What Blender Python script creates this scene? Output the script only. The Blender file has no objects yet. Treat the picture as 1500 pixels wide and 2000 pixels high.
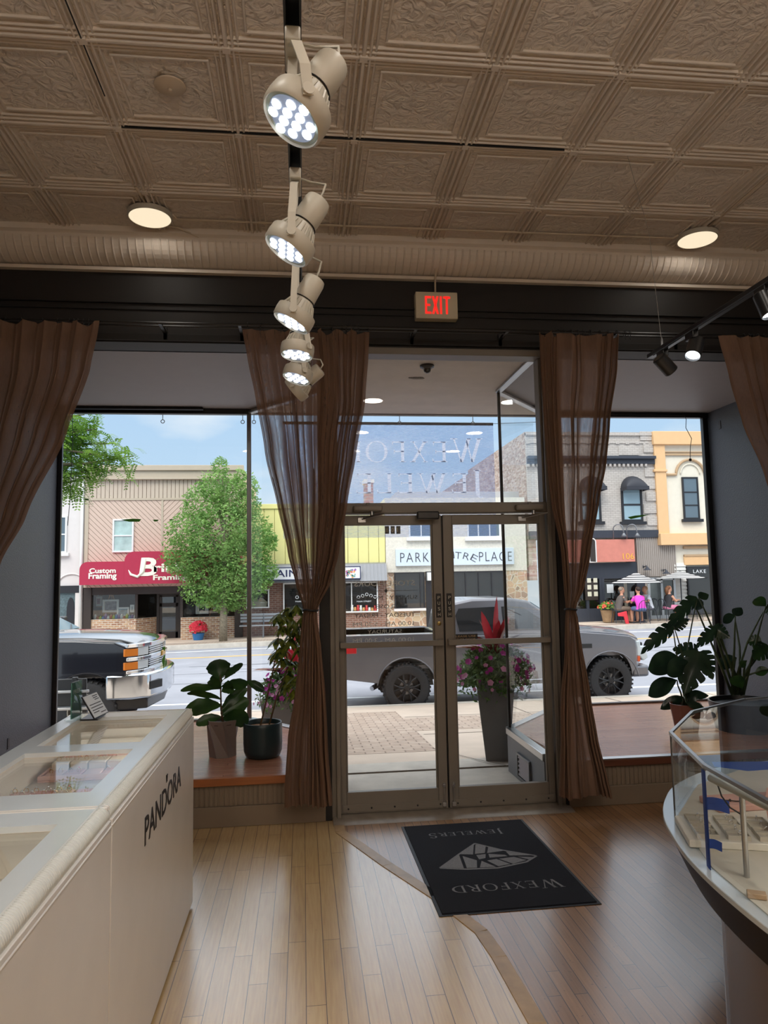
import bpy, math, random
import numpy as np
from mathutils import Vector, Matrix, Euler
random.seed(7)
rnd = random.Random(11)
D = bpy.data
SC = bpy.context.scene
COL = SC.collection
PI = math.pi
# ------------------------------------------------------------------ camera, sky, sun, exposure
FPX = 1387.0
YAW, PITCH, ROLL = 0.114963, 0.0917490, -0.0185434
CAM = Vector((0, 0, 1.73))
_f = Vector((math.sin(YAW)*math.cos(PITCH), math.cos(YAW)*math.cos(PITCH), math.sin(PITCH)))
_r0 = Vector((math.cos(YAW), -math.sin(YAW), 0)); _u0 = _r0.cross(_f)
_r = _r0*math.cos(ROLL)+_u0*math.sin(ROLL); _u = -_r0*math.sin(ROLL)+_u0*math.cos(ROLL)
cd = D.cameras.new('camera'); cam = D.objects.new('camera', cd); COL.objects.link(cam)
cam.matrix_world = Matrix(((_r.x, _u.x, -_f.x, CAM.x), (_r.y, _u.y, -_f.y, CAM.y), (_r.z, _u.z, -_f.z, CAM.z), (0, 0, 0, 1)))
cd.sensor_fit = 'VERTICAL'; cd.sensor_height = 36.0; cd.lens = FPX*36/2000; cd.clip_end = 300; cd.clip_start = .02
SC.camera = cam

def at(px, py, X=None, Y=None, Z=None):
    """the place in the room seen at a pixel of the 1500x2000 photo, on a plane X, Y or Z"""
    d = _r*((px-750)/FPX)+_u*((1000-py)/FPX)+_f
    t = (X-CAM.x)/d.x if X is not None else (Y-CAM.y)/d.y if Y is not None else (Z-CAM.z)/d.z
    return CAM+d*t

W = D.worlds.new('sky'); SC.world = W; W.use_nodes = True
nt = W.node_tree; N = nt.nodes; L = nt.links; N.clear()
out = N.new('ShaderNodeOutputWorld'); bg = N.new('ShaderNodeBackground'); bg.inputs[1].default_value = 1.12
tc = N.new('ShaderNodeTexCoord'); sx = N.new('ShaderNodeSeparateXYZ')
rp = N.new('ShaderNodeValToRGB'); cr = rp.color_ramp
cr.elements[0].position = 0.0; cr.elements[0].color = (.66, .74, .82, 1)
cr.elements[1].position = 1.0; cr.elements[1].color = (2.7, 2.75, 2.85, 1)
for p_, c_ in ((.12, (.50, .68, .86)), (.30, (.40, .60, .86)), (.42, (1.7, 1.85, 2.05))):
    e_ = cr.elements.new(p_); e_.color = (*c_, 1)
nz = N.new('ShaderNodeTexNoise'); nz.inputs['Scale'].default_value = 5.5; nz.inputs['Detail'].default_value = 8
mp = N.new('ShaderNodeMapping'); mp.inputs['Scale'].default_value = (1, 1, 2.6); mp.inputs['Location'].default_value = (3.1, .4, 1.2)
cr2 = N.new('ShaderNodeValToRGB'); cr2.color_ramp.elements[0].position = .48; cr2.color_ramp.elements[1].position = .72
mx = N.new('ShaderNodeMixRGB'); mx.inputs[2].default_value = (.80, .86, .92, 1)
ml = N.new('ShaderNodeMath'); ml.operation = 'MULTIPLY'; ml.inputs[1].default_value = .75
L.new(tc.outputs['Generated'], sx.inputs[0]); L.new(sx.outputs['Z'], rp.inputs[0])
L.new(tc.outputs['Generated'], mp.inputs[0]); L.new(mp.outputs[0], nz.inputs['Vector']); L.new(nz.outputs['Fac'], cr2.inputs[0])
L.new(cr2.outputs[0], ml.inputs[0]); L.new(ml.outputs[0], mx.inputs[0]); L.new(rp.outputs[0], mx.inputs[1])
L.new(mx.outputs[0], bg.inputs[0]); L.new(bg.outputs[0], out.inputs[0])

sd = D.lights.new('sun', 'SUN'); sd.energy = 1.9; sd.angle = 0.6; sd.color = (1.0, .95, .88)
sun = D.objects.new('sun', sd); COL.objects.link(sun); sun.rotation_euler = (math.radians(42), 0, math.radians(-28))

SC.view_settings.view_transform = 'Standard'; SC.view_settings.look = 'None'
SC.view_settings.exposure = 0.0; SC.view_settings.gamma = 1.0; SC.view_settings.use_curve_mapping = False
cy = SC.cycles
cy.use_denoising = True; cy.max_bounces = 9; cy.diffuse_bounces = 4; cy.glossy_bounces = 4
cy.transparent_max_bounces = 28; cy.transmission_bounces = 6; cy.sample_clamp_indirect = 6.0
cy.caustics_reflective = False; cy.caustics_refractive = False

# ------------------------------------------------------------------ materials
def srgb(r, g, b):
    f = lambda c: (c/255/12.92) if c/255 <= .04045 else ((c/255+.055)/1.055)**2.4
    return (f(r), f(g), f(b))
def mat(name, col, rough=.6, metal=0.0, var=0.0, vscale=6.0, bump=0.0, bscale=40.0, spec=.5, emit=None, estr=0.0, coat=0.0, stretch=None, trans=0.0):
    m = D.materials.new(name); m.use_nodes = True; nt = m.node_tree; b = nt.nodes['Principled BSDF']
    c = (*col, 1); b.inputs['Base Color'].default_value = c; b.inputs['Roughness'].default_value = rough
    b.inputs['Metallic'].default_value = metal; b.inputs['Specular IOR Level'].default_value = spec
    if coat: b.inputs['Coat Weight'].default_value = coat; b.inputs['Coat Roughness'].default_value = .05
    if emit: b.inputs['Emission Color'].default_value = (*emit, 1); b.inputs['Emission Strength'].default_value = estr
    tcn = nt.nodes.new('ShaderNodeTexCoord'); mpn = nt.nodes.new('ShaderNodeMapping')
    if stretch: mpn.inputs['Scale'].default_value = stretch
    nt.links.new(tcn.outputs['Object'], mpn.inputs[0])
    n = nt.nodes.new('ShaderNodeTexNoise'); n.inputs['Scale'].default_value = vscale; n.inputs['Detail'].default_value = 5
    nt.links.new(mpn.outputs[0], n.inputs['Vector'])
    r = nt.nodes.new('ShaderNodeValToRGB'); v = max(var, .02)
    r.color_ramp.elements[0].position = .3; r.color_ramp.elements[1].position = .7
    r.color_ramp.elements[0].color = (*[x*(1-v) for x in col], 1); r.color_ramp.elements[1].color = (*[min(1, x*(1+v)) for x in col], 1)
    nt.links.new(n.outputs['Fac'], r.inputs[0]); nt.links.new(r.outputs[0], b.inputs['Base Color'])
    if bump:
        n2 = nt.nodes.new('ShaderNodeTexNoise'); n2.inputs['Scale'].default_value = bscale; n2.inputs['Detail'].default_value = 4
        nt.links.new(mpn.outputs[0], n2.inputs['Vector'])
        bp = nt.nodes.new('ShaderNodeBump'); bp.inputs['Strength'].default_value = bump; bp.inputs['Distance'].default_value = .01
        nt.links.new(n2.outputs['Fac'], bp.inputs['Height']); nt.links.new(bp.outputs[0], b.inputs['Normal'])
    return m
def brickmat(name, c1, c2, mortar, bw, bh, mort=.008, rot=0.0, plane='XZ', rough=.85, offset=.5, bump=.4, squash=1.0, var=0.0):
    m = D.materials.new(name); m.use_nodes = True; nt = m.node_tree; b = nt.nodes['Principled BSDF']; b.inputs['Roughness'].default_value = rough
    g = nt.nodes.new('ShaderNodeNewGeometry'); s = nt.nodes.new('ShaderNodeSeparateXYZ'); c = nt.nodes.new('ShaderNodeCombineXYZ')
    nt.links.new(g.outputs['Position'], s.inputs[0])
    nt.links.new(s.outputs[plane[0]], c.inputs[0]); nt.links.new(s.outputs[plane[1]], c.inputs[1])
    mpn = nt.nodes.new('ShaderNodeMapping'); mpn.inputs['Rotation'].default_value = (0, 0, rot); nt.links.new(c.outputs[0], mpn.inputs[0])
    br = nt.nodes.new('ShaderNodeTexBrick'); br.inputs['Scale'].default_value = 1; br.inputs['Brick Width'].default_value = bw
    br.inputs['Row Height'].default_value = bh; br.inputs['Mortar Size'].default_value = mort; br.offset = offset
    br.inputs['Color1'].default_value = (*c1, 1); br.inputs['Color2'].default_value = (*c2, 1); br.inputs['Mortar'].default_value = (*mortar, 1)
    br.inputs['Bias'].default_value = 0; br.inputs['Mortar Smooth'].default_value = .1
    nt.links.new(mpn.outputs[0], br.inputs['Vector'])
    src = br.outputs['Color']
    if var:
        n = nt.nodes.new('ShaderNodeTexNoise'); n.inputs['Scale'].default_value = 7; n.inputs['Detail'].default_value = 6
        nt.links.new(g.outputs['Position'], n.inputs['Vector'])
        x = nt.nodes.new('ShaderNodeMixRGB'); x.blend_type = 'OVERLAY'; x.inputs[0].default_value = var
        nt.links.new(src, x.inputs[1]); nt.links.new(n.outputs['Fac'], x.inputs[2]); src = x.outputs[0]
    nt.links.new(src, b.inputs['Base Color'])
    bp = nt.nodes.new('ShaderNodeBump'); bp.inputs['Strength'].default_value = bump; bp.inputs['Distance'].default_value = .006; bp.invert = True
    nt.links.new(br.outputs['Fac'], bp.inputs['Height']); nt.links.new(bp.outputs[0], b.inputs['Normal'])
    return m
def glassmat(name, tint=(.97, .985, .98), base=.035, top=.6):
    m = D.materials.new(name); m.use_nodes = True; nt = m.node_tree; nt.nodes.clear()
    o = nt.nodes.new('ShaderNodeOutputMaterial'); mixn = nt.nodes.new('ShaderNodeMixShader')
    t = nt.nodes.new('ShaderNodeBsdfTransparent'); t.inputs[0].default_value = (*tint, 1)
    g = nt.nodes.new('ShaderNodeBsdfGlossy'); g.inputs['Roughness'].default_value = 0.0
    lw = nt.nodes.new('ShaderNodeLayerWeight'); lw.inputs[0].default_value = .5
    pw = nt.nodes.new('ShaderNodeMath'); pw.operation = 'POWER'; pw.inputs[1].default_value = 4
    ma = nt.nodes.new('ShaderNodeMath'); ma.operation = 'MULTIPLY_ADD'; ma.inputs[1].default_value = top; ma.inputs[2].default_value = base
    nt.links.new(lw.outputs['Facing'], pw.inputs[0]); nt.links.new(pw.outputs[0], ma.inputs[0]); nt.links.new(ma.outputs[0], mixn.inputs[0])
    nt.links.new(t.outputs[0], mixn.inputs[1]); nt.links.new(g.outputs[0], mixn.inputs[2]); nt.links.new(mixn.outputs[0], o.inputs[0])
    return m
def clothmat(name, col, sheer=0.35, weave=420):
    m = D.materials.new(name); m.use_nodes = True; nt = m.node_tree; nt.nodes.clear()
    o = nt.nodes.new('ShaderNodeOutputMaterial'); mixn = nt.nodes.new('ShaderNodeMixShader'); m2 = nt.nodes.new('ShaderNodeMixShader')
    t = nt.nodes.new('ShaderNodeBsdfTransparent'); t.inputs[0].default_value = (.9, .86, .86, 1)
    d = nt.nodes.new('ShaderNodeBsdfDiffuse'); d.inputs[0].default_value = (*col, 1)
    tl = nt.nodes.new('ShaderNodeBsdfTranslucent'); tl.inputs[0].default_value = (*[c*.9 for c in col], 1)
    m2.inputs[0].default_value = .28
    nt.links.new(d.outputs[0], m2.inputs[1]); nt.links.new(tl.outputs[0], m2.inputs[2])
    lw = nt.nodes.new('ShaderNodeLayerWeight'); lw.inputs[0].default_value = .5
    inv = nt.nodes.new('ShaderNodeMath'); inv.operation = 'SUBTRACT'; inv.inputs[0].default_value = 1.0
    pw = nt.nodes.new('ShaderNodeMath'); pw.operation = 'POWER'; pw.inputs[1].default_value = 5.0
    nz = nt.nodes.new('ShaderNodeTexNoise'); nz.inputs['Scale'].default_value = 60; nz.inputs['Detail'].default_value = 6
    tcn = nt.nodes.new('ShaderNodeTexCoord'); mp = nt.nodes.new('ShaderNodeMapping'); mp.inputs['Scale'].default_value = (3, 3, .35)
    nt.links.new(tcn.outputs['Object'], mp.inputs[0]); nt.links.new(mp.outputs[0], nz.inputs['Vector'])
    ms = nt.nodes.new('ShaderNodeMath'); ms.operation = 'MULTIPLY'
    ms2 = nt.nodes.new('ShaderNodeMath'); ms2.operation = 'MULTIPLY'; ms2.inputs[1].default_value = sheer*2
    nt.links.new(lw.outputs['Facing'], inv.inputs[1]); nt.links.new(inv.outputs[0], pw.inputs[0])
    nt.links.new(pw.outputs[0], ms.inputs[0]); nt.links.new(nz.outputs['Fac'], ms.inputs[1]); nt.links.new(ms.outputs[0], ms2.inputs[0])
    nt.links.new(ms2.outputs[0], mixn.inputs[0]); nt.links.new(m2.outputs[0], mixn.inputs[1]); nt.links.new(t.outputs[0], mixn.inputs[2])
    nt.links.new(mixn.outputs[0], o.inputs[0])
    return m
def leafmat(name, col, col2=None, rough=.4, tr=.3, scale=9):
    m = D.materials.new(name); m.use_nodes = True; nt = m.node_tree; b = nt.nodes['Principled BSDF']; o = nt.nodes['Material Output']
    b.inputs['Roughness'].default_value = rough
    tcn = nt.nodes.new('ShaderNodeTexCoord'); n = nt.nodes.new('ShaderNodeTexNoise'); n.inputs['Scale'].default_value = scale
    nt.links.new(tcn.outputs['Object'], n.inputs['Vector'])
    r = nt.nodes.new('ShaderNodeValToRGB'); r.color_ramp.elements[0].position = .38; r.color_ramp.elements[1].position = .62
    col2 = col2 or tuple(min(1, c*1.7) for c in col)
    r.color_ramp.elements[0].color = (*col, 1); r.color_ramp.elements[1].color = (*col2, 1)
    nt.links.new(n.outputs['Fac'], r.inputs[0]); nt.links.new(r.outputs[0], b.inputs['Base Color'])
    tl = nt.nodes.new('ShaderNodeBsdfTranslucent'); nt.links.new(r.outputs[0], tl.inputs[0])
    mxn = nt.nodes.new('ShaderNodeMixShader'); mxn.inputs[0].default_value = tr
    nt.links.new(b.outputs[0], mxn.inputs[1]); nt.links.new(tl.outputs[0], mxn.inputs[2]); nt.links.new(mxn.outputs[0], o.inputs[0])
    return m

# ------------------------------------------------------------------ mesh builder
def tag(o, label=None, cat=None, group=None, kind=None):
    if label: o['label'] = label
    if cat: o['category'] = cat
    if group: o['group'] = group
    if kind: o['kind'] = kind
    return o
def empty(name, loc, label, cat, group=None, rz=0.0):
    o = D.objects.new(name, None); COL.objects.link(o); o.location = loc; o.rotation_euler = (0, 0, rz); o.empty_display_size = .1
    return tag(o, label, cat, group)
def wloc(o):
    """where a parent stands; parents of parts carry no scale, rotation only when set"""
    m = Matrix.Identity(4)
    ch = []
    while o: ch.append(o); o = o.parent
    for p in reversed(ch): m = m @ Matrix.LocRotScale(p.location, p.rotation_euler.to_quaternion(), p.scale)
    return m
class MB:
    def __init__(s): s.v = []; s.f = []; s.mi = []; s.cur = 0
    def add(s, vs, fs):
        b = len(s.v); s.v += [tuple(v) for v in vs]
        for f in fs: s.f.append(tuple(b+i for i in f)); s.mi.append(s.cur)
        return s
    def box(s, x0, x1, y0, y1, z0, z1):
        x0, x1 = min(x0, x1), max(x0, x1); y0, y1 = min(y0, y1), max(y0, y1); z0, z1 = min(z0, z1), max(z0, z1)
        return s.add([(x0, y0, z0), (x1, y0, z0), (x1, y1, z0), (x0, y1, z0), (x0, y0, z1), (x1, y0, z1), (x1, y1, z1), (x0, y1, z1)],
                     [(0, 3, 2, 1), (4, 5, 6, 7), (0, 1, 5, 4), (1, 2, 6, 5), (2, 3, 7, 6), (3, 0, 4, 7)])
    def prism(s, pts, z0, z1, axis='Z'):
        """polygon (a,b) swept along an axis: Z -> (x,y), Y -> (x,z), X -> (y,z)"""
        n = len(pts)
        def P(a, b, c): return (a, b, c) if axis == 'Z' else (a, c, b) if axis == 'Y' else (c, a, b)
        vs = [P(a, b, z0) for a, b in pts]+[P(a, b, z1) for a, b in pts]
        return s.add(vs, [tuple(range(n))[::-1], tuple(range(n, 2*n))]+[(i, (i+1) % n, n+(i+1) % n, n+i) for i in range(n)])
    def tube(s, pts, r, n=8, cap=True):
        pts = [Vector(p) for p in pts]; rs = r if isinstance(r, (list, tuple)) else [r]*len(pts)
        t = (pts[1]-pts[0]).normalized(); a = Vector((0, 0, 1)) if abs(t.z) < .9 else Vector((1, 0, 0)); u = t.cross(a).normalized()
        vs = []; m = len(pts)
        for i, p in enumerate(pts):
            t = (pts[min(i+1, m-1)]-pts[max(i-1, 0)])
            t = t.normalized() if t.length > 1e-9 else Vector((0, 0, 1))
            u = (u-t*u.dot(t)); u = u.normalized() if u.length > 1e-6 else t.orthogonal().normalized(); w = t.cross(u)
            for k in range(n):
                q = 2*PI*k/n; vs.append(p+(u*math.cos(q)+w*math.sin(q))*rs[i])
        fs = [(i*n+k, i*n+(k+1) % n, (i+1)*n+(k+1) % n, (i+1)*n+k) for i in range(m-1) for k in range(n)]
        if cap: fs += [tuple(range(n))[::-1], tuple(range((m-1)*n, m*n))]
        return s.add(vs, fs)
    def lathe(s, prof, c=(0, 0, 0), n=24, d=(0, 0, 1), cap=True):
        """profile of (radius, height) spun about the axis d through c"""
        q = Vector((0, 0, 1)).rotation_difference(Vector(d).normalized()); c = Vector(c); vs = []
        for r, h in prof:
            for k in range(n):
                a = 2*PI*k/n; vs.append(c+q @ Vector((r*math.cos(a), r*math.sin(a), h)))
        m = len(prof)
        fs = [(i*n+k, i*n+(k+1) % n, (i+1)*n+(k+1) % n, (i+1)*n+k) for i in range(m-1) for k in range(n)]
        if cap: fs += [tuple(range(n))[::-1], tuple(range((m-1)*n, m*n))]
        return s.add(vs, fs)
    def ring(s, c, R, r, d=(0, 0, 1), n=20, k=6):
        q = Vector((0, 0, 1)).rotation_difference(Vector(d).normalized()); c = Vector(c); vs = []
        for i in range(n):
            a = 2*PI*i/n
            for j in range(k):
                b = 2*PI*j/k; rr = R+r*math.cos(b); vs.append(c+q @ Vector((rr*math.cos(a), rr*math.sin(a), r*math.sin(b))))
        return s.add(vs, [(i*k+j, ((i+1) % n)*k+j, ((i+1) % n)*k+(j+1) % k, i*k+(j+1) % k) for i in range(n) for j in range(k)])
    def ball(s, c, r, n=12, m=8, sc=(1, 1, 1)):
        return s.add(*_ball(c, r, n, m, sc))
    def grid(s, P):
        """P[i][j] points"""
        a, b = len(P), len(P[0]); base = [p for row in P for p in row]
        return s.add(base, [(i*b+j, i*b+j+1, (i+1)*b+j+1, (i+1)*b+j) for i in range(a-1) for j in range(b-1)])
    def build(s, name, m, parent=None, bevel=0.0, smooth=False, seg=2, label=None, cat=None, group=None, kind=None, origin=None, xf=None, weld=False):
        v = np.array(s.v, dtype=float)
        if xf is not None:
            M = np.array(xf); v = v @ M[:3, :3].T+M[:3, 3]
        if origin == 'local': loc = Vector((0, 0, 0))
        elif parent is not None:
            Mi = np.array(wloc(parent).inverted()); v = v @ Mi[:3, :3].T+Mi[:3, 3]; loc = Vector((0, 0, 0))
        else:
            lo, hi = v.min(0), v.max(0); loc = Vector(((lo[0]+hi[0])/2, (lo[1]+hi[1])/2, lo[2])); v = v-np.array(loc)
        me = D.meshes.new(name); me.from_pydata([tuple(p) for p in v], [], s.f); 
        ms = m if isinstance(m, (list, tuple)) else [m]
        for x in ms: me.materials.append(x)
        if len(ms) > 1: me.polygons.foreach_set('material_index', s.mi)
        if smooth: me.polygons.foreach_set('use_smooth', [True]*len(me.polygons))
        me.update()
        o = D.objects.new(name, me); COL.objects.link(o); o.location = loc
        if parent: o.parent = parent
        if bevel:
            b = o.modifiers.new('bevel', 'BEVEL'); b.width = bevel; b.segments = seg; b.limit_method = 'ANGLE'; b.angle_limit = math.radians(35)
        if smooth == 'auto' or (bevel and not smooth):
            try:
                me.polygons.foreach_set('use_smooth', [True]*len(me.polygons)); me.set_sharp_from_angle(angle=math.radians(35))
            except Exception: pass
        return tag(o, label, cat, group, kind)
def _ball(c, r, n, m, sc):
    vs = [(c[0], c[1], c[2]-r*sc[2])]
    for i in range(1, m):
        a = -PI/2+PI*i/m
        for k in range(n):
            b = 2*PI*k/n; vs.append((c[0]+r*sc[0]*math.cos(a)*math.cos(b), c[1]+r*sc[1]*math.cos(a)*math.sin(b), c[2]+r*sc[2]*math.sin(a)))
    vs.append((c[0], c[1], c[2]+r*sc[2])); t = len(vs)-1
    fs = [(0, 1+(k+1) % n, 1+k) for k in range(n)]
    for i in range(m-2):
        for k in range(n): fs.append((1+i*n+k, 1+i*n+(k+1) % n, 1+(i+1)*n+(k+1) % n, 1+(i+1)*n+k))
    b = 1+(m-2)*n; fs += [(b+k, b+(k+1) % n, t) for k in range(n)]
    return vs, fs
def copy_tree(o, parent=None):
    c = o.copy(); COL.objects.link(c); c.parent = parent
    for ch in list(o.children): copy_tree(ch, c)
    return c
# lettering as mesh: axes ex (reading direction) and ey (up of the letters) in the room
def lettering(s, o, ex, ey, h, m, parent, name='lettering', depth=.002, width=None, spacing=1.0, bold=0.0, align='LEFT', label=None, line=1.0):
    cu = D.curves.new('t', 'FONT'); cu.body = s; cu.extrude = .5; cu.size = 1.0; cu.space_character = spacing; cu.align_x = align; cu.offset = bold
    cu.space_line = line; cu.resolution_u = 3
    ob = D.objects.new('t', cu); COL.objects.link(ob); bpy.context.view_layer.update()
    me = D.meshes.new_from_object(ob); D.objects.remove(ob); D.curves.remove(cu)
    co = np.empty(len(me.vertices)*3); me.vertices.foreach_get('co', co); co = co.reshape(-1, 3)
    k = h/.73
    w = (co[:, 0].max()-co[:, 0].min())*k
    kx = k*(width/w) if width else k
    ex = np.array(ex, float); ey = np.array(ey, float); ez = np.cross(ex, ey)
    p = np.outer(co[:, 0]*kx, ex)+np.outer(co[:, 1]*k, ey)+np.outer(co[:, 2]*depth*2, ez)+np.array(o)
    if parent:
        Mi = np.array(wloc(parent).inverted()); p = p @ Mi[:3, :3].T+Mi[:3, 3]
    me.vertices.foreach_set('co', p.ravel()); me.materials.clear(); me.materials.append(m); me.update(); me.name = name
    ob = D.objects.new(name, me); COL.objects.link(ob)
    if parent: ob.parent = parent
    if label: ob['label'] = label
    return ob
# roman capitals of thick and thin strokes with serifs, unit height; returns quads and advance
def glyph(c):
    T, t, sf = .13, .055, .035; q = []
    def bar(x0, y0, x1, y1, w): q.append([(x0-w/2, y0), (x0+w/2, y0), (x1+w/2, y1), (x1-w/2, y1)])
    def serif(x, y, w=.26): q.append([(x-w/2, y), (x+w/2, y), (x+w/2, y+sf), (x-w/2, y+sf)])
    def stem(x): bar(x, 0, x, 1, T); serif(x, 0); serif(x, 1-sf)
    def arc(cx, cy_, rx, ry, a0, a1, wt, wn, n=22):
        for i in range(n):
            a, b = a0+(a1-a0)*i/n, a0+(a1-a0)*(i+1)/n
            def pr(a_):
                w = wn+(wt-wn)*abs(math.cos(a_))**1.5
                return ((cx+(rx-w)*math.cos(a_), cy_+(ry-wn)*math.sin(a_)), (cx+rx*math.cos(a_), cy_+ry*math.sin(a_)))
            i0, o0 = pr(a); i1, o1 = pr(b); q.append([i0, o0, o1, i1])
    if c == 'W':
        bar(.14, 1, .42, 0, T); bar(.42, 0, .62, .93, t); bar(.52, 1, .82, 0, T); bar(.82, 0, 1.08, 1, t); serif(.14, 1-sf); serif(.52, 1-sf, .2); serif(1.08, 1-sf); a = 1.22
    elif c == 'E':
        stem(.15); q.append([(.1, 0), (.62, 0), (.62, t), (.1, t)]); q.append([(.1, 1-t), (.6, 1-t), (.6, 1), (.1, 1)]); q.append([(.1, .49), (.5, .49), (.5, .49+t), (.1, .49+t)])
        bar(.61, 0, .64, .17, .04); bar(.59, .84, .59, 1, .04); bar(.5, .42, .5, .6, .035); a = .72
    elif c == 'F':
        stem(.15); q.append([(.1, 1-t), (.58, 1-t), (.58, 1), (.1, 1)]); q.append([(.1, .49), (.5, .49), (.5, .49+t), (.1, .49+t)])
        bar(.57, .84, .57, 1, .04); bar(.5, .42, .5, .6, .035); a = .66
    elif c == 'X':
        bar(.14, 1, .66, 0, T); bar(.14, 0, .64, 1, t); serif(.14, 0, .22); serif(.66, 0, .24); serif(.14, 1-sf, .24); serif(.64, 1-sf, .22); a = .84
    elif c == 'O': arc(.48, .5, .46, .52, 0, 2*PI, T, .04, 40); a = 1.0
    elif c == 'D': stem(.15); arc(.2, .5, .66, .5, -PI/2, PI/2, T+.02, t, 26); a = .94
    elif c == 'R': stem(.15); arc(.2, .745, .42, .255, -PI/2, PI/2, T, t, 20); bar(.38, .5, .72, 0, T); serif(.76, 0, .16); a = .82
    elif c == 'J': bar(.2, 0, .2, 1, T); serif(.2, 1-sf); arc(.08, 0, .185, .24, -PI*.62, 0, T, .05, 12); a = .42
    elif c == 'L': stem(.15); q.append([(.1, 0), (.6, 0), (.6, t), (.1, t)]); bar(.59, 0, .62, .2, .04); a = .68
    elif c == 'S':
        arc(.32, .74, .24, .27, PI*.12, PI*1.35, T, t, 20); arc(.32, .27, .26, .28, -PI*.9, PI*.42, T, t, 20)
        q.append([(.13, .60), (.2, .50), (.56, .36), (.50, .50)]); bar(.54, .78, .54, .95, .03); bar(.09, .05, .09, .24, .03); a = .66
    else: a = .5
    return q, a
def roman(s, o, ex, ey, h, m, parent, name='lettering', depth=.002, small=.8, width=None, cap1=1.0, label=None, flat=False):
    parts = []; x = 0
    for i, c in enumerate(s):
        k = 1.0 if i == 0 or c.islower() else small
        if c == ' ': x += .4; continue
        g, a = glyph(c.upper())
        parts.append((g, x, k)); x += (a+.1)*k
    kx = h if not width else width/x
    ex = np.array(ex, float); ey = np.array(ey, float); ez = np.cross(ex, ey); o = np.array(o, float)
    mb = MB()
    for g, x0, k in parts:
        for qd in g:
            vs = []
            if flat: mb.add([o+ex*(x0+a*k)*kx+ey*b*k*h for (a, b) in qd], [tuple(range(4))]); continue
            for lay in (0, 1):
                for (a, b) in qd: vs.append(o+ex*(x0+a*k)*kx+ey*b*k*h+ez*depth*lay)
            mb.add(vs, [(3, 2, 1, 0), (4, 5, 6, 7), (0, 1, 5, 4), (1, 2, 6, 5), (2, 3, 7, 6), (3, 0, 4, 7)])
    return mb.build(name, m, parent, label=label)
def lamp_light(name, parent, loc, energy, size, col, d=(0, 0, -1), kind='AREA', spot=1.2):
    l = D.lights.new(name, kind); l.energy = energy; l.color = col
    if kind == 'AREA': l.shape = 'DISK'; l.size = size
    if kind == 'SPOT': l.spot_size = spot; l.spot_blend = .6; l.shadow_soft_size = size
    o = D.objects.new(name, l); COL.objects.link(o); o.parent = parent
    o.location = Vector(loc)
    o.rotation_euler = Vector((0, 0, -1)).rotation_difference(Vector(d).normalized()).to_euler()
    return o
# ------------------------------------------------------------------ palette
M = {}
M['plaster'] = mat('beige_tin_paint', srgb(226, 214, 200), .5, bump=.0)
M['header'] = mat('dark_brown_paint', srgb(26, 21, 18), .6)
M['header2'] = mat('black_brown_trim', srgb(20, 17, 15), .6)
M['greywall'] = mat('slate_grey_wall', srgb(84, 88, 96), .45, bump=.5, bscale=90)
M['soffit'] = mat('grey_soffit', srgb(150, 148, 152), .55)
M['alcsoffit'] = mat('cream_soffit', srgb(205, 196, 184), .8, var=.04)
M['black'] = mat('black_metal', (.006, .006, .006), .35)
M['blackp'] = mat('black_plastic', (.012, .012, .013), .3)
M['blacktape'] = mat('black_tie', (.01, .008, .008), .6)
M['frame'] = mat('taupe_door_paint', srgb(124, 116, 106), .45, var=.06, vscale=3)
M['darkframe'] = mat('dark_window_frame', (.012, .011, .011), .35)
M['alu'] = mat('brushed_aluminium', (.50, .50, .50), .32, metal=1.0)
M['alug'] = mat('grey_mullion', (.18, .18, .185), .3, metal=.8)
M['chrome'] = mat('chrome', (.75, .75, .76), .08, metal=1.0)
M['glass'] = glassmat('window_glass')
M['caseglass'] = glassmat('case_glass', (.95, .97, .965), .04, .6)
M['white'] = mat('white_lacquer', srgb(226, 222, 216), .35)
M['lampwhite'] = mat('lamp_cream_white', srgb(196, 190, 176), .4)
M['led'] = mat('led_lens', (.9, .95, 1), .2, emit=(.86, .93, 1), estr=4.5)
M['ledring'] = mat('led_glass', srgb(190, 205, 200), .15)
M['leddark'] = mat('led_backplate', srgb(120, 125, 140), .2, emit=(.5, .6, .8), estr=.35)
M['disc'] = mat('disc_diffuser', (.4, .36, .3), .4, emit=(1, .84, .60), estr=.95)
M['exit_red'] = mat('exit_letters', (.8, .05, .03), .5, emit=(1, .02, .015), estr=.9)
M['exitbody'] = mat('exit_housing', srgb(222, 212, 186), .5)
M['curtain'] = clothmat('sheer_brown_linen', srgb(132, 104, 86), .42); M['curtain1'] = clothmat('brown_linen_close', srgb(132, 104, 86), .26)
M['curtain2'] = clothmat('brown_linen', srgb(132, 104, 86), .08)
M['plat'] = None

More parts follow.
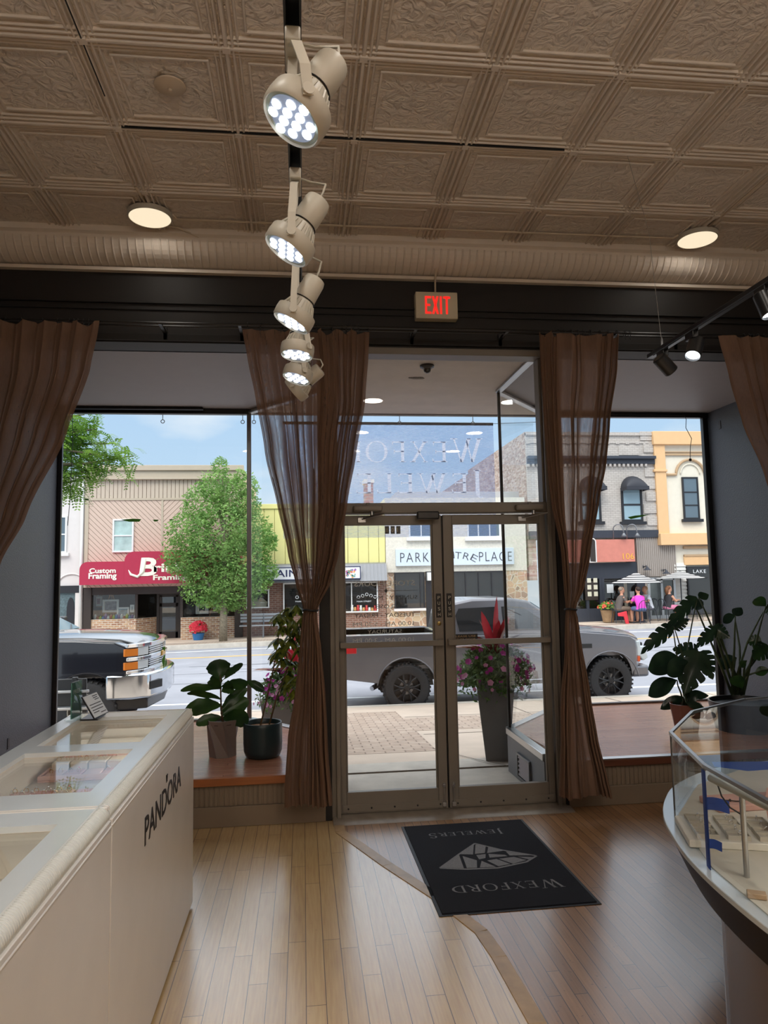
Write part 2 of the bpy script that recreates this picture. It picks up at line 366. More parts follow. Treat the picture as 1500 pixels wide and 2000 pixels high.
def boardmat(name, c1, c2, gap, w, length, rough, scratch=.25, dirt=(.1, .07, .04), axis='YX', rv=.12, coat=.9):
    m = D.materials.new(name); m.use_nodes = True; nt = m.node_tree; b = nt.nodes['Principled BSDF']
    g = nt.nodes.new('ShaderNodeNewGeometry'); s = nt.nodes.new('ShaderNodeSeparateXYZ'); c = nt.nodes.new('ShaderNodeCombineXYZ')
    nt.links.new(g.outputs['Position'], s.inputs[0]); nt.links.new(s.outputs[axis[0]], c.inputs[0]); nt.links.new(s.outputs[axis[1]], c.inputs[1])
    br = nt.nodes.new('ShaderNodeTexBrick'); br.inputs['Scale'].default_value = 1; br.inputs['Brick Width'].default_value = length; br.inputs['Row Height'].default_value = w
    br.inputs['Mortar Size'].default_value = .0016; br.inputs['Mortar Smooth'].default_value = 0; br.offset = .37; br.offset_frequency = 3; br.squash = 1.3; br.squash_frequency = 2
    br.inputs['Color1'].default_value = (*c1, 1); br.inputs['Color2'].default_value = (*c2, 1); br.inputs['Mortar'].default_value = (*gap, 1)
    nt.links.new(c.outputs[0], br.inputs['Vector'])
    # grain along the boards
    mp = nt.nodes.new('ShaderNodeMapping'); mp.inputs['Scale'].default_value = (2.2, 38, 1) ; nt.links.new(c.outputs[0], mp.inputs[0])
    n = nt.nodes.new('ShaderNodeTexNoise'); n.inputs['Scale'].default_value = 2.2; n.inputs['Detail'].default_value = 7; nt.links.new(mp.outputs[0], n.inputs['Vector'])
    x = nt.nodes.new('ShaderNodeMixRGB'); x.blend_type = 'OVERLAY'; x.inputs[0].default_value = .38; nt.links.new(br.outputs['Color'], x.inputs[1]); nt.links.new(n.outputs['Fac'], x.inputs[2])
    # worn flecks
    n2 = nt.nodes.new('ShaderNodeTexNoise'); n2.inputs['Scale'].default_value = 46; n2.inputs['Detail'].default_value = 3; nt.links.new(g.outputs['Position'], n2.inputs['Vector'])
    n3 = nt.nodes.new('ShaderNodeTexNoise'); n3.inputs['Scale'].default_value = 1.3; nt.links.new(g.outputs['Position'], n3.inputs['Vector'])
    ad = nt.nodes.new('ShaderNodeMath'); ad.operation = 'MULTIPLY_ADD'; ad.inputs[1].default_value = .28; nt.links.new(n3.outputs['Fac'], ad.inputs[0]); nt.links.new(n2.outputs['Fac'], ad.inputs[2])
    cr_ = nt.nodes.new('ShaderNodeValToRGB'); cr_.color_ramp.elements[0].position = .80; cr_.color_ramp.elements[1].position = .90; nt.links.new(ad.outputs[0], cr_.inputs[0])
    ms = nt.nodes.new('ShaderNodeMath'); ms.operation = 'MULTIPLY'; ms.inputs[1].default_value = scratch; nt.links.new(cr_.outputs[0], ms.inputs[0])
    x2 = nt.nodes.new('ShaderNodeMixRGB'); x2.inputs[2].default_value = (*dirt, 1); nt.links.new(ms.outputs[0], x2.inputs[0]); nt.links.new(x.outputs[0], x2.inputs[1])
    nt.links.new(x2.outputs[0], b.inputs['Base Color'])
    rm = nt.nodes.new('ShaderNodeMath'); rm.operation = 'MULTIPLY_ADD'; rm.inputs[1].default_value = rv; rm.inputs[2].default_value = rough-rv/2
    nt.links.new(n3.outputs['Fac'], rm.inputs[0]); nt.links.new(rm.outputs[0], b.inputs['Roughness'])
    bp = nt.nodes.new('ShaderNodeBump'); bp.inputs['Strength'].default_value = .25; bp.inputs['Distance'].default_value = .003; bp.invert = True
    nt.links.new(br.outputs['Fac'], bp.inputs['Height']); nt.links.new(bp.outputs[0], b.inputs['Normal'])
    b.inputs['Coat Weight'].default_value = coat; b.inputs['Coat Roughness'].default_value = .24; b.inputs['Coat IOR'].default_value = 1.9
    return m
M['maple'] = boardmat('pale_maple_boards', srgb(212, 180, 130), srgb(194, 160, 108), srgb(80, 60, 42), .082, .9, .30, .2, srgb(120, 90, 60))
M['oldwood'] = boardmat('worn_narrow_boards', srgb(164, 122, 82), srgb(140, 100, 64), srgb(44, 30, 20), .058, 1.5, .34, .7, srgb(70, 50, 38), coat=.55)
M['deckwood'] = boardmat('red_oak_deck', srgb(190, 134, 106), srgb(170, 114, 88), srgb(90, 50, 32), .055, 1.2, .24, .2, srgb(110, 60, 40), axis='XY', coat=.12)
M['nosing'] = mat('orange_oak_nosing', srgb(156, 92, 48), .3, var=.15, vscale=4, stretch=(1, 12, 12))
M['nosing2'] = mat('dark_red_oak_nosing', srgb(96, 56, 40), .35, var=.15, vscale=4, stretch=(1, 12, 12))
M['seam'] = mat('pale_wood_strip', srgb(176, 146, 108), .35, var=.15, vscale=14)

# ceiling tile paint with the pressed vermicular relief
def tinmat():
    m = D.materials.new('embossed_tin_paint'); m.use_nodes = True; nt = m.node_tree; b = nt.nodes['Principled BSDF']
    b.inputs['Base Color'].default_value = (*srgb(226, 214, 200), 1); b.inputs['Roughness'].default_value = .42
    g = nt.nodes.new('ShaderNodeNewGeometry')
    n = nt.nodes.new('ShaderNodeTexNoise'); n.inputs['Scale'].default_value = 13; n.inputs['Detail'].default_value = 2.5; n.inputs['Distortion'].default_value = 2.2
    nt.links.new(g.outputs['Position'], n.inputs['Vector'])
    v = nt.nodes.new('ShaderNodeTexVoronoi'); v.inputs['Scale'].default_value = 26; v.feature = 'SMOOTH_F1'
    mx_ = nt.nodes.new('ShaderNodeMixRGB'); mx_.inputs[0].default_value = .05
    nt.links.new(g.outputs['Position'], mx_.inputs[1]); nt.links.new(n.outputs['Color'], mx_.inputs[2]); nt.links.new(mx_.outputs[0], v.inputs['Vector'])
    a = nt.nodes.new('ShaderNodeMath'); a.operation = 'MULTIPLY_ADD'; a.inputs[1].default_value = .5
    nt.links.new(v.outputs['Distance'], a.inputs[0]); nt.links.new(n.outputs['Fac'], a.inputs[2])
    bp = nt.nodes.new('ShaderNodeBump'); bp.inputs['Strength'].default_value = .5; bp.inputs['Distance'].default_value = .055
    nt.links.new(a.outputs[0], bp.inputs['Height']); nt.links.new(bp.outputs[0], b.inputs['Normal'])
    return m
M['tin'] = tinmat()

# ------------------------------------------------------------------ the room
XL, XR, YB, YW, ZC, ZS, ZP = -2.44, 4.53, -4.0, 5.30, 4.277, 3.50, .34
YG = 7.40                                   # plane of the shop window
S_ = dict(kind='structure')
seam = [at(665, 1625, Z=0), at(757, 1690, Z=0), at(850, 1750, Z=0), at(940, 1820, Z=0), at(975, 1870, Z=0), at(1050, 2000, Z=0)]
sp = [(p.x, p.y) for p in seam]; sp = [(.235, 5.34)]+sp+[(.90, YB)]
mb = MB(); mb.prism([(XL, YB)]+sp[::-1]+[(XL, 5.34)], -.05, 0); mb.build('floor', M['maple'], **S_)
mb = MB(); mb.prism([(XR, YB), (XR, 5.34)]+sp, -.05, 0); mb.build('floor', M['oldwood'], **S_)
mb = MB()
for i in range(len(sp)-1):
    a, b = Vector(sp[i]), Vector(sp[i+1]); t = (b-a).normalized(); n_ = Vector((-t.y, t.x))*.036
    mb.prism([tuple(a-n_), tuple(b-n_), tuple(b+n_), tuple(a+n_)], -.01, .004)
mb.build('trim_1', M['seam'], bevel=.002, **S_)
mb = MB(); mb.box(XL-.15, XR+.15, YB-.15, YB, 0, ZC); mb.build('wall_back', M['plaster'], **S_)
mb = MB(); mb.box(XL-.15, XL, YB, YG+.03, -.1, ZC); mb.build('wall_left', M['greywall'], **S_)
mb = MB(); mb.box(XR, XR+.15, YB, YG+.03, -.1, ZC); mb.build('wall_right', M['greywall'], **S_)
# header above the windows
mb = MB(); mb.box(XL, XR, YW, YW+.22, ZS, ZC); mb.build('wall_front', M['header'], **S_)
mb = MB()
for z, w, d in ((3.80, .012, .02), (3.535, .05, .03), (3.75, .01, .012)): mb.box(XL, XR, YW-d, YW, z-w/2, z+w/2)
mb.build('trim_2', M['header2'], bevel=.003, **S_)
# ceiling: flat tin sheet with moulded joints
T0X, T0Y, TS = -1.004, 3.238, .6596
mb = MB(); mb.box(XL, XR, YB, YW+.05, ZC, ZC+.05)
mb.build('ceiling', M['tin'], **S_)
mb = MB()
xs = [T0X+TS*i for i in range(-2, 9)]; ys = [T0Y+TS*j for j in range(-4, 4)]
def rib(w0, w1, h): return [(-w0, 0.001), (-w1, -h), (w1, -h), (w0, .001)]
ya, yb = ys[0]-.3, 5.06
for x in xs:
    if XL < x < XR:
        for dx, w0, w1, h in ((0, .014, .008, .026), (-.032, .010, .005, .020), (.032, .010, .005, .020), (-.058, .009, .004, .015), (.058, .009, .004, .015)):
            mb.prism([(x+dx+a, ZC+b) for a, b in rib(w0, w1, h)], ya, yb, 'Y')
for y in ys:
    for dy, w0, w1, h in ((0, .014, .008, .024), (-.032, .010, .005, .0185), (.032, .010, .005, .0185), (-.058, .009, .004, .014), (.058, .009, .004, .014)):
        mb.prism([(y+dy+a, ZC+b) for a, b in rib(w0, w1, h)], XL, XR, 'X')
for x in xs[:-1]:
    for y in ys[:-1]:
        x0, x1, y0, y1 = x+.095, x+TS-.095, y+.095, y+TS-.095; w = .012; h = ZC-.013
        if XL < x0 and x1 < XR:
            for b_ in ((x0, x1, y0, y0+w), (x0, x1, y1-w, y1), (x0, x0+w, y0+w, y1-w), (x1-w, x1, y0+w, y1-w)): mb.box(*b_, h, ZC+.001)
for x in xs:
    for y in ys:
        if XL+.05 < x < XR-.05: mb.box(x-.02, x+.02, y-.02, y+.02, ZC-.030, ZC)
mb.build('trim_3', M['plaster'], bevel=.003, seg=2, **S_)
# dark open joints between the sheets
mb = MB()
mb.box(xs[2]-.003, xs[2]+.003, ys[2], ys[5]-.28, ZC-.029, ZC-.010)
mb.box(xs[2]+.02, xs[5]+.6, ys[5]-.021+.0, ys[5]-.017, ZC-.027, ZC-.005)
mb.build('trim_4', M['header2'], **S_)
# cove cornice with reeds
prof = [(5.06, 4.262), (5.06, 4.235), (5.085, 4.225)]
for k in range(9):
    a = k/8*PI/2; prof.append((5.09+.20*(1-math.cos(a)), 4.222-.155*math.sin(a)))
prof += [(5.265, 4.06), (5.255, 4.055), (5.255, 4.03), (5.30, 4.03), (5.30, 4.277), (5.06, 4.277)]
mb = MB(); mb.prism(prof, XL, XR, 'X')
mb.build('trim_5', M['plaster'], **S_)
mb = MB(); x = XL+.03
while x < XR-.03:
    pts = []
    for k in range(7):
        a = (.08+.84*k/6)*PI/2; pts.append((x, 5.09+.20*(1-math.cos(a))-.001, 4.222-.155*math.sin(a)-.001))
    mb.tube(pts, .0075, 6); x += .056
mb.build('trim_6', M['plaster'], smooth=True, **S_)
# soffits of the display windows and of the entry recess
AX0, AX1 = .25, 1.86                      # door jambs
LPT = [(AX0, 5.45), (AX0, 6.45), (-.54, YG)]; RPT = [(AX1, 5.45), (AX1, 6.45), (2.65, YG)]
mb = MB(); mb.prism([(XL, 5.5), (AX0, 5.5)]+LPT[1:]+[(XL, YG)], ZS, ZS+.06); mb.build('ceiling', M['soffit'], **S_)
mb = MB(); mb.prism([(XR, 5.5), (XR, YG), (2.65, YG), (AX1, 6.45), (AX1, 5.5)], ZS, ZS+.06); mb.build('ceiling', M['soffit'], **S_)
mb = MB(); mb.prism([(AX0, 5.4), (AX1, 5.4), (AX1, 6.45), (2.65, YG), (2.65, YG+.06), (-.54, YG+.06), (-.54, YG), (AX0, 6.45)], ZS-.02, ZS+.06); mb.build('ceiling', M['alcsoffit'], **S_)
# peeled patch of paint in the recess ceiling
c = at(814, 738, Z=ZS-.02); mb = MB(); pts = []
for k in range(16):
    a = 2*PI*k/16; r = (.075, .03)[0]*(.75+.4*rnd.random()); pts.append((c.x+r*math.cos(a), c.y+.45*r*math.sin(a)))
mb.prism(pts, ZS-.0235, ZS-.02); mb.build('trim_7', mat('bare_plaster', srgb(120, 112, 100), .9, var=.4, vscale=60), **S_)
# outer face of the shop: lintel with sheet above, side piers
M['outer'] = mat('outer_brown_fascia', srgb(92, 84, 78), .5)
mb = MB(); mb.box(XL-.4, XR+.4, YG+.05, YG+.12, ZS-.03, 7.5); mb.box(XL-.6, XL-.15, YG+.05, YG+.3, -.2, ZS); mb.box(XR+.15, XR+.6, YG+.05, YG+.3, -.2, ZS)
mb.build('wall_outer', M['outer'], **S_)
# roof over everything so that no light leaks
mb = MB(); mb.box(XL-.4, XR+.4, YB-.2, YG+.3, 7.3, 7.5); mb.box(XL-.4, XL-.15, YB-.2, YG+.3, 0, 7.3); mb.box(XR+.15, XR+.4, YB-.2, YG+.3, 0, 7.3)
mb.build('wall_shell', M['outer'], **S_)

# raised display floors
M['deckside'] = mat('taupe_beadboard', srgb(128, 112, 94), .5)
def deck(name, pts, x0, x1, lab, nose_x):
    mb = MB(); mb.prism(pts, -.02, ZP-.03); mb.build('floor', M['deckside'], **S_)
    mb = MB(); mb.prism(pts, ZP-.03, ZP); mb.build('floor', M['deckwood'], **S_)
    mb = MB(); mb.box(x0, x1, YW-.045, YW+.0, ZP-.055, ZP-.003 if name == 'right' else ZP+.002); mb.build('trim_8', M['nosing'] if name == 'left' else M['nosing2'], bevel=.004, **S_)
    if name == 'right': mb = MB(); mb.box(x0, x1, YW-.046, YW+.02, ZP-.003, ZP+.003); mb.build('trim_8', M['alu'], **S_)
    mb = MB(); x = x0
    mb.box(x0, x1, YW-.012, YW, .14, ZP-.055)
    while x < x1-.01:
        mb.box(x+.006, min(x+.030, x1), YW-.018, YW-.012, .14, ZP-.056); x += .034
    mb.build('trim_9', M['deckside'], bevel=.002, **S_)
    mb = MB(); mb.box(x0, x1, YW-.03, YW, 0, .14); mb.build('baseboard_'+name, M['deckside'], bevel=.004, **S_)
deck('left', [(XL, YW), (AX0-.1, YW), (AX0-.1, 5.5), (AX0-.03, 6.45), (-.56, YG-.02), (XL, YG-.02)], XL, AX0-.1, '', 0)
deck('right', [(XR, YW), (XR, YG-.02), (2.67, YG-.02), (AX1+.03, 6.45), (AX1+.1, 5.5), (AX1+.1, YW)], AX1+.1, XR, '', 0)

# shop window glazing: panes, heads, sills, corner posts
def pane(name, a, b, z0, z1, th=.006, m=None):
    a, b = Vector(a), Vector(b); t = (b-a).normalized(); n_ = Vector((-t.y, t.x))*th/2
    mb = MB(); mb.add([(a.x, a.y, z0), (b.x, b.y, z0), (b.x, b.y, z1), (a.x, a.y, z1)], [(0, 1, 2, 3)])
    return mb.build(name, m or M['glass'], **S_)
def rail(name, a, b, z0, z1, w, m, off=0.0):
    a, b = Vector(a), Vector(b); t = (b-a).normalized(); n_ = Vector((-t.y, t.x))
    mb = MB(); mb.prism([tuple(a+n_*(off-w/2)), tuple(b+n_*(off-w/2)), tuple(b+n_*(off+w/2)), tuple(a+n_*(off+w/2))], z0, z1)
    return mb.build(name, m, bevel=.004, **S_)
def post(name, p, r, z0, z1, m):
    mb = MB(); mb.box(p[0]-r, p[0]+r, p[1]-r, p[1]+r, z0, z1); return mb.build(name, m, bevel=.006, **S_)
ZG0, ZG1 = ZP+.01, ZS-.05
pane('window_1', (XL+.03, YG), (-.56, YG), ZG0, ZG1); pane('window_2', (2.67, YG), (XR-.03, YG), ZG0, ZG1)
pane('window_3', (-.53, YG-.02), (AX0, 6.47), ZG0, ZG1); pane('window_4', (AX0, 6.43), (AX0, 5.48), ZG0, ZG1)
pane('window_5', (AX1, 5.48), (AX1, 6.43), ZG0, ZG1); pane('window_6', (AX1+.01, 6.47), (2.64, YG-.02), ZG0, ZG1)
for a, b in (((XL, YG), (-.54, YG)), ((2.65, YG), (XR, YG))):
    rail('trim_10', a, b, ZS-.055, ZS, .07, M['darkframe']); rail('trim_11', a, b, ZP-.01, ZP+.02, .06, M['alug']); rail('trim_12', a, b, -.2, ZP-.01, .08, M['outer'], .03)
rail('trim_13', (XL, YG), (-1.0, YG), ZS-.03, ZS-.005, .05, M['black'], -.09)
for a, b in ((LPT[1], LPT[2]), (LPT[0], LPT[1]), (RPT[0], RPT[1]), (RPT[1], RPT[2])):
    rail('trim_14', a, b, ZS-.045, ZS-.022, .06, M['alu']); rail('trim_15', a, b, ZP-.045, ZP+.012, .075, M['alu']); rail('trim_16', a, b, -.12, ZP-.045, .05, mat('grey_bulkhead', srgb(112, 112, 116), .45, var=.05))
post('trim_17', (-.545, YG), .022, ZP-.02, ZS, M['alug']); post('trim_17', (2.655, YG), .022, ZP-.02, ZS, M['alug'])
post('trim_18', (AX0, 6.45), .013, -.1, ZS-.02, M['darkframe']); post('trim_18', (AX1, 6.45), .013, ZP, ZS-.02, M['darkframe'])
post('trim_19', (XL+.022, YG), .022, ZP, ZS, M['darkframe']); post('trim_19', (XR-.035, YG), .03, ZP, ZS, M['darkframe'])
# dark jamb panels beside the door, behind the curtains
mb = MB(); mb.box(AX0-.13, AX0-.055, YW-.02, 5.48, 0, ZS); mb.build('trim_20', M['header'], bevel=.004, **S_)
mb = MB(); mb.box(AX1+.085, AX1+.16, YW-.02, 5.48, 0, ZS); mb.build('trim_20', M['header'], bevel=.004, **S_)

# vent grille in the right bulkhead of the recess
c1, c2 = at(1020, 1465, X=AX1-.03), at(1050, 1540, X=AX1-.03)
y0, y1 = 5.78, 6.12; z0, z1 = .0, .21
g = empty('vent_grille', (AX1-.03, (y0+y1)/2, z0), 'grey louvred vent grille in the low wall of the entry recess beside the right door', 'vent')
mb = MB()
for b_ in ((y0, y1, z0, z0+.02), (y0, y1, z1-.02, z1), (y0, y0+.02, z0+.02, z1-.02), (y1-.02, y1, z0+.02, z1-.02)): mb.box(AX1-.045, AX1-.025, *b_)
mb.build('frame', M['alug'], g, bevel=.002)
for k in range(5):
    z = z0+.03+k*.035; mb = MB(); mb.prism([(AX1-.042, z), (AX1-.038, z+.003), (AX1-.026, z+.026), (AX1-.030, z+.026)], y0+.02, y1-.02, 'Y')
    mb.build('slat', M['alug'], g)

# ------------------------------------------------------------------ doors
ZD0, ZD1, ZT = .02, 2.20, 2.29
mb = MB()
mb.box(AX0-.055, AX0+.0, 5.30, 5.45, 0, ZS-.0); mb.box(AX1+.03, AX1+.085, 5.30, 5.45, 0, ZS)
mb.box(AX0, AX1+.03, 5.30, 5.45, ZD1+.012, ZT); mb.box(AX0, AX1+.03, 5.30, 5.45, ZS-.055, ZS)
mb.box(AX0, AX0+.02, 5.34, 5.45, ZT, ZS-.055); mb.box(AX1+.01, AX1+.03, 5.34, 5.45, ZT, ZS-.055)
mb.box(AX0-.02, AX0+.012, 5.28, 5.30, 0, ZS); mb.box(AX1+.03-.012, AX1+.05, 5.28, 5.30, 0, ZS)
mb.build('door_frame', M['frame'], bevel=.005, **S_)
mb = MB(); mb.box(AX0+.02, AX1+.01, 5.385, 5.39, ZT+.005, ZS-.06); 
pane('window_7', (AX0+.02, 5.39), (AX1+.01, 5.39), ZT, ZS-.055)
mb = MB(); mb.prism([(5.16, 0), (5.19, .012), (5.40, .02), (5.48, .02), (5.48, 0)], AX0-.05, AX1+.10, 'X'); mb.build('trim_21', mat('worn_threshold', srgb(150, 140, 128), .4, metal=.3, var=.15, vscale=12), bevel=.003, **S_)
XM = 1.062
def door(x0, x1, lab, hinge):
    """aluminium-and-glass leaf: x0..x1"""
    d = empty('glass_door', ((x0+x1)/2, 5.37, ZD0), lab, 'door', None)
    st = .066 if hinge < 0 else .06; y0, y1 = 5.345, 5.39
    so, si = (.05, .07)
    a, b = (so, si) if hinge < 0 else (si, so)
    mb = MB(); mb.box(x0, x0+a, y0, y1, ZD0, ZD1); mb.box(x1-b, x1, y0, y1, ZD0, ZD1)
    mb.box(x0+a, x1-b, y0, y1, ZD1-.075, ZD1); mb.box(x0+a, x1-b, y0, y1, ZD0, ZD0+.15)
    for (p, q) in (((x0+a), 1), ((x1-b), -1)): mb.box(p, p+q*.012, y0+.012, y1-.012, ZD0+.15, ZD1-.075)
    mb.build('stile_frame', M['frame'], d, bevel=.004)
    mb = MB(); mb.box(x0+a-.002, x1-b+.002, 5.366, 5.3665, ZD0+.145, ZD1-.07)
    mb = MB(); mb.add([(x0+a, 5.367, ZD0+.145), (x1-b, 5.367, ZD0+.145), (x1-b, 5.367, ZD1-.07), (x0+a, 5.367, ZD1-.07)], [(0, 1, 2, 3)])
    mb.build('pane', M['glass'], d)
    zb = 1.235
    mb = MB(); mb.box(x0+.012, x1-.012, 5.285, 5.305, zb-.021, zb+.021); mb.box(x0+.012, x0+.05, 5.30, 5.347, zb-.024, zb+.024); mb.box(x1-.05, x1-.012, 5.30, 5.347, zb-.024, zb+.024)
    pb = mb.build('push_bar', M['frame'], d, bevel=.004)
    mb = MB(); mb.box(x0+.02, x1-.02, 5.339, 5.345, ZD0+.012, ZD0+.062); kp = mb.build('kick_plate', M['frame'], d, bevel=.002)
    n = 5
    mb = MB()
    for k in range(n):
        x = x0+.06+(x1-x0-.12)*k/(n-1); mb.ball((x, 5.339, ZD0+.036), .007, 8, 5)
    mb.build('screws', M['black'], kp)
    bx = x1-.03 if hinge < 0 else x0+.03
    mb = MB(); mb.box(bx-.014, bx+.014, 5.325, 5.345, ZD0+.02, ZD0+.05); mb.tube([(bx, 5.332, ZD0+.03), (bx, 5.332, ZD0+.19)], .005, 8); mb.box(bx-.01, bx+.01, 5.325, 5.345, ZD0+.16, ZD0+.18)
    mb.build('flush_bolt', M['alu'], d, bevel=.002)
    px = x1-.035 if hinge < 0 else x0+.035
    mb = MB(); mb.box(px-.02, px+.02, 5.341, 5.345, 1.42, 1.60); pp = mb.build('push_plate', M['black'], d, bevel=.002)
    for k, ch in enumerate('PUSH'): lettering(ch, (px-.010, 5.3405, 1.557-k*.042), (1, 0, 0), (0, 0, 1), .026, M['lampwhite'], pp, width=.019, depth=.0008)
    if hinge < 0:
        mb = MB(); mb.lathe([(.016, 0), (.016, .008), (.006, .012)], (px, 5.345, 1.375), 16, (0, -1, 0)); mb.build('lock_cylinder', mat('brass', (.4, .3, .12), .3, metal=1), d, smooth=False)
    # closer with its arm
    cx = x0+.14 if hinge < 0 else x1-.24
    cl = empty('door_closer', (0, 0, 0), None, None); cl.parent = d; cl.location = (cx+.1-d.location.x, 5.28-d.location.y, ZD1+.03-d.location.z)
    mb = MB(); mb.box(cx-.02, cx+.20, 5.235, 5.29, ZD1+.022, ZD1+.068); mb.build('body', M['frame'], cl, bevel=.012, seg=3)
    mb = MB(); mb.lathe([(.016, 0), (.016, .02)], (cx+.09, 5.26, ZD1+.066), 14); mb.build('cap', M['frame'], cl)
    mb = MB(); mb.lathe([(.014, 0), (.014, .03)], (cx+.12, 5.26, ZD1-.008), 12); mb.tube([(cx+.12, 5.26, ZD1-.004), (cx+.20, 5.17, ZD1-.006)], .006, 6); mb.tube([(cx+.20, 5.17, ZD1-.006), (cx+.05, 5.335, ZD1-.03)], .006, 6); mb.box(cx+.02, cx+.08, 5.33, 5.346, ZD1-.055, ZD1-.02)
    mb.build('arm', M['alu'], cl, bevel=.001)
    return d
dL = door(AX0+.006, XM-.006, 'left glass door leaf of the entrance with store hours lettered on the glass', -1)
mb = MB(); mb.box(XM-.014, XM+.014, 5.372, 5.384, ZD0, ZD1-.005); mb.build('astragal', M['blackp'], dL)
dR = door(XM+.006, AX1+.022, 'right glass door leaf of the entrance with a small black notice on the glass', 1)
# hours painted on the outside of the left leaf (seen from behind)
ink = mat('pale_glass_lettering', srgb(205, 205, 205), .6); inkd = mat('dark_glass_lettering', srgb(70, 72, 76), .6)
def hours(s, y, h, w, m_=None, fn=lettering):
    cxp = 752; c = at(cxp, y, Y=5.366)
    fn(s, (c.x+w/2, 5.3685, c.z-h/2), (-1, 0, 0), (0, 0, 1), h, m_ or inkd, dL, width=w, depth=.0006, name='hours_lettering')
hours('STORE HOURS', 1139, .040, .46, ink); hours('SUNDAY - MONDAY', 1167, .032, .50); hours('CLOSED', 1184, .032, .20); hours('TUESDAY - FRIDAY', 1201, .032, .46)
hours('10:00 AM - 5:30 PM', 1218, .034, .46, ink); hours('SATURDAY', 1233, .028, .26, ink); hours('10:00 AM - 3:00 PM', 1250, .034, .46, ink)
c = at(754, 1154, Y=5.3685); mb = MB(); mb.box(c.x-.24, c.x+.24, 5.368, 5.369, c.z-.0015, c.z+.0015); mb.prism([(c.x-.014, c.z), (c.x, c.z-.018), (c.x+.014, c.z), (c.x, c.z+.018)], 5.3678, 5.3692, 'Y'); mb.build('hours_rule', inkd, dL)
dg = mat('gold_digit', srgb(150, 135, 100), .5)
for px, ch in ((756, '8'), (767, '0'), (778, '1')):
    c = at(px, 1035, Y=5.3685); mb = MB(); mb.box(c.x-.016, c.x+.016, 5.368, 5.3695, c.z-.03, c.z+.03); n_ = mb.build('number_tile', M['blackp'], dL)
    lettering(ch, (c.x+.008, 5.3676, c.z-.016), (-1, 0, 0), (0, 0, 1), .034, dg, n_, width=.016 if ch != '1' else .006, depth=.0004)
c0, c1 = at(881, 1239, Y=5.364), at(933, 1252, Y=5.364)
mb = MB(); mb.box(c0.x, c1.x, 5.363, 5.3655, c1.z, c0.z); nt_ = mb.build('notice', M['blackp'], dR)
tan = mat('tan_print', srgb(170, 140, 100), .6)
h = (c0.z-c1.z); w = c1.x-c0.x
for k, s in enumerate(('PLEASE USE', 'OTHER DOOR')): lettering(s, (c0.x+w*.08, 5.3625, c0.z-h*(.42+.40*k)), (1, 0, 0), (0, 0, 1), h*.26, tan, nt_, width=w*.84, depth=.0005, bold=.01)
c = at(835, 1007, Y=5.29)
mb = MB(); mb.box(c.x-.085, c.x+.085, 5.25, 5.30, c.z-.03, c.z+.03); tag(mb.build('door_sensor', M['blackp'], bevel=.01), 'black door sensor box on the rail above where the two glass doors meet', 'sensor')
# dome camera on the recess ceiling
c = at(834, 716, Z=ZS-.03)
cmn = empty('security_camera', (c.x, c.y, ZS-.02), 'dark dome security camera on the ceiling of the entry recess', 'security camera')
mb = MB(); mb.lathe([(.055, -.012), (.05, -.03), (.035, -.042)], (c.x, c.y, ZS-.01), 24); mb.lathe([(.06, -.015), (.06, 0)], (c.x, c.y, ZS-.02), 24); mb.build('mount', M['blackp'], cmn, smooth='auto')
mb = MB(); mb.ball((c.x, c.y-.005, ZS-.058), .032, 16, 10); mb.build('lens_ball', mat('smoked_dome', (.02, .02, .022), .08), cmn, smooth=True)
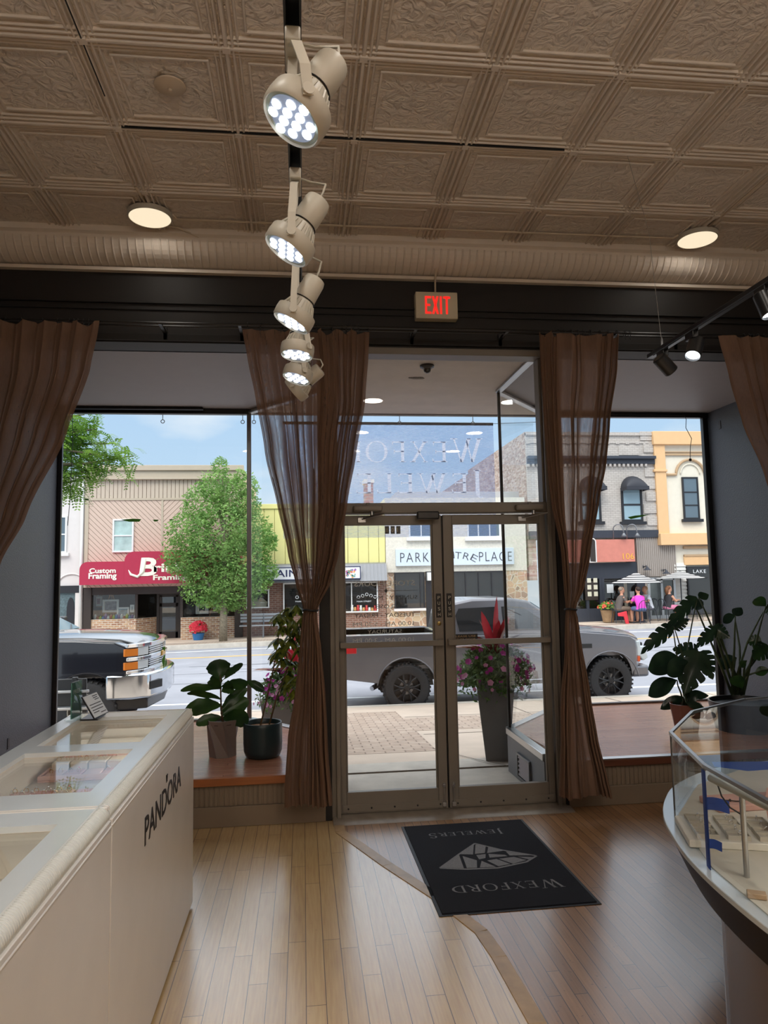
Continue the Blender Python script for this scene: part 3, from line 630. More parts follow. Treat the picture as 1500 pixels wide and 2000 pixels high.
# eyebolts on the lintel and the mesh banner hung from them
for i, (px, lab) in enumerate(((780, 'steel eye hook above the middle of the banner'), (923, 'steel eye hook above the right end of the banner'), (318, 'steel eye hook over the left shop window'), (474, 'steel eye hook left of the grey corner post'), (496, 'steel eye hook just right of the grey corner post'))):
    y = YG+.09; c = at(px, 806, Y=y); mb = MB(); z0 = ZS-.04
    mb.tube([(c.x, y, ZS-.035), (c.x, y, z0-.05)], .004, 6); mb.ring((c.x, y, z0-.07), .018, .004, (0, 1, 0), 16, 6)
    tag(mb.build('eye_hook', M['alug'], smooth=True), lab, 'hook', 'eye hooks along the window head')
YN = YG+.17
b0, b1 = at(963, 828, Y=YN), at(963, 985, Y=YN); bx0, bx1 = -.20, b0.x
M['mesh'] = None
def bannermat(name='blue_mesh_vinyl', c1=(130, 152, 205), c2=(140, 165, 225), lo=.24, tr=.5):
    m = D.materials.new(name); m.use_nodes = True; nt = m.node_tree; nt.nodes.clear(); o = nt.nodes.new('ShaderNodeOutputMaterial')
    t = nt.nodes.new('ShaderNodeBsdfTransparent'); t.inputs[0].default_value = (.93, .95, 1, 1); d = nt.nodes.new('ShaderNodeBsdfDiffuse'); d.inputs[0].default_value = (*srgb(*c1), 1)
    tl = nt.nodes.new('ShaderNodeBsdfTranslucent'); tl.inputs[0].default_value = (*srgb(*c2), 1)
    a = nt.nodes.new('ShaderNodeMixShader'); a.inputs[0].default_value = tr; b = nt.nodes.new('ShaderNodeMixShader')
    tcn = nt.nodes.new('ShaderNodeTexCoord'); mp = nt.nodes.new('ShaderNodeMapping'); mp.inputs['Scale'].default_value = (4, 1, 60); n = nt.nodes.new('ShaderNodeTexNoise'); n.inputs['Scale'].default_value = 3; n.inputs['Detail'].default_value = 3
    nt.links.new(tcn.outputs['Object'], mp.inputs[0]); nt.links.new(mp.outputs[0], n.inputs['Vector'])
    ma = nt.nodes.new('ShaderNodeMath'); ma.operation = 'MULTIPLY_ADD'; ma.inputs[1].default_value = .35; ma.inputs[2].default_value = lo; nt.links.new(n.outputs['Fac'], ma.inputs[0])
    nt.links.new(d.outputs[0], a.inputs[1]); nt.links.new(tl.outputs[0], a.inputs[2]); nt.links.new(ma.outputs[0], b.inputs[0]); nt.links.new(t.outputs[0], b.inputs[1]); nt.links.new(a.outputs[0], b.inputs[2]); nt.links.new(b.outputs[0], o.inputs[0])
    return m
bn = empty('shop_banner', ((bx0+bx1)/2, YN, b1.z), 'blue see-through mesh banner with the shop name in reverse, hung outside above the doors', 'banner')
P = []
for i in range(24):
    z = b0.z+(b1.z-.35-b0.z)*i/23; row = []
    for j in range(40):
        x = bx0+(bx1-bx0)*j/39; row.append((x, YN+.008*math.sin(j*.5)*(i/23), z))
    P.append(row)
mb = MB(); mb.grid(P); mb.build('mesh_sheet', bannermat(), bn, smooth=True)
mb = MB(); mb.box(bx0, bx1, YN-.004, YN+.004, b0.z-.018, b0.z+.012); mb.build('hem', mat('grey_hem', srgb(110, 112, 122), .7), bn)
mb = MB(); mb.tube([(bx1-.03, YN, b0.z), (bx1+.7, YN, b0.z+.035)], .003, 6); mb.build('cord', M['alug'], bn)
wl = bannermat('white_banner_letter', (245, 248, 252), (254, 254, 255), .80, .97)
for s, (pxr, pyt, pyb) in (('WEXFORD', (945, 856, 902)), ('JEWELERS', (945, 918, 962))):
    c0, c1 = at(pxr, pyb, Y=YN), at(pxr, pyt, Y=YN)
    roman(s, (c0.x, YN+.014, c0.z), (-1, 0, 0), (0, 0, 1), (c1.z-c0.z), wl, bn, flat=True, small=.86, width=1.86 if s[0] == 'W' else 1.92)
# ------------------------------------------------------------------ the street
ZR, ZK = -.50, -.34                        # road, sidewalk at the kerb
YK, YK2, YF = 11.77, 25.0, 27.4            # near kerb, far kerb, far facades
conc = mat('peach_concrete', srgb(206, 188, 170), .85, var=.08, vscale=2.5, bump=.2, bscale=60)
conc2 = mat('pale_concrete', srgb(198, 190, 178), .85, var=.12, vscale=5, bump=.2, bscale=50)
joint = mat('dark_joint', srgb(110, 98, 88), .9)
asph = mat('grey_asphalt', srgb(146, 148, 156), .8, var=.10, vscale=1.2, bump=.3, bscale=120)
paver = brickmat('brick_pavers', srgb(196, 176, 158), srgb(182, 160, 142), srgb(140, 122, 108), .21, .10, .008, plane='XY', var=.3)
paver2 = brickmat('far_brick_pavers', srgb(184, 168, 152), srgb(168, 150, 136), srgb(120, 108, 98), .21, .10, .012, plane='XY', var=.3)
def strip(name, x0, x1, pts, m, **k):
    """ground strip; pts = (y, z) along the depth, given a thickness"""
    mb = MB(); pr = list(pts)+[(pts[-1][0], pts[-1][1]-.12), (pts[0][0], pts[0][1]-.12)]
    mb.prism(pr, x0, x1, 'X'); return mb.build(name, m, **(k or S_))
strip('entry_slab', -.6, 2.7, [(5.44, -.012), (7.0, -.05)], conc2)
def zy(y): return -.051+(ZK+.051)*(y-7.0)/(YK-.16-7.0)
XBAY = -1.8                               # left of this the kerb stands nearer the shop
strip('sidewalk', XBAY, 20, [(7.0, -.051), (YK-.16, ZK)], conc); strip('sidewalk', -16, XBAY, [(7.0, -.051), (10.14, zy(10.14))], conc)
strip('sidewalk', -.1, 1.38, [(7.5, zy(7.5)+.002), (10.9, zy(10.9)+.002)], paver); strip('sidewalk', 1.38, 4.2, [(8.9, zy(8.9)+.002), (10.1, zy(10.1)+.002)], paver)
strip('kerb', XBAY, 20, [(YK-.16, ZK+.003), (YK, ZK), (YK+.001, ZR)], conc2); strip('kerb', -16, XBAY, [(10.14, zy(10.14)+.003), (10.3, zy(10.3)), (10.301, ZR)], conc2)
mb = MB()
for x in (-1.2, 3.2, 5.0, 6.8, 8.6):
    mb.add([(x-.008, 7.0, zy(7)+.003), (x+.008, 7.0, zy(7)+.003), (x+.008, 11.7, zy(11.7)+.003), (x-.008, 11.7, zy(11.7)+.003)], [(0, 1, 2, 3)])
for y in (8.6, 10.2):
    for xa, xb in ((XBAY, -.1), (1.42, 20)): mb.add([(xa, y-.008, zy(y)+.003), (xb, y-.008, zy(y)+.003), (xb, y+.008, zy(y)+.003), (xa, y+.008, zy(y)+.003)], [(0, 1, 2, 3)])
pp_ = [at(845, 1455, Z=-.05), at(900, 1475, Z=-.05), at(935, 1487, Z=-.05), at(990, 1500, Z=-.04)]
for a, b in zip(pp_[:-1], pp_[1:]):
    mb.add([(a.x, a.y-.012, zy(a.y)+.008), (b.x, b.y-.012, zy(b.y)+.008), (b.x, b.y+.012, zy(b.y)+.008), (a.x, a.y+.012, zy(a.y)+.008)], [(0, 1, 2, 3)])
for y in (5.98, 6.62): mb.box(-.1, 2.0, y-.006, y+.006, -.03, -.012-(y-5.44)*.0244+.002)
mb.build('sidewalk_joints', joint, **S_)
def zrd(x, y):                             # the street climbs gently to the right on its far side
    t = max(0, (y-13.4)/(YK2-13.4)); return ZR+(.0167*x-.02)*t
def zfar(x): return zrd(x, YK2)+.155         # far sidewalk
def bil_strip(name, ys, m, zfun, x0=-40, x1=50, th=.12):
    mb = MB(); xs_ = np.linspace(x0, x1, 61); ys2 = []
    for a, b in zip(ys[:-1], ys[1:]): ys2 += list(np.linspace(a, b, 13 if b-a > 3 else 2)[:-1])
    ys2.append(ys[-1])
    mb.grid([[(x, y, zfun(x, y)) for y in ys2] for x in xs_]); mb.grid([[(x, ys2[0], zfun(x, ys2[0])-d) for d in (0, th)] for x in xs_]); mb.grid([[(x, ys2[-1], zfun(x, ys2[-1])-d) for d in (th, 0)] for x in xs_])
    return mb.build(name, m, **S_)
bil_strip('road', [YK, 13.4, YK2], asph, zrd); strip('road', -40, XBAY, [(10.3, ZR), (YK, ZR)], asph)
mb = MB(); mb.box(XBAY-.01, XBAY+.15, 10.2, YK, ZR, ZK-.002); mb.build('kerb', conc2, **S_)
road_w = mat('white_road_paint', srgb(225, 228, 232), .7, var=.05); road_y = mat('yellow_road_paint', srgb(232, 176, 84), .7, var=.05)
for y0, y1, m_ in ((13.40, 13.55, road_w), (21.9, 22.05, road_y), (24.0, 24.14, road_w)):
    bil_strip('road_marking', [y0, y1], m_, lambda x, y: zrd(x, y)+.006, th=.01)
mb = MB(); rr = random.Random(5)
for k in range(14):
    x = rr.uniform(-6, 14); y = rr.uniform(14.5, 20.5); pts = [(x, y)]
    for j in range(9): x += rr.uniform(.3, .7); y += rr.uniform(-.06, .06); pts.append((x, y))
    for a, b in zip(pts[:-1], pts[1:]): mb.add([(a[0], a[1]-.02, zrd(*a)+.004), (b[0], b[1]-.02, zrd(*b)+.004), (b[0], b[1]+.02, zrd(*b)+.004), (a[0], a[1]+.02, zrd(*a)+.004)], [(0, 1, 2, 3)])
mb.build('road_cracks', mat('tar_seam', srgb(120, 122, 130), .8), **S_)
bil_strip('sidewalk', [YK2, YF+8], conc, lambda x, y: zfar(x)); bil_strip('sidewalk', [YK2+.16, YK2+.9], paver2, lambda x, y: zfar(x)+.004, th=.02)
bil_strip('kerb', [YK2-.03, YK2+.16], conc2, lambda x, y: zfar(x)+.002, th=.4)

def F(x0, y0, x1, y1, Y=YF):
    mx_, my_ = (x0+x1)/2, (y0+y1)/2
    a, b = at(x0, my_, Y=Y), at(x1, my_, Y=Y); c, d = at(mx_, y0, Y=Y), at(mx_, y1, Y=Y)
    return a.x, b.x, d.z, c.z                 # x0,x1,zlow,zhigh
def slab(mb, r, y0, y1): return mb.box(r[0], r[1], y0, y1, r[2], r[3])
dk = mat('dark_shop_interior', srgb(44, 40, 38), .8); dglass = glassmat('shop_glass', (.62, .66, .66), .10, .6)  # dk: near-black tone stands in for the shade of unlit shop rooms
upglass = mat('upstairs_glass', srgb(92, 108, 118), .06, spec=.9)
palepane = mat('net_curtained_glass', srgb(170, 196, 192), .15, var=.25, vscale=3)
wframe = mat('white_window_frame', srgb(226, 228, 226), .5); bframe = mat('near_black_frame', srgb(34, 34, 38), .4)
def winpart(b, r, frame=wframe, glass=upglass, rails=(.5,), cols=(), fw=.06, Y=YF, sill=None, name='window'):
    x0, x1, z0, z1 = r; mb = MB()
    mb.box(x0, x1, Y-.06, Y+.04, z0, z0+fw); mb.box(x0, x1, Y-.06, Y+.04, z1-fw, z1); mb.box(x0, x0+fw, Y-.06, Y+.04, z0+fw, z1-fw); mb.box(x1-fw, x1, Y-.06, Y+.04, z0+fw, z1-fw)
    for t in rails: z = z0+(z1-z0)*t; mb.box(x0+fw, x1-fw, Y-.055, Y+.03, z-fw*.4, z+fw*.4)
    for t in cols: x = x0+(x1-x0)*t; mb.box(x-fw*.4, x+fw*.4, Y-.055, Y+.03, z0+fw, z1-fw)
    if sill: mb.box(x0-.1, x1+.1, Y-.14, Y, z0-.12, z0)
    w = mb.build(name, frame, b, bevel=.004)
    mb = MB(); mb.box(x0+fw*.5, x1-fw*.5, Y-.03, Y-.02, z0+fw*.5, z1-fw*.5); mb.build('pane', glass, w)
    return w
def bld(name, r, lab): return empty(name, ((r[0]+r[1])/2, YF, zfar((r[0]+r[1])/2)), lab, 'building', None)
ZBK = -.75

# --- 1: pale stucco building at the far left
stucco = mat('white_stucco', srgb(218, 212, 208), .9, bump=.3, bscale=8)
r1 = F(60, 931, 164, 1150); B = bld('stucco_building', r1, 'pale stucco building at the far left of the street, left of the framing shop')
mb = MB(); mb.box(-13, r1[1], YF, YF+8, r1[2]-.1, r1[3]); mb.build('wall', stucco, B)
mb = MB(); mb.box(-13, r1[1]-.25, YF+.02, YF+7, ZBK, r1[2]-.1); mb.build('shopfront', mat('teal_wallpaper_shopfront', srgb(86, 104, 108), .5, var=.35, vscale=18), B)
mb = MB(); mb.box(r1[1]-.25, r1[1], YF-.05, YF+7, ZBK, r1[2]-.1); mb.build('pier', stucco, B)
q = F(112, 1144, 156, 1158); mb = MB(); mb.box(q[0]-1, q[1], YF-.06, YF, q[2], q[3]); mb.build('shopfront_head', bframe, B)
q = F(130, 1175, 145, 1238); mb = MB(); pts = [(q[0], ZBK), (q[1], ZBK)]+[((q[0]+q[1])/2+(q[1]-q[0])/2*math.cos(a*PI/10), q[3]-.35+.5*math.sin(a*PI/10)) for a in range(11)]
mb.prism(pts, YF-.02, YF+.02, 'Y'); mb.build('arched_door', bframe, B)
winpart(B, F(104, 1008, 131, 1080), wframe, sill=1)
c = at(140, 1140, Y=YF-.03); mb = MB(); mb.tube([(c.x+.48*math.cos(k*PI/12), YF-.02, c.z+.36*math.sin(k*PI/12)) for k in range(13)], .03, 6); mb.build('arch_moulding', stucco, B, smooth=True)
mb = MB(); q = F(155, 1140, 158, 1245); mb.tube([(q[1], YF-.09, ZBK), (q[1], YF-.09, q[3]+4.5)], .05, 8); mb.build('downspout', wframe, B, smooth=True)

# --- 2: framing shop
tanw = mat('beige_board_siding', srgb(196, 180, 162), .8); tan2 = mat('pinkish_tan_siding', srgb(206, 182, 166), .8); trimc = mat('tan_trim', srgb(186, 172, 152), .7)
r2 = F(166, 912, 507, 1145); B = bld('framing_shop', r2, 'tan two-storey framing shop with diagonal boards, red awning and brick base')
XA, XB_ = at(166, 1030, Y=YF).x, at(474, 1030, Y=YF).x
zt, z1_, z2_, z3_ = at(320, 912, Y=YF).z, at(320, 934, Y=YF).z, at(320, 973, Y=YF).z, at(320, 1145, Y=YF).z
mb = MB(); mb.box(XA, XB_, YF, YF+8, z3_, zt); mb.build('wall', tan2, B)
mb = MB(); mb.box(XA, XB_+.05, YF-.22, YF, zt-.16, zt+.04); mb.box(XA, XB_, YF-.14, YF, z1_, zt-.16); mb.box(XA, XB_, YF-.2, YF, z1_-.07, z1_); mb.build('cornice', trimc, B, bevel=.01)
mb = MB(); x = XA+.12
while x < XB_-.2: mb.box(x, x+.135, YF-.05, YF, z2_, z1_-.07); x += .15
mb.build('upright_boards', tanw, B, bevel=.006)
xm = at(317, 1040, Y=YF).x
# diagonal boards on both halves, clipped to their fields
def clip(poly, f):
    o = []
    for i in range(len(poly)):
        a, b = poly[i], poly[(i+1) % len(poly)]; fa, fb = f(a), f(b)
        if fa >= 0: o.append(a)
        if (fa >= 0) != (fb >= 0): t = fa/(fa-fb); o.append((a[0]+(b[0]-a[0])*t, a[1]+(b[1]-a[1])*t))
    return o
mb = MB()
for (xa, xb, s) in ((XA+.14, xm-.04, -1), (xm+.04, XB_, 1)):
    k = -8.0
    while k < 12:
        # board between two 45-degree lines
        P = [(xa-5, k+s*(-5)), (xb+5, k+s*(xb+5-xa)), (xb+5, k+s*(xb+5-xa)+.17), (xa-5, k+s*(-5)+.17)]
        P = clip(P, lambda p: p[0]-xa); P = clip(P, lambda p: xb-p[0]) if P else P
        base = z3_; P = [(p[0], p[1]) for p in P]
        P = clip(P, lambda p: p[1]-(z3_)) if P else P
        P = clip(P, lambda p: (z2_-.08)-p[1]) if P else P
        if len(P) > 2:
            if s < 0: P = P
            mb.prism(P, YF-.04, YF, 'Y')
        k += .19
mb.build('diagonal_boards', tan2, B)
mb = MB(); mb.box(XA, XB_, YF-.07, YF, z2_-.08, z2_+.0); mb.box(XA, XA+.14, YF-.07, YF, z3_, z1_); mb.box(xm-.04, xm+.04, YF-.06, YF, z3_, z2_); mb.build('trim_boards', trimc, B, bevel=.006)
winpart(B, F(221, 1014, 262, 1079), wframe, palepane, Y=YF-.05)
# storefront
brick = brickmat('mixed_tan_brick', srgb(196, 160, 124), srgb(150, 104, 80), srgb(206, 196, 180), .21, .075, .012, var=.5, squash=1)
brown = mat('dark_brown_wood', srgb(52, 42, 36), .5)
zb = at(320, 1207, Y=YF).z; ZS2 = z3_
doorx0, doorx1 = at(311, 1190, Y=YF+1).x, at(348, 1190, Y=YF+1).x
xe0, xe1 = at(266, 1190, Y=YF).x, at(353, 1190, Y=YF).x
mb = MB(); mb.box(XA, XB_, YF+.02, YF+.3, ZS2-.28, ZS2); mb.box(XA, XA+.28, YF-.04, YF+.2, ZBK, ZS2); mb.box(XB_-.3, XB_, YF-.04, YF+.2, ZBK, ZS2)
mb.box(xe0-.05, xe0+.05, YF, YF+.12, zb, ZS2-.28); mb.box(xe1-.02, xe1+.08, YF, YF+.12, zb, ZS2-.28)
mb.box(doorx0-.1, doorx0, YF+1.0, YF+1.12, ZBK, ZS2-.28); mb.box(doorx1, doorx1+.1, YF+1.0, YF+1.12, ZBK, ZS2-.28)
mb.build('shopfront_frame', brown, B, bevel=.006)
mb = MB(); mb.box(XA+.28, xe0, YF, YF+.25, ZBK, zb); mb.prism([(xe0, YF), (doorx0-.1, YF+1), (doorx0-.1, YF+1.2), (xe0, YF+.25)], ZBK, zb); mb.build('brick_base', brick, B); mb = MB()
mb.box(xe1, XB_-.3, YF, YF+.25, ZBK, zb); mb.prism([(xe1, YF), (xe1, YF+.25), (doorx1+.1, YF+1.2), (doorx1+.1, YF+1)], ZBK, zb)
mb.build('brick_base', brick, B)
mb = MB(); mb.box(XA+.2, XB_-.2, YF+2.6, YF+2.7, ZBK, ZS2); mb.box(XA+.05, XA+.25, YF+.3, YF+2.6, ZBK, ZS2); mb.box(XB_-.25, XB_-.05, YF+.3, YF+2.6, ZBK, ZS2); mb.box(XA, XB_, YF+.3, YF+2.7, ZS2-.1, ZS2-.0)
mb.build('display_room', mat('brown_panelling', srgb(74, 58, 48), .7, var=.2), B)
def vpane(par, a, b, z0, z1): 
    m_ = MB(); m_.add([(a[0], a[1], z0), (b[0], b[1], z0), (b[0], b[1], z1), (a[0], a[1], z1)], [(0, 1, 2, 3)]); return m_.build('display_glass', dglass, par)
vpane(B, (XA+.28, YF+.1), (xe0-.05, YF+.1), zb, ZS2-.28); vpane(B, (xe0+.05, YF+.1), (doorx0-.1, YF+1.05), zb, ZS2-.28); vpane(B, (xe1+.08, YF+.1), (XB_-.3, YF+.1), zb, ZS2-.28)
mb = MB(); mb.box(doorx0, doorx1, YF+1.03, YF+1.08, ZBK+.02, zfar(-5)+.25); mb.box(doorx0, doorx0+.1, YF+1.03, YF+1.08, ZBK, ZS2-.35); mb.box(doorx1-.1, doorx1, YF+1.03, YF+1.08, ZBK, ZS2-.35); mb.box(doorx0, doorx1, YF+1.03, YF+1.08, .75, .9); mb.box(doorx0, doorx1, YF+1.03, YF+1.08, ZS2-.42, ZS2-.28)
dd = mb.build('shop_door', brown, B, bevel=.004); m_ = MB(); m_.box(doorx0+.05, doorx1-.05, YF+1.05, YF+1.06, ZBK+.1, ZS2-.4); m_.build('door_glass', dglass, dd)
mb = MB(); mb.box(XA+.3, xe0, YF+.25, YF+1.3, zb-.1, zb-.02); mb.build('display_shelf', trimc, B); mb = MB(); mb.box(xe1+.1, XB_-.3, YF+.25, YF+1.3, zb-.1, zb-.02); mb.build('display_shelf', trimc, B)
# red awning board in two heights with rounded corners
red = mat('crimson_awning', srgb(172, 34, 66), .55); cream = mat('cream_letters', srgb(244, 238, 220), .6)
def roundtop(x0, x1, z0, z1, r, left=True, right=False):
    pts = [(x0, z0), (x1, z0)]
    if right: pts += [(x1-r+r*math.cos(a*PI/16), z1-r+r*math.sin(a*PI/16)) for a in range(9)]
    else: pts.append((x1, z1))
    if left: pts += [(x0+r-r*math.sin(a*PI/16), z1-r+r*math.cos(a*PI/16)) for a in range(9)]
    else: pts.append((x0, z1))
    return pts
YA = YF-.75
qa, qb = F(155, 1097, 244, 1142, YA), F(243, 1076, 470, 1140, YA)
qb = (qb[0], qb[1], qa[2], qb[3])
mb = MB(); mb.prism(roundtop(*qa, .28), YA, YF, 'Y'); mb.prism(roundtop(*qb, .34, True, True), YA-.02, YF, 'Y')
aw = mb.build('awning', red, B)
for s, (a0, b0_, a1, b1_) in (('Custom', (174, 1107, 226, 1119)), ('Framing', (172, 1119, 227, 1133))):
    q = F(a0, b0_, a1, b1_, YA-.01); lettering(s, (q[0], YA-.012, q[2]+(.06 if s[0] == 'F' else 0)), (1, 0, 0), (0, 0, 1), (q[3]-q[2])*.8, cream, aw, width=q[1]-q[0], bold=.03)
YA2 = YA-.03
q = F(252, 1090, 297, 1128, YA2); lettering('B', (q[0]+.3, YA2, q[2]+.08), (1, 0, 0), (.12, 0, 1), q[3]-q[2]-.05, cream, aw, width=.62, bold=.03)
mb = MB(); mb.tube([(q[0]+.55, YA2, q[3]-.02), (q[0]+.5, YA2, q[2]+.22), (q[0]+.3, YA2, q[2]+.03), (q[0]+.06, YA2, q[2]+.12), (q[0]-.02, YA2, q[2]+.28)], [.05, .05, .05, .045, .01], 8); mb.build('lettering', cream, aw, smooth=True)
q = F(299, 1098, 372, 1116, YA2); lettering('rinks', (q[0], YA2, q[2]), (1, 0, 0), (0, 0, 1), (q[3]-q[2])*.95, cream, aw, width=q[1]-q[0], bold=.03)
q = F(298, 1121, 366, 1132, YA2); lettering('Framing', (q[0], YA2, q[2]), (1, 0, 0), (0, 0, 1), (q[3]-q[2])*.9, cream, aw, width=q[1]-q[0], bold=.03)
# things in its windows: pictures on easels and small goods
easelw = mat('easel_wood', srgb(196, 140, 84), .6)
def picture(px0, py0, px1, py1, y, c_in, fr, lab, legs=True, mat_w=.22):
    q = F(px0, py0, px1, py1, y); g = empty('framed_picture', ((q[0]+q[1])/2, y, q[2]), lab, 'picture', 'pictures in the framing shop window')
    w = .06; m1 = MB(); m1.box(q[0], q[1], y, y+.04, q[2], q[2]+w); m1.box(q[0], q[1], y, y+.04, q[3]-w, q[3]); m1.box(q[0], q[0]+w, y, y+.04, q[2]+w, q[3]-w); m1.box(q[1]-w, q[1], y, y+.04, q[2]+w, q[3]-w)
    m1.build('frame', fr, g)
    m1 = MB(); m1.box(q[0]+w, q[1]-w, y+.01, y+.03, q[2]+w, q[3]-w); m1.build('mount', cream, g)
    dx, dz = (q[1]-q[0])*mat_w, (q[3]-q[2])*mat_w; m1 = MB(); m1.box(q[0]+dx, q[1]-dx, y+.002, y+.012, q[2]+dz, q[3]-dz); m1.build('image', c_in, g)
    if legs:
        e = empty('easel', ((q[0]+q[1])/2, y+.1, zb), lab.replace('picture', 'easel').split(',')[0].replace('wide landscape easel in a white frame on an easel', 'easel with the wide landscape').replace('small upright easel with a pink print', 'easel with the pink print').replace('pale framed easel behind the tree trunk in the framing shop window', 'easel behind the tree trunk')+', framing shop window', 'easel', 'easels in the framing shop window')
        xm_ = (q[0]+q[1])/2
        for s in (-1, 1): m1 = MB(); m1.tube([(xm_+s*.3, y+.07, zb-.02), (xm_+s*.04, y+.09, q[3]+.22)], .022, 6); m1.build('leg', easelw, e)
        m1 = MB(); m1.tube([(xm_, y+.5, zb-.02), (xm_, y+.1, q[3]+.2)], .022, 6); m1.build('leg', easelw, e)
        m1 = MB(); m1.box(xm_-.28, xm_+.28, y+.05, y+.07, q[2]-.04, q[2]); m1.build('ledge', easelw, e)
pc1 = mat('grey_landscape_print', srgb(140, 134, 136), .6, var=.6, vscale=9); pc2 = mat('dark_photo_print', srgb(60, 66, 66), .5, var=.7, vscale=7); pc3 = mat('pink_print', srgb(160, 90, 110), .6, var=.5, vscale=8); pc4 = mat('blue_print', srgb(120, 150, 160), .6, var=.5, vscale=7)
whitef = mat('white_picture_frame', srgb(232, 232, 226), .5); darkf = mat('dark_picture_frame', srgb(70, 62, 58), .5)
picture(200, 1171, 232, 1196, YF+.5, pc1, whitef, 'wide landscape picture in a white frame on an easel, framing shop window', mat_w=.14)
picture(186, 1165, 199, 1184, YF+.7, pc3, whitef, 'small upright picture with a pink print, left end of the framing shop window')
picture(364, 1177, 381, 1199, YF+.35, pc2, darkf, 'dark upright framed picture left of the white framed one, framing shop', legs=False, mat_w=.1)
picture(382, 1179, 407, 1199, YF+.35, pc2, whitef, 'black and white picture in a broad white frame, framing shop right window', legs=False, mat_w=.28)
picture(416, 1172, 432, 1190, YF+.4, pc4, whitef, 'pale framed picture behind the tree trunk in the framing shop window')
picture(228, 1186, 252, 1204, YF+.35, pc4, whitef, 'low pale blue picture leaning in the left framing shop window', legs=False, mat_w=.08)
picture(254, 1181, 262, 1196, YF+.3, pc1, whitef, 'narrow cream picture at the right end of the left shop window', legs=False)
for k in range(16):
    px = 186+k*5.2; q = at(px, 1205, Y=YF+.33); h = .10+.13*rr.random()
    c_ = (srgb(230, 228, 220), srgb(196, 120, 84), srgb(190, 200, 90), srgb(120, 150, 190), srgb(150, 120, 160))[k % 5]
    mb = MB(); mb.lathe([(.05, 0), (.075, h*.3), (.06, h*.7), (.03, h*.85), (.04, h)], (q.x, q.y, zb-.02), 10)
    tag(mb.build('ornament', mat('ornament_glaze', c_, .4), smooth=True), 'small %s ornament in the left framing shop window, %s' % (('white', 'terracotta', 'lime green', 'blue', 'lilac')[k % 5], ('at its left end', 'left of its middle', 'right of its middle', 'at its right end')[k//5 if k < 15 else 3]), 'ornament', 'ornaments in the framing shop window')

# --- 3: yellow building
ylw = mat('pale_yellow_siding', srgb(232, 224, 150), .75); rbrick = brickmat('brown_red_brick', srgb(138, 100, 84), srgb(112, 78, 66), srgb(150, 134, 122), .21, .075, .01, var=.3)
gmetal = mat('grey_ribbed_metal', srgb(132, 134, 138), .45, metal=.3)
x0 = XB_; x1 = at(753, 1100, Y=YF).x; zt = at(600, 984, Y=YF).z; zm = at(640, 1101, Y=YF).z; zn = at(640, 1136, Y=YF).z
B = bld('yellow_building', (x0, x1, 0, 0), 'yellow board-fronted building with brown brick ground floor and grey metal awning')
mb = MB(); mb.box(x0, x1, YF+.1, YF+8, zm, zt-.02); mb.build('wall', ylw, B)
mb = MB(); x = x0
while x < x1: mb.box(x+.006, min(x+.39, x1), YF+.03, YF+.1, zm, zt-.18); x += .4
mb.box(x0, x1, YF-.02, YF+.12, zt-.18, zt); mb.build('yellow_boards', ylw, B, bevel=.006)
mb = MB(); mb.prism([(YF, zm+.02), (YF-.25, zm-.04), (YF-.55, zn), (YF, zn)], x0, x1, 'X'); x = x0+.05
while x < x1: mb.prism([(YF-.22, zm-.02), (YF-.27, zm-.04), (YF-.58, zn), (YF-.55, zn)], x, x+.03, 'X'); x += .14
mb.build('metal_awning', gmetal, B)
mb = MB(); mb.box(x0, x1, YF+.05, YF+8, ZBK, zn); mb.build('brick_wall', rbrick, B)
YS = YF-.62
q = F(492, 1109, 703, 1131, YS); mb = MB(); mb.box(q[0], q[1], YS, YS+.05, q[2], q[3]); sg = mb.build('sign_board', mat('white_sign', srgb(232, 232, 232), .6), B)
mb = MB(); 
for b_ in ((q[0], q[1], q[3], q[3]+.03), (q[0], q[1], q[2]-.03, q[2]), (q[0]-.03, q[0], q[2]-.03, q[3]+.03), (q[1], q[1]+.03, q[2]-.03, q[3]+.03)): mb.box(b_[0], b_[1], YS-.01, YS+.06, b_[2], b_[3])
navy = mat('navy_print', srgb(36, 44, 84), .6); mb.build('sign_border', navy, sg)
qq = F(517, 1115, 668, 1128, YS); ml_ = F(517, 1115, 670, 1128, YS); lettering('MAIN STREET', (F(519, 1115, 560, 1128, YS)[0], YS-.006, qq[2]+.04), (1, 0, 0), (0, 0, 1), .27, navy, sg, width=2.9, bold=.01)
fl = [mat('sign_flower', c_, .6) for c_ in (srgb(222, 96, 80), srgb(238, 170, 90), srgb(150, 110, 170), srgb(110, 160, 150))]
qf = F(674, 1110, 697, 1130, YS)
for k in range(4):
    mb = MB()
    for j in range(8):
        cx, cz, r_ = rr.uniform(qf[0]+.05, qf[1]-.05), rr.uniform(qf[2]+.05, qf[3]-.05), rr.uniform(.025, .05); mb.prism([(cx+r_*math.cos(a), cz+r_*math.sin(a)) for a in np.linspace(0, 2*PI, 8)[:-1]], YS-.008-.001*k, YS, 'Y')
    mb.build('flower_print', fl[k], sg)
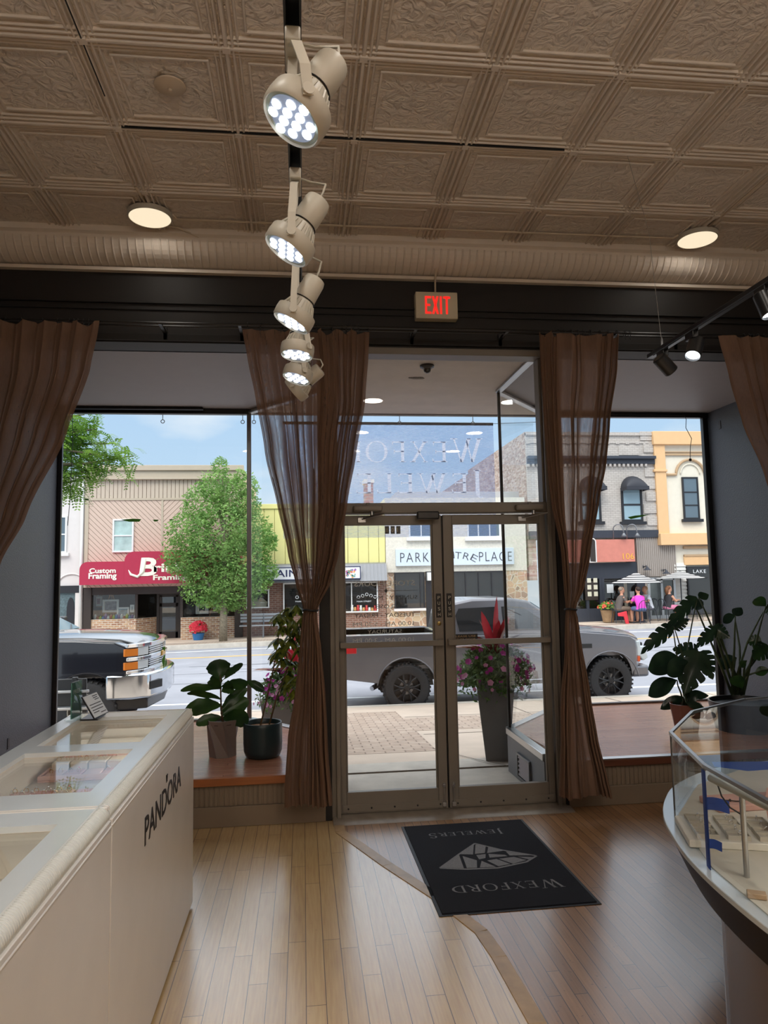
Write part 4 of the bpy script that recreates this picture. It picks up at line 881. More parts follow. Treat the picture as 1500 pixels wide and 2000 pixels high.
def shopwin(B, r, frame, lab=None, y=YF+.04, depth=.9, cols=()):
    """frame and glass over a dark sheet standing in for the unlit room"""
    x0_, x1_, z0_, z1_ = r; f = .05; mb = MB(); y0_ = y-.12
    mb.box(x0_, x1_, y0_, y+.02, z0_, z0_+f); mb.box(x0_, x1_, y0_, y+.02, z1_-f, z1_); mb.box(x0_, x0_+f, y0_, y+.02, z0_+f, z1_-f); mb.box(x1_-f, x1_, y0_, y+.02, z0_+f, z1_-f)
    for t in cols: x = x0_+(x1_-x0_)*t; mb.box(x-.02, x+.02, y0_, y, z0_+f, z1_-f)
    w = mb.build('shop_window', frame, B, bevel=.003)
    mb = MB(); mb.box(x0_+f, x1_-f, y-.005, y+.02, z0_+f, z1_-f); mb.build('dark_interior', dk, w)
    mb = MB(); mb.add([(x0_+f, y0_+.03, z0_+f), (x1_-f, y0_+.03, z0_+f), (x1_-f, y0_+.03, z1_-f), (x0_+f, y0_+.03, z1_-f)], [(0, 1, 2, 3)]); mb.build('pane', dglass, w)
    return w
w1 = shopwin(B, F(481, 1151, 526, 1188), wframe)
qj = F(492, 1166, 517, 1187, YF-.02); cxj = (qj[0]+qj[1])/2
mb = MB(); mb.prism([(cxj-.30, qj[2]), (cxj+.30, qj[2]), (cxj+.34, qj[3]-.2), (cxj+.16, qj[3]-.04), (cxj+.06, qj[3]), (cxj, qj[3]-.12), (cxj-.06, qj[3]), (cxj-.16, qj[3]-.04), (cxj-.34, qj[3]-.2)], YF-.04, YF+.02, 'Y')
tag(mb.build('jacket', mat('cream_cloth', srgb(206, 196, 168), .8), bevel=.02), 'cream jacket displayed in the small window of the brown brick front', 'jacket')
w2 = shopwin(B, F(553, 1138, 620, 1198), wframe); w3 = shopwin(B, F(672, 1136, 738, 1196), wframe, cols=(.22,))
decal = mat('white_window_decal', srgb(222, 226, 228), .7)
for (px, w_) in ((592, w2), (712, w3)):
    q = F(px-18, 1160, px+18, 1176, YF-.1); mb = MB()
    for k in range(5): xx = q[0]+.12+k*.16; mb.ring((xx, YF-.1, q[3]-.02-.05*abs(k-2)), .055, .012, (0, 1, 0), 10, 4)
    mb.build('leaf_decal', decal, w_)
    lettering('MAIN STREET', (q[0]+.05, YF-.1, q[2]), (1, 0, 0), (0, 0, 1), .06, decal, w_, width=q[1]-q[0]-.15)
for k in range(9):
    px = 688+k*5.6; q = at(px, 1193, Y=YF-.03); h = .12+.14*rr.random()
    mb = MB(); mb.lathe([(.05, 0), (.06, h*.5), (.04, h*.7), (.05, h)], (q.x, q.y, q.z), 8)
    tag(mb.build('window_jar', mat('jar_glaze', (srgb(220, 220, 214), srgb(196, 150, 90), srgb(200, 60, 60))[k % 3], .4), smooth=True), ('white', 'amber', 'red')[k % 3]+' jar in the right window of the brick-fronted shop, %s group' % ('left', 'middle', 'right')[k//3], 'jar', 'jars in the right brick shop window')
# bench
bq = F(468, 1203, 560, 1235, YF-.6); bm = mat('grey_bench_metal', srgb(170, 174, 178), .5)
bc = empty('bench', ((bq[0]+bq[1])/2, YF-.6, zfar(-1.5)), 'pale grey street bench against the brown brick wall', 'bench')
mb = MB()
for k in range(3): mb.box(bq[0], bq[1], YF-.28-.02*k, YF-.25-.02*k, zfar(-1.5)+.54+k*.12, zfar(-1.5)+.63+k*.12)
mb.build('backrest', bm, bc, bevel=.005)
mb = MB()
for k in range(4): mb.box(bq[0], bq[1], YF-.75+k*.11, YF-.66+k*.11, zfar(-1.5)+.42, zfar(-1.5)+.455)
mb.build('seat', bm, bc, bevel=.005)
for x in (bq[0]+.3, (bq[0]+bq[1])/2, bq[1]-.3): mb = MB(); zb3 = zfar(x); mb.tube([(x, YF-.72, zb3), (x, YF-.70, zb3+.42)], .025, 6); mb.tube([(x, YF-.3, zb3), (x, YF-.3, zb3+.88)], .025, 6); mb.tube([(x, YF-.72, zb3+.415), (x, YF-.3, zb3+.415)], .02, 6); mb.build('leg', gmetal, bc)

# --- 4: white pebble-dash building
peb = mat('white_pebbledash', srgb(222, 216, 202), .95, bump=1.0, bscale=30, var=.10, vscale=12)
rubble = None
def rubblemat():
    m = D.materials.new('rubble_stone'); m.use_nodes = True; nt = m.node_tree; b = nt.nodes['Principled BSDF']; b.inputs['Roughness'].default_value = .9
    g = nt.nodes.new('ShaderNodeNewGeometry'); v = nt.nodes.new('ShaderNodeTexVoronoi'); v.inputs['Scale'].default_value = 4.6; v2 = nt.nodes.new('ShaderNodeTexVoronoi'); v2.feature = 'DISTANCE_TO_EDGE'; v2.inputs['Scale'].default_value = 4.6
    nt.links.new(g.outputs['Position'], v.inputs['Vector']); nt.links.new(g.outputs['Position'], v2.inputs['Vector'])
    s = nt.nodes.new('ShaderNodeSeparateXYZ'); nt.links.new(v.outputs['Color'], s.inputs[0])
    r = nt.nodes.new('ShaderNodeValToRGB'); nt.links.new(s.outputs[0], r.inputs[0]); r.color_ramp.elements[0].color = (*srgb(190, 170, 140), 1); r.color_ramp.elements[1].color = (*srgb(140, 120, 104), 1)
    e = r.color_ramp.elements.new(.5); e.color = (*srgb(196, 160, 130), 1)
    r2 = nt.nodes.new('ShaderNodeValToRGB'); r2.color_ramp.elements[0].position = .02; r2.color_ramp.elements[1].position = .06; nt.links.new(v2.outputs['Distance'], r2.inputs[0])
    x = nt.nodes.new('ShaderNodeMixRGB'); nt.links.new(r2.outputs[0], x.inputs[0]); x.inputs[1].default_value = (*srgb(206, 198, 182), 1); nt.links.new(r.outputs[0], x.inputs[2]); nt.links.new(x.outputs[0], b.inputs['Base Color'])
    return m
rubble = rubblemat()
xa, xb = at(753, 1050, Y=YF).x, at(1027, 1050, Y=YF).x; zt = at(890, 984, Y=YF).z+.0; zm = at(890, 1116, Y=YF).z
B = bld('pebbledash_building', (xa, xb, 0, 0), 'white pebble-dash building with a long pale sign and rubble stone shopfront')
mb = MB(); mb.box(xa, xb, YF, YF+9, zm, at(890, 972, Y=YF).z); mb.build('wall', peb, B)
gs = mat('grey_lap_siding', srgb(176, 176, 178), .7)
q = F(745, 961, 1022, 985, YF+1.2); mb = MB(); mb.box(q[0]+.2, q[1], YF+1.2, YF+9, q[2]-1, q[3]-.25); mb.prism([(q[0]+.55, q[3]-.25), (q[0]+.6, q[3]), (q[1], q[3]), (q[1], q[3]-.25)], YF+1.1, YF+9, 'Y')
for k in range(4): mb.box(q[0]+.2, q[1], YF+1.17, YF+1.2, q[3]-.45-k*.2, q[3]-.30-k*.2)
mb.build('upper_storey', gs, B, bevel=.006)
winpart(B, F(798, 1014, 846, 1050), wframe, upglass, rails=(), cols=(.5,), sill=1); winpart(B, F(912, 1014, 977, 1050), wframe, upglass, rails=(), cols=(.33, .67), sill=1)
mb = MB(); mb.box(xa, xb, YF+.03, YF+9, ZBK, zm); mb.build('stone_wall', rubble, B)
q = F(773, 1071, 1004, 1104, YF-.12); mb = MB(); mb.box(q[0], q[1], YF-.12, YF-.0, q[2], q[3]); sg = mb.build('sign_board', mat('pale_blue_sign', srgb(206, 218, 230), .5), B, bevel=.01)
ltr = mat('charcoal_letters', srgb(60, 62, 70), .5)
YL = YF-.125
qa = F(780, 1078, 836, 1098, YL); hh = qa[3]-qa[2]
lettering('PARK', (qa[0], YL, qa[2]), (1, 0, 0), (0, 0, 1), hh, ltr, sg, width=qa[1]-qa[0], spacing=1.25, bold=-.012)
qa = F(934, 1076, 998, 1096, YL); lettering('PLACE', (qa[0], YL, qa[2]), (1, 0, 0), (0, 0, 1), hh, ltr, sg, width=qa[1]-qa[0], spacing=1.2, bold=-.012)
# arched word in the middle: letters fanned around
for k, ch in enumerate('CENTRE'):
    t = (k-2.5)/2.5; px = 887+t*37; a = -t*.52
    c = at(px, 1086+abs(t)**2*4, Y=YL); e1 = (math.cos(a), 0, math.sin(a)); e2 = (-math.sin(a), 0, math.cos(a)); hh2 = hh*.72
    lettering(ch, (c.x-.12*math.cos(a)+.5*hh2*math.sin(a), YL, c.z-.5*hh2*math.cos(a)-.12*math.sin(a)+.04), e1, e2, hh2, ltr, sg, width=.24, bold=-.012)
winL = shopwin(B, F(770, 1118, 829, 1189), bframe, y=YF+.0, cols=(.85,)); winR = shopwin(B, F(857, 1116, 985, 1196), bframe, y=YF+.0, cols=(.2, .4, .6, .8))
mb = MB(); q = F(769, 1188, 831, 1193); mb.box(q[0], q[1], YF-.16, YF, q[2], q[3]); mb.build('sill', stucco, B)
q = F(832, 1116, 856, 1215); mb = MB(); mb.box(q[0], q[1], YF-.03, YF+.05, ZBK, q[3]); mb.build('shop_door', bframe, B); q = F(833, 1118, 841, 1134); mb = MB(); mb.box(q[0], q[1], YF-.25, YF-.02, q[2], q[3]); mb.build('air_unit', wframe, B, bevel=.01)
# low far chimney and stepped brick gable behind
oldb = brickmat('old_orange_brick', srgb(176, 128, 104), srgb(150, 104, 86), srgb(170, 150, 136), .4, .14, .02, var=.3)
YC = YF+4; q = F(713, 937, 729, 990, YC); c = empty('chimney', ((q[0]+q[1])/2, YC, q[2]-1), 'tall brick chimney seen through the left of the banner', 'chimney')
mb = MB(); mb.box(q[0], q[1], YC, YC+.8, q[2]-2.2, q[3]); mb.build('stack', oldb, c); mb = MB(); mb.box(q[0]-.05, q[1]+.05, YC-.05, YC+.85, q[3]-.14, q[3]+.02); mb.build('chimney_cap', stucco, c)
# --- 5: painted grey-white brick building, its stepped side gable facing left
wbrick = brickmat('painted_pale_brick', srgb(200, 192, 184), srgb(190, 182, 174), srgb(168, 160, 152), .21, .075, .008, var=.1, bump=.8)
xa, xb = at(985, 950, Y=YF).x, at(1279, 950, Y=YF).x; zt = at(1150, 846, Y=YF).z; z106 = at(1200, 1037, Y=YF).z
xa = at(1030, 950, Y=YF).x
B = bld('painted_brick_building', (xa, xb, 0, 0), 'pale painted brick building with black arched awnings over its upper windows')
mb = MB(); mb.box(xa, xb, YF, YF+5, z106, zt); mb.build('wall', wbrick, B)
# side gable stepping down to the back, continued behind the white building
mb = MB(); g0 = YF+5
mb.prism([(YF+.1, 1.5), (YF+26, 1.5), (YF+26, zt-.8), (YF+18, zt-.6), (YF+18, zt-.3), (YF+10, zt-.2), (YF+10, zt+.0), (YF+.1, zt+.05)], xa-.02, xa+.3, 'X'); mb.build('side_gable', brickmat('weathered_side_brick', srgb(196, 180, 168), srgb(150, 118, 100), srgb(170, 156, 146), .21, .075, .008, plane='YZ', var=.6), B)
navyp = mat('blue_black_paint', srgb(52, 56, 66), .5)
zc0 = at(1200, 893, Y=YF).z; zc1 = at(1200, 907, Y=YF).z
mb = MB(); mb.box(xa, xb, YF-.25, YF, zc0-.1, zc0+.02); mb.box(xa, xb, YF-.12, YF, zc1, zc0-.1); mb.build('cornice', navyp, B, bevel=.008)
mb = MB(); x = xa
while x < xb-.4: mb.box(x, x+.09, YF-.13, YF, zc1-.1, zc1); x += .19
mb.build('dentils', wbrick, B)
mb = MB(); x = xa; z = at(1200, 862, Y=YF).z
while x < xb-.3: mb.box(x, x+.14, YF-.05, YF, z-.12, z); x += .42
mb.box(xa, xb, YF-.08, YF+.1, zt-.1, zt+.03); mb.box(xa, xb, YF-.04, YF, zt-.42, zt-.34)
q = F(1208, 872, 1247, 889); mb.box(q[0], q[1], YF-.03, YF, q[2], q[3]); mb.build('brick_relief', wbrick, B)
mb = MB()
for k in range(8): zq = z106+.2+k*.5; mb.box(xb-.42-(k % 2)*.12, xb, YF-.05, YF, zq, zq+.38)
mb.build('quoins', wbrick, B, bevel=.01)
awb = mat('black_awning_canvas', srgb(44, 46, 54), .6)
for (px0, px1) in ((1213, 1254), (1132, 1173)):
    q = F(px0, 953, px1, 1019); winpart(B, q, bframe, mat('pale_blue_glass', srgb(150, 176, 186), .08, spec=.9), fw=.09, sill=1)  # even pale blue-grey pane colour
for px in (1233, 1152):
    cxq = at(px, 950, Y=YF).x; zl = at(px, 955, Y=YF).z; R_ = .90/2*1.05; Pg = []
    for i in range(9):
        a = i/8*PI/2; row = []
        for j in range(17):
            b = j/16*PI; row.append((cxq+.47*math.cos(b)*(1), YF-.02-.55*math.sin(a)*1.0, zl+.52*math.sin(b)*math.cos(a*.95)))
        Pg.append(row)
    mb = MB(); mb.grid(Pg); 
    for s in (-1, 1): mb.box(cxq+s*.47-.01, cxq+s*.47+.01, YF-.57, YF-.02, zl-.1, zl+.03)
    mb.box(cxq-.47, cxq+.47, YF-.58, YF-.56, zl-.1, zl+.05)
    mb.build('window_awning', awb, B, smooth='auto')
z0 = at(1200, 1051, Y=YF).z; mb = MB(); mb.box(xa, xb+.02, YF-.1, YF+1, z0, z106+.02); mb.build('fascia', navyp, B, bevel=.01)
q = F(1100, 1054, 1240, 1098, YF-.3); coral = mat('coral_sign', srgb(206, 128, 112), .6, var=.05)
mb = MB(); mb.box(q[0], q[1], YF-.3, YF, q[2], q[3]); sg = mb.build('sign_board', coral, B, bevel=.01)
q2 = F(1213, 1080, 1235, 1092, YF-.31); lettering('106', (q2[0], YF-.31, q2[2]), (1, 0, 0), (0, 0, 1), q2[3]-q2[2], mat('gold_numbers', srgb(240, 176, 70), .5), sg, width=q2[1]-q2[0])
x240, x318 = at(1243, 1080, Y=YF).x, at(1318, 1080, Y=YF).x; zc = at(1280, 1126, Y=YF).z
corr = mat('taupe_ribbed_panel', srgb(164, 154, 146), .6)
mb = MB(); mb.box(x240, x318, YF-.02, YF+1, zc, z0); x = x240
while x < x318: mb.box(x, x+.035, YF-.05, YF-.02, zc, z0); x += .085
mb.build('ribbed_panel', corr, B)
xs0 = at(1100, 1150, Y=YF).x; q = F(1100, 1099, 1243, 1210)
mb = MB(); mb.box(xs0, x240, YF+.0, YF+.1, zc-.05, q[3]); mb.box(x240, x240+.3, YF, YF+1, ZBK, zc)
for px in (1147, 1173, 1178, 1246): x = at(px, 1150, Y=YF).x; mb.box(x-.05, x+.05, YF-.03, YF+.1, ZBK, zc)
mb.box(xs0, x240, YF-.02, YF+.1, ZBK, zfar(12)+.5); mb.build('shopfront_frame', navyp, B, bevel=.006)
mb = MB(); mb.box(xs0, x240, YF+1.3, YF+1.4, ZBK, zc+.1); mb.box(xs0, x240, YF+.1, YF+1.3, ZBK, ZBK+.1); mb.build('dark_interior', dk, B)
vpane(B, (xs0, YF+.06), (x240, YF+.06), zfar(12)+.5, zc)
q = F(1150, 1135, 1160, 1172, YF-.05); mb = MB(); mb.box(q[0]-.15, q[1]+.15, YF-.07, YF-.02, q[2], q[3]); mc = mb.build('menu_case', brown, B)
pp2 = mat('cream_menu_paper', srgb(220, 214, 190), .6)  # plain cream paper colour
for k in range(6): mb = MB(); xx = q[0]-.06+(k % 2)*.26; zz = q[2]+.15+(k//2)*.27; mb.box(xx, xx+.16, YF-.075, YF-.07, zz, zz+.18); mb.build('menu_sheet', pp2, mc)
for px0, px1, py0, py1 in ((1231, 1240, 1155, 1167), (1186, 1199, 1141, 1158)): q = F(px0, py0, px1, py1); mb = MB(); mb.box(q[0], q[1], YF+.04, YF+.05, q[2], q[3]); mb.build('window_notice', decal, B)
# glass double door of the taupe front
q = F(1268, 1130, 1318, 1212); mb = MB()
for x in (q[0], (q[0]+q[1])/2, q[1]): mb.box(x-.05, x+.05, YF-.05, YF+.05, ZBK, q[3])
mb.box(q[0], q[1], YF-.05, YF+.05, q[3]-.06, q[3]+.04); mb.box(q[0], q[1], YF-.04, YF+.04, ZBK, zfar(14)+.14); gd = mb.build('glazed_doors', mat('silver_frame', srgb(196, 200, 202), .4, metal=.5), B, bevel=.004)
mb = MB(); mb.box(q[0], q[1], YF+.0, YF+.012, ZBK+.1, q[3]); mb.build('door_glass', mat('grey_door_glass', srgb(92, 100, 98), .1, var=.3, vscale=2, spec=.8), gd)
mb = MB(); mb.box(x240+.3, q[0], YF-.01, YF+1, ZBK, zc); mb.box(q[0], x318, YF+.05, YF+1, ZBK, zc); mb.build('ground_wall', corr, B)
# gooseneck and wall lamps, hanging pub sign
for i, (px, py) in enumerate(((1196, 1048), (1222, 1048))):
    c = at(px, py, Y=YF); m1 = MB(); m1.tube([(c.x, YF-.1, c.z-.1)]+[(c.x+.14-.14*math.cos(a), YF-.12-.25*math.sin(a/2), c.z+.33+.14*math.sin(a)) for a in np.linspace(0, PI, 9)]+[(c.x+.3, YF-.4, c.z+.1)], .022, 6)
    m1.lathe([(.12, 0), (.05, .1), (.03, .14)], (c.x+.3, YF-.4, c.z-.02), 12); m1.build('gooseneck_lamp', gmetal, B, smooth=True)
for px, py, in ((1256, 1107), (1293, 1114)):
    c = at(px, py, Y=YF); m1 = MB(); m1.lathe([(.06, 0), (.06, .03)], (c.x, YF, c.z), 12, (0, -1, 0)); m1.tube([(c.x, YF-.03, c.z), (c.x+.02, YF-.28, c.z+.03), (c.x+.02, YF-.3, c.z-.02)], .02, 6); m1.lathe([(.17, 0), (.06, .08), (.04, .14)], (c.x+.02, YF-.3, c.z-.14), 12); m1.build('wall_lamp', navyp, B, smooth='auto')
q = F(1150, 1052, 1163, 1098, YF-1.2); hs = empty('hanging_sign', ((q[0]+q[1])/2, YF-1.2, q[2]), 'dark hanging pub sign with pale rim beside the right-hand curtain', 'sign')
pts = roundtop(q[0], q[1], q[2], q[3], .14, True, True); mb = MB(); mb.prism(pts, YF-1.24, YF-1.1, 'Y'); mb.build('panel', brown, hs, bevel=.02)
mb = MB(); mb.tube([(p[0], YF-1.25, p[1]) for p in pts]+[(pts[0][0], YF-1.25, pts[0][1])], .025, 6); mb.build('rim', stucco, hs); mb = MB(); mb.box(q[0]+.1, q[0]+.14, YF-1.2, YF, q[3]+.02, q[3]+.06); mb.box(q[0]+.1, q[0]+.14, YF-1.2, YF-1.16, q[3]-.05, q[3]+.04); mb.build('bracket', navyp, hs)
# --- 6: cream and orange building at the right
creamw = mat('cream_render', srgb(226, 218, 200), .85, var=.03); orange = mat('apricot_trim', srgb(226, 184, 136), .8)
xa = at(1279, 950, Y=YF).x; zt = at(1320, 844, Y=YF).z; xq = at(1300, 950, Y=YF).x; zlow = at(1320, 1048, Y=YF).z; zf = at(1340, 1104, Y=YF).z
B = bld('cream_building', (xa, xa+6, 0, 0), 'cream building with apricot pilasters and arched window at the right')
mb = MB(); mb.box(xa, xa+9, YF+.02, YF+8, zf, zt); mb.build('wall', creamw, B)
mb = MB(); mb.box(xa, xq, YF-.12, YF+.02, zlow, zt-.1); mb.box(xa-.05, xa+9, YF-.2, YF+.02, zt-.55, zt); mb.box(xa-.02, xa+9, YF-.3, YF+.02, zlow-.35, zlow+.12); mb.box(xa-.08, xq+.03, YF-.17, YF, at(1285, 920, Y=YF).z-.05, at(1285, 920, Y=YF).z+.05); mb.box(xq+.6, xa+9, YF-.05, YF+.02, zf, zf+.42); mb.build('apricot_trim', orange, B, bevel=.015)
brnt = mat('tan_band', srgb(186, 156, 122), .8); mb = MB()
z = at(1340, 884, Y=YF).z; mb.box(xq, xa+9, YF-.06, YF, z-.12, z-.04); mb.box(xq, xa+9, YF-.06, YF, z+.0, z+.04)
z = at(1340, 1068, Y=YF).z; mb.box(xq+.6, xa+9, YF-.08, YF, z-.08, z+.02); z = at(1340, 1085, Y=YF).z; mb.box(xq+.6, xa+9, YF-.08, YF, z-.04, z+.04)
cxw = at(1348, 930, Y=YF).x; za = at(1348, 927, Y=YF).z; pts = [(xq, YF-.03, za), (cxw-.62, YF-.03, za)]+[(cxw-.62*math.cos(a), YF-.03, za+.62*math.sin(a)) for a in np.linspace(0, PI, 15)][1:]+[(cxw+3, YF-.03, za)]
mb.tube(pts, .055, 6); mb.build('band_moulding', brnt, B, smooth='auto')
mb = MB(); mb.tube([(cxw-.42*math.cos(a), YF-.01, za+.02+.42*math.sin(a)) for a in np.linspace(0, PI, 15)], .03, 6); mb.build('arch_moulding', creamw, B, smooth=True)
winpart(B, F(1333, 932, 1364, 1014), bframe, upglass, rails=(.33, .64), sill=1)
lap = mat('white_lap_siding', srgb(214, 212, 206), .7); mb = MB(); z = ZBK
xl = at(1318, 1150, Y=YF).x
while z < zf: mb.prism([(YF-.05, z), (YF, z+.15), (YF+.1, z+.15), (YF+.1, z)], xl, at(1341, 1150, Y=YF).x, 'X'); z += .15
mb.build('lap_siding', lap, B); mb = MB(); mb.box(xl, xa+9, YF+.05, YF+8, ZBK, zf); mb.build('ground_wall', creamw, B)
w6 = shopwin(B, F(1342, 1106, 1420, 1200), bframe, y=YF+.02)
q = F(1353, 1112, 1378, 1119, YF-.1); lettering('LAKE', (q[0], YF-.1, q[2]), (1, 0, 0), (0, 0, 1), q[3]-q[2], decal, w6, width=q[1]-q[0], spacing=1.1)
# buildings further along, out of the two windows' sight but seen from a step aside
for xx0, xx1, h_, m_ in ((-30, -13.2, 6.5, tanw), (xa+9.1, 45, 7, creamw)):
    Bx = empty('distant_building', ((xx0+xx1)/2, YF, ZK), 'plain building closing the street further %s' % ('left' if xx0 < 0 else 'right'), 'building'); mb = MB(); mb.box(xx0, xx1, YF, YF+8, ZBK, h_); mb.build('wall', m_, Bx); mb = MB(); mb.box(xx0, xx1, YF-.2, YF, h_-.4, h_); mb.build('cornice', trimc, Bx)
    for k in range(4): winpart(Bx, (xx0+1.5+k*3.5, xx0+2.6+k*3.5, 3.4, 5.2), wframe)
# ------------------------------------------------------------------ street trees
bark = mat('grey_bark', srgb(130, 120, 102), .9, var=.3, vscale=20, bump=.5, bscale=60)
def leafcloud(mb, blobs, n, size, rg, droop=0.0):
    tot = sum(b[3]**2 for b in blobs)
    for (cx, cy, cz, r, sz) in blobs:
        for k in range(int(n*r*r/tot)):
            u = Vector((rg.gauss(0, 1), rg.gauss(0, 1), rg.gauss(0, 1))).normalized(); d = r*(.55+.45*rg.random()**.5)*(1+.18*rg.gauss(0, 1)*.5)
            p = Vector((cx+u.x*d, cy+u.y*d, cz+u.z*d*sz))
            t = Vector((rg.gauss(0, 1), rg.gauss(0, 1), rg.gauss(0, .6)-droop)).normalized(); w = t.cross(Vector((rg.gauss(0, 1), rg.gauss(0, 1), rg.gauss(0, 1)))).normalized(); s = size*(.6+.8*rg.random())
            mb.add([p-t*s, p+w*s*.42+t*s*.1, p+t*s, p-w*s*.42+t*s*.1], [(0, 1, 2), (0, 2, 3)])
rg = random.Random(3)
YT = YK2+.9
tb = at(436, 1248, Y=YT); tp = at(436, 1190, Y=YT)
tree = empty('street_tree', (tb.x, YT, zfar(-2.6)), 'full green street tree standing in front of the framing shop awning', 'tree')
mb = MB(); x = tb.x
mb.tube([(x, YT, zfar(x)-.02), (x+.01, YT, .5), (x-.02, YT, 1.4), (x+.03, YT, 2.6), (x, YT, 4.2), (x-.05, YT, 5.4)], [.15, .13, .12, .10, .06, .02], 10)
for a, h, l in ((-.9, .95, 1.2), (.8, 1.05, 1.0), (-.5, 1.6, 1.2), (.6, 1.9, 1.1), (-.7, 2.5, 1.1), (.5, 3.0, .9), (-.3, 3.6, .8)):
    mb.tube([(x, YT, h), (x+a*l*.5, YT+.2*a, h+.6*l), (x+a*l, YT+.3*a, h+1.3*l)], [.07, .045, .015], 7)
mb.build('trunk', bark, tree, smooth=True)
mb = MB(); blobs = []
for (px, py, r) in ((430, 912, 18), (425, 950, 36), (400, 985, 42), (455, 975, 42), (480, 990, 30), (375, 1040, 44), (430, 1040, 60), (485, 1040, 46), (510, 1060, 32), (360, 1085, 40), (410, 1100, 56), (470, 1100, 56), (515, 1115, 28), (400, 1140, 46), (455, 1145, 50), (500, 1135, 30), (430, 1165, 30), (345, 1100, 24), (480, 950, 26), (468, 925, 12), (430, 900, 9), (530, 1060, 14), (455, 1180, 14)):
    c = at(px, py, Y=YT); k = YT/FPX; blobs.append((c.x, YT+rg.uniform(-.5, .5)*r*k*.8, c.z, r*k, 1.0))
leafcloud(mb, blobs, 24000, .062, rg)
mb.build('foliage', leafmat('pear_tree_leaves', srgb(96, 140, 66), srgb(150, 186, 104), .6, .4, 3), tree)
# honey locust by the near kerb: trunk hidden behind the left wall
YH = 9.6
loc = empty('locust_tree', (-4.9, YH, ZR), 'feathery green tree reaching into the top left of the left shop window', 'tree')
mb = MB(); mb.tube([(-4.9, YH, ZR), (-4.88, YH, 1.5), (-4.8, YH, 3.0), (-4.6, YH, 4.6), (-4.5, YH, 6)], [.14, .12, .10, .07, .03], 10)
tips = []
for (pa, pb, pc) in (((60, 930), (150, 925), (205, 905)), ((60, 900), (130, 880), (230, 893)), ((60, 850), (130, 845), (190, 838)), ((70, 910), (170, 905), (262, 890)), ((60, 820), (110, 815), (165, 810)), ((80, 880), (150, 868), (225, 866)), ((70, 935), (120, 945), (165, 935)), ((50, 780), (100, 770), (140, 775)), ((90, 890), (140, 860), (165, 825))):
    y = YH+rg.uniform(-.35, .35); A_, B_, C_ = (at(*p, Y=y) for p in (pa, pb, pc)); mb.tube([(-4.82, YH, A_.z-.5), tuple(A_), tuple(B_), tuple(C_)], [.05, .03, .018, .006], 6); tips.append((A_, B_, C_))
mb.build('trunk', bark, loc, smooth=True)
mb = MB()
for A_, B_, C_ in tips:
    for k in range(95):
        t = rg.random(); p = (A_.lerp(B_, t*2) if t < .5 else B_.lerp(C_, t*2-1))+Vector((rg.gauss(0, .09), rg.gauss(0, .16), rg.gauss(0, .09)))
        d = Vector((rg.gauss(.3, .7), rg.gauss(0, .7), rg.gauss(-.25, .4))).normalized(); s_ = d.cross(Vector((0, rg.gauss(0, .3), 1))).normalized(); n = 9
        for j in range(n):
            q = p+d*(.022*j)-Vector((0, 0, .0012*j*j))
            for sd_ in (-1, 1):
                e = (s_*sd_+d*.4).normalized()*.046; w = d*.013; mb.add([q, q+e*.5+w, q+e, q+e*.5-w], [(0, 1, 2, 3)])
mb.build('foliage', leafmat('locust_leaves', srgb(96, 140, 50), srgb(146, 186, 84), .55, .4, 5), loc)

# ------------------------------------------------------------------ cars
tyre = mat('tyre_rubber', srgb(44, 44, 46), .8, var=.15, vscale=30); rimb = mat('black_alloy', srgb(30, 30, 33), .35, metal=.3); rimg = mat('silver_alloy', srgb(170, 165, 155), .35, metal=.8)
carglass = mat('tinted_car_glass', srgb(26, 30, 34), .05, spec=.9, coat=.4); windg = mat('windscreen_glass', srgb(120, 150, 165), .05, spec=.9)
def wheel(par, x, y, z, r, w, face, rm, spokes, lab=None):
    """wheel with its axle along y; face = -1 towards the shop"""
    g = D.objects.new('wheel', None); COL.objects.link(g); g.parent = par; g.location = (x, y, z)
    mb = MB(); prof = [(r*.60, -w/2), (r*.62, -w/2-.004), (r*.90, -w/2), (r*.97, -w*.42), (r, -w*.3), (r, w*.3), (r*.97, w*.42), (r*.90, w/2), (r*.62, w/2), (r*.6, w/2)]
    mb.lathe(prof, (0, 0, 0), 40, (0, 1, 0), cap=False)
    for k in range(36):
        a = 2*PI*k/36
        for s in (-1, 1): 
            c_, s_ = math.cos(a), math.sin(a); p = Vector((c_*r*.985, s*w*.3, s_*r*.985)); mb.box(p.x-.014, p.x+.014, p.y-w*.16, p.y+w*.16, p.z-.014, p.z+.014)
    mb.build('tyre', tyre, g, origin='local', smooth='auto')
    mb = MB(); f = face*w/2
    mb.lathe([(r*.61, f*.2), (r*.61, f*.9), (r*.60, f*1.0), (r*.57, f*1.0), (r*.56, f*.8), (r*.55, f*.15)], (0, 0, 0), 36, (0, 1, 0))
    mb.lathe([(r*.15, f*.35), (r*.15, f*.85), (r*.11, f*.95)], (0, 0, 0), 20, (0, 1, 0))
    for k in range(spokes):
        a = 2*PI*k/spokes
        for da in (-.14, .14):
            p0 = Vector((math.cos(a)*r*.11, f*.85, math.sin(a)*r*.11)); p1 = Vector((math.cos(a+da*.9)*r*.36, f*.92, math.sin(a+da*.9)*r*.36)); p2 = Vector((math.cos(a+da*1.7)*r*.57, f*.9, math.sin(a+da*1.7)*r*.57)); mb.tube([p0, p1, p2], r*.036, 6)
    mb.build('rim', rm, g, origin='local', smooth='auto')
    mb = MB(); mb.lathe([(r*.30, f*.1), (r*.30, f*.3)], (0, 0, 0), 24, (0, 1, 0)); mb.build('brake_disc', M['alug'], g, origin='local')
    mb = MB()
    for k in range(6): a = 2*PI*k/6; mb.ball((math.cos(a)*r*.17, f*.88, math.sin(a)*r*.17), r*.025, 6, 4)
    mb.build('lug_nuts', M['chrome'], g, origin='local')
    return g
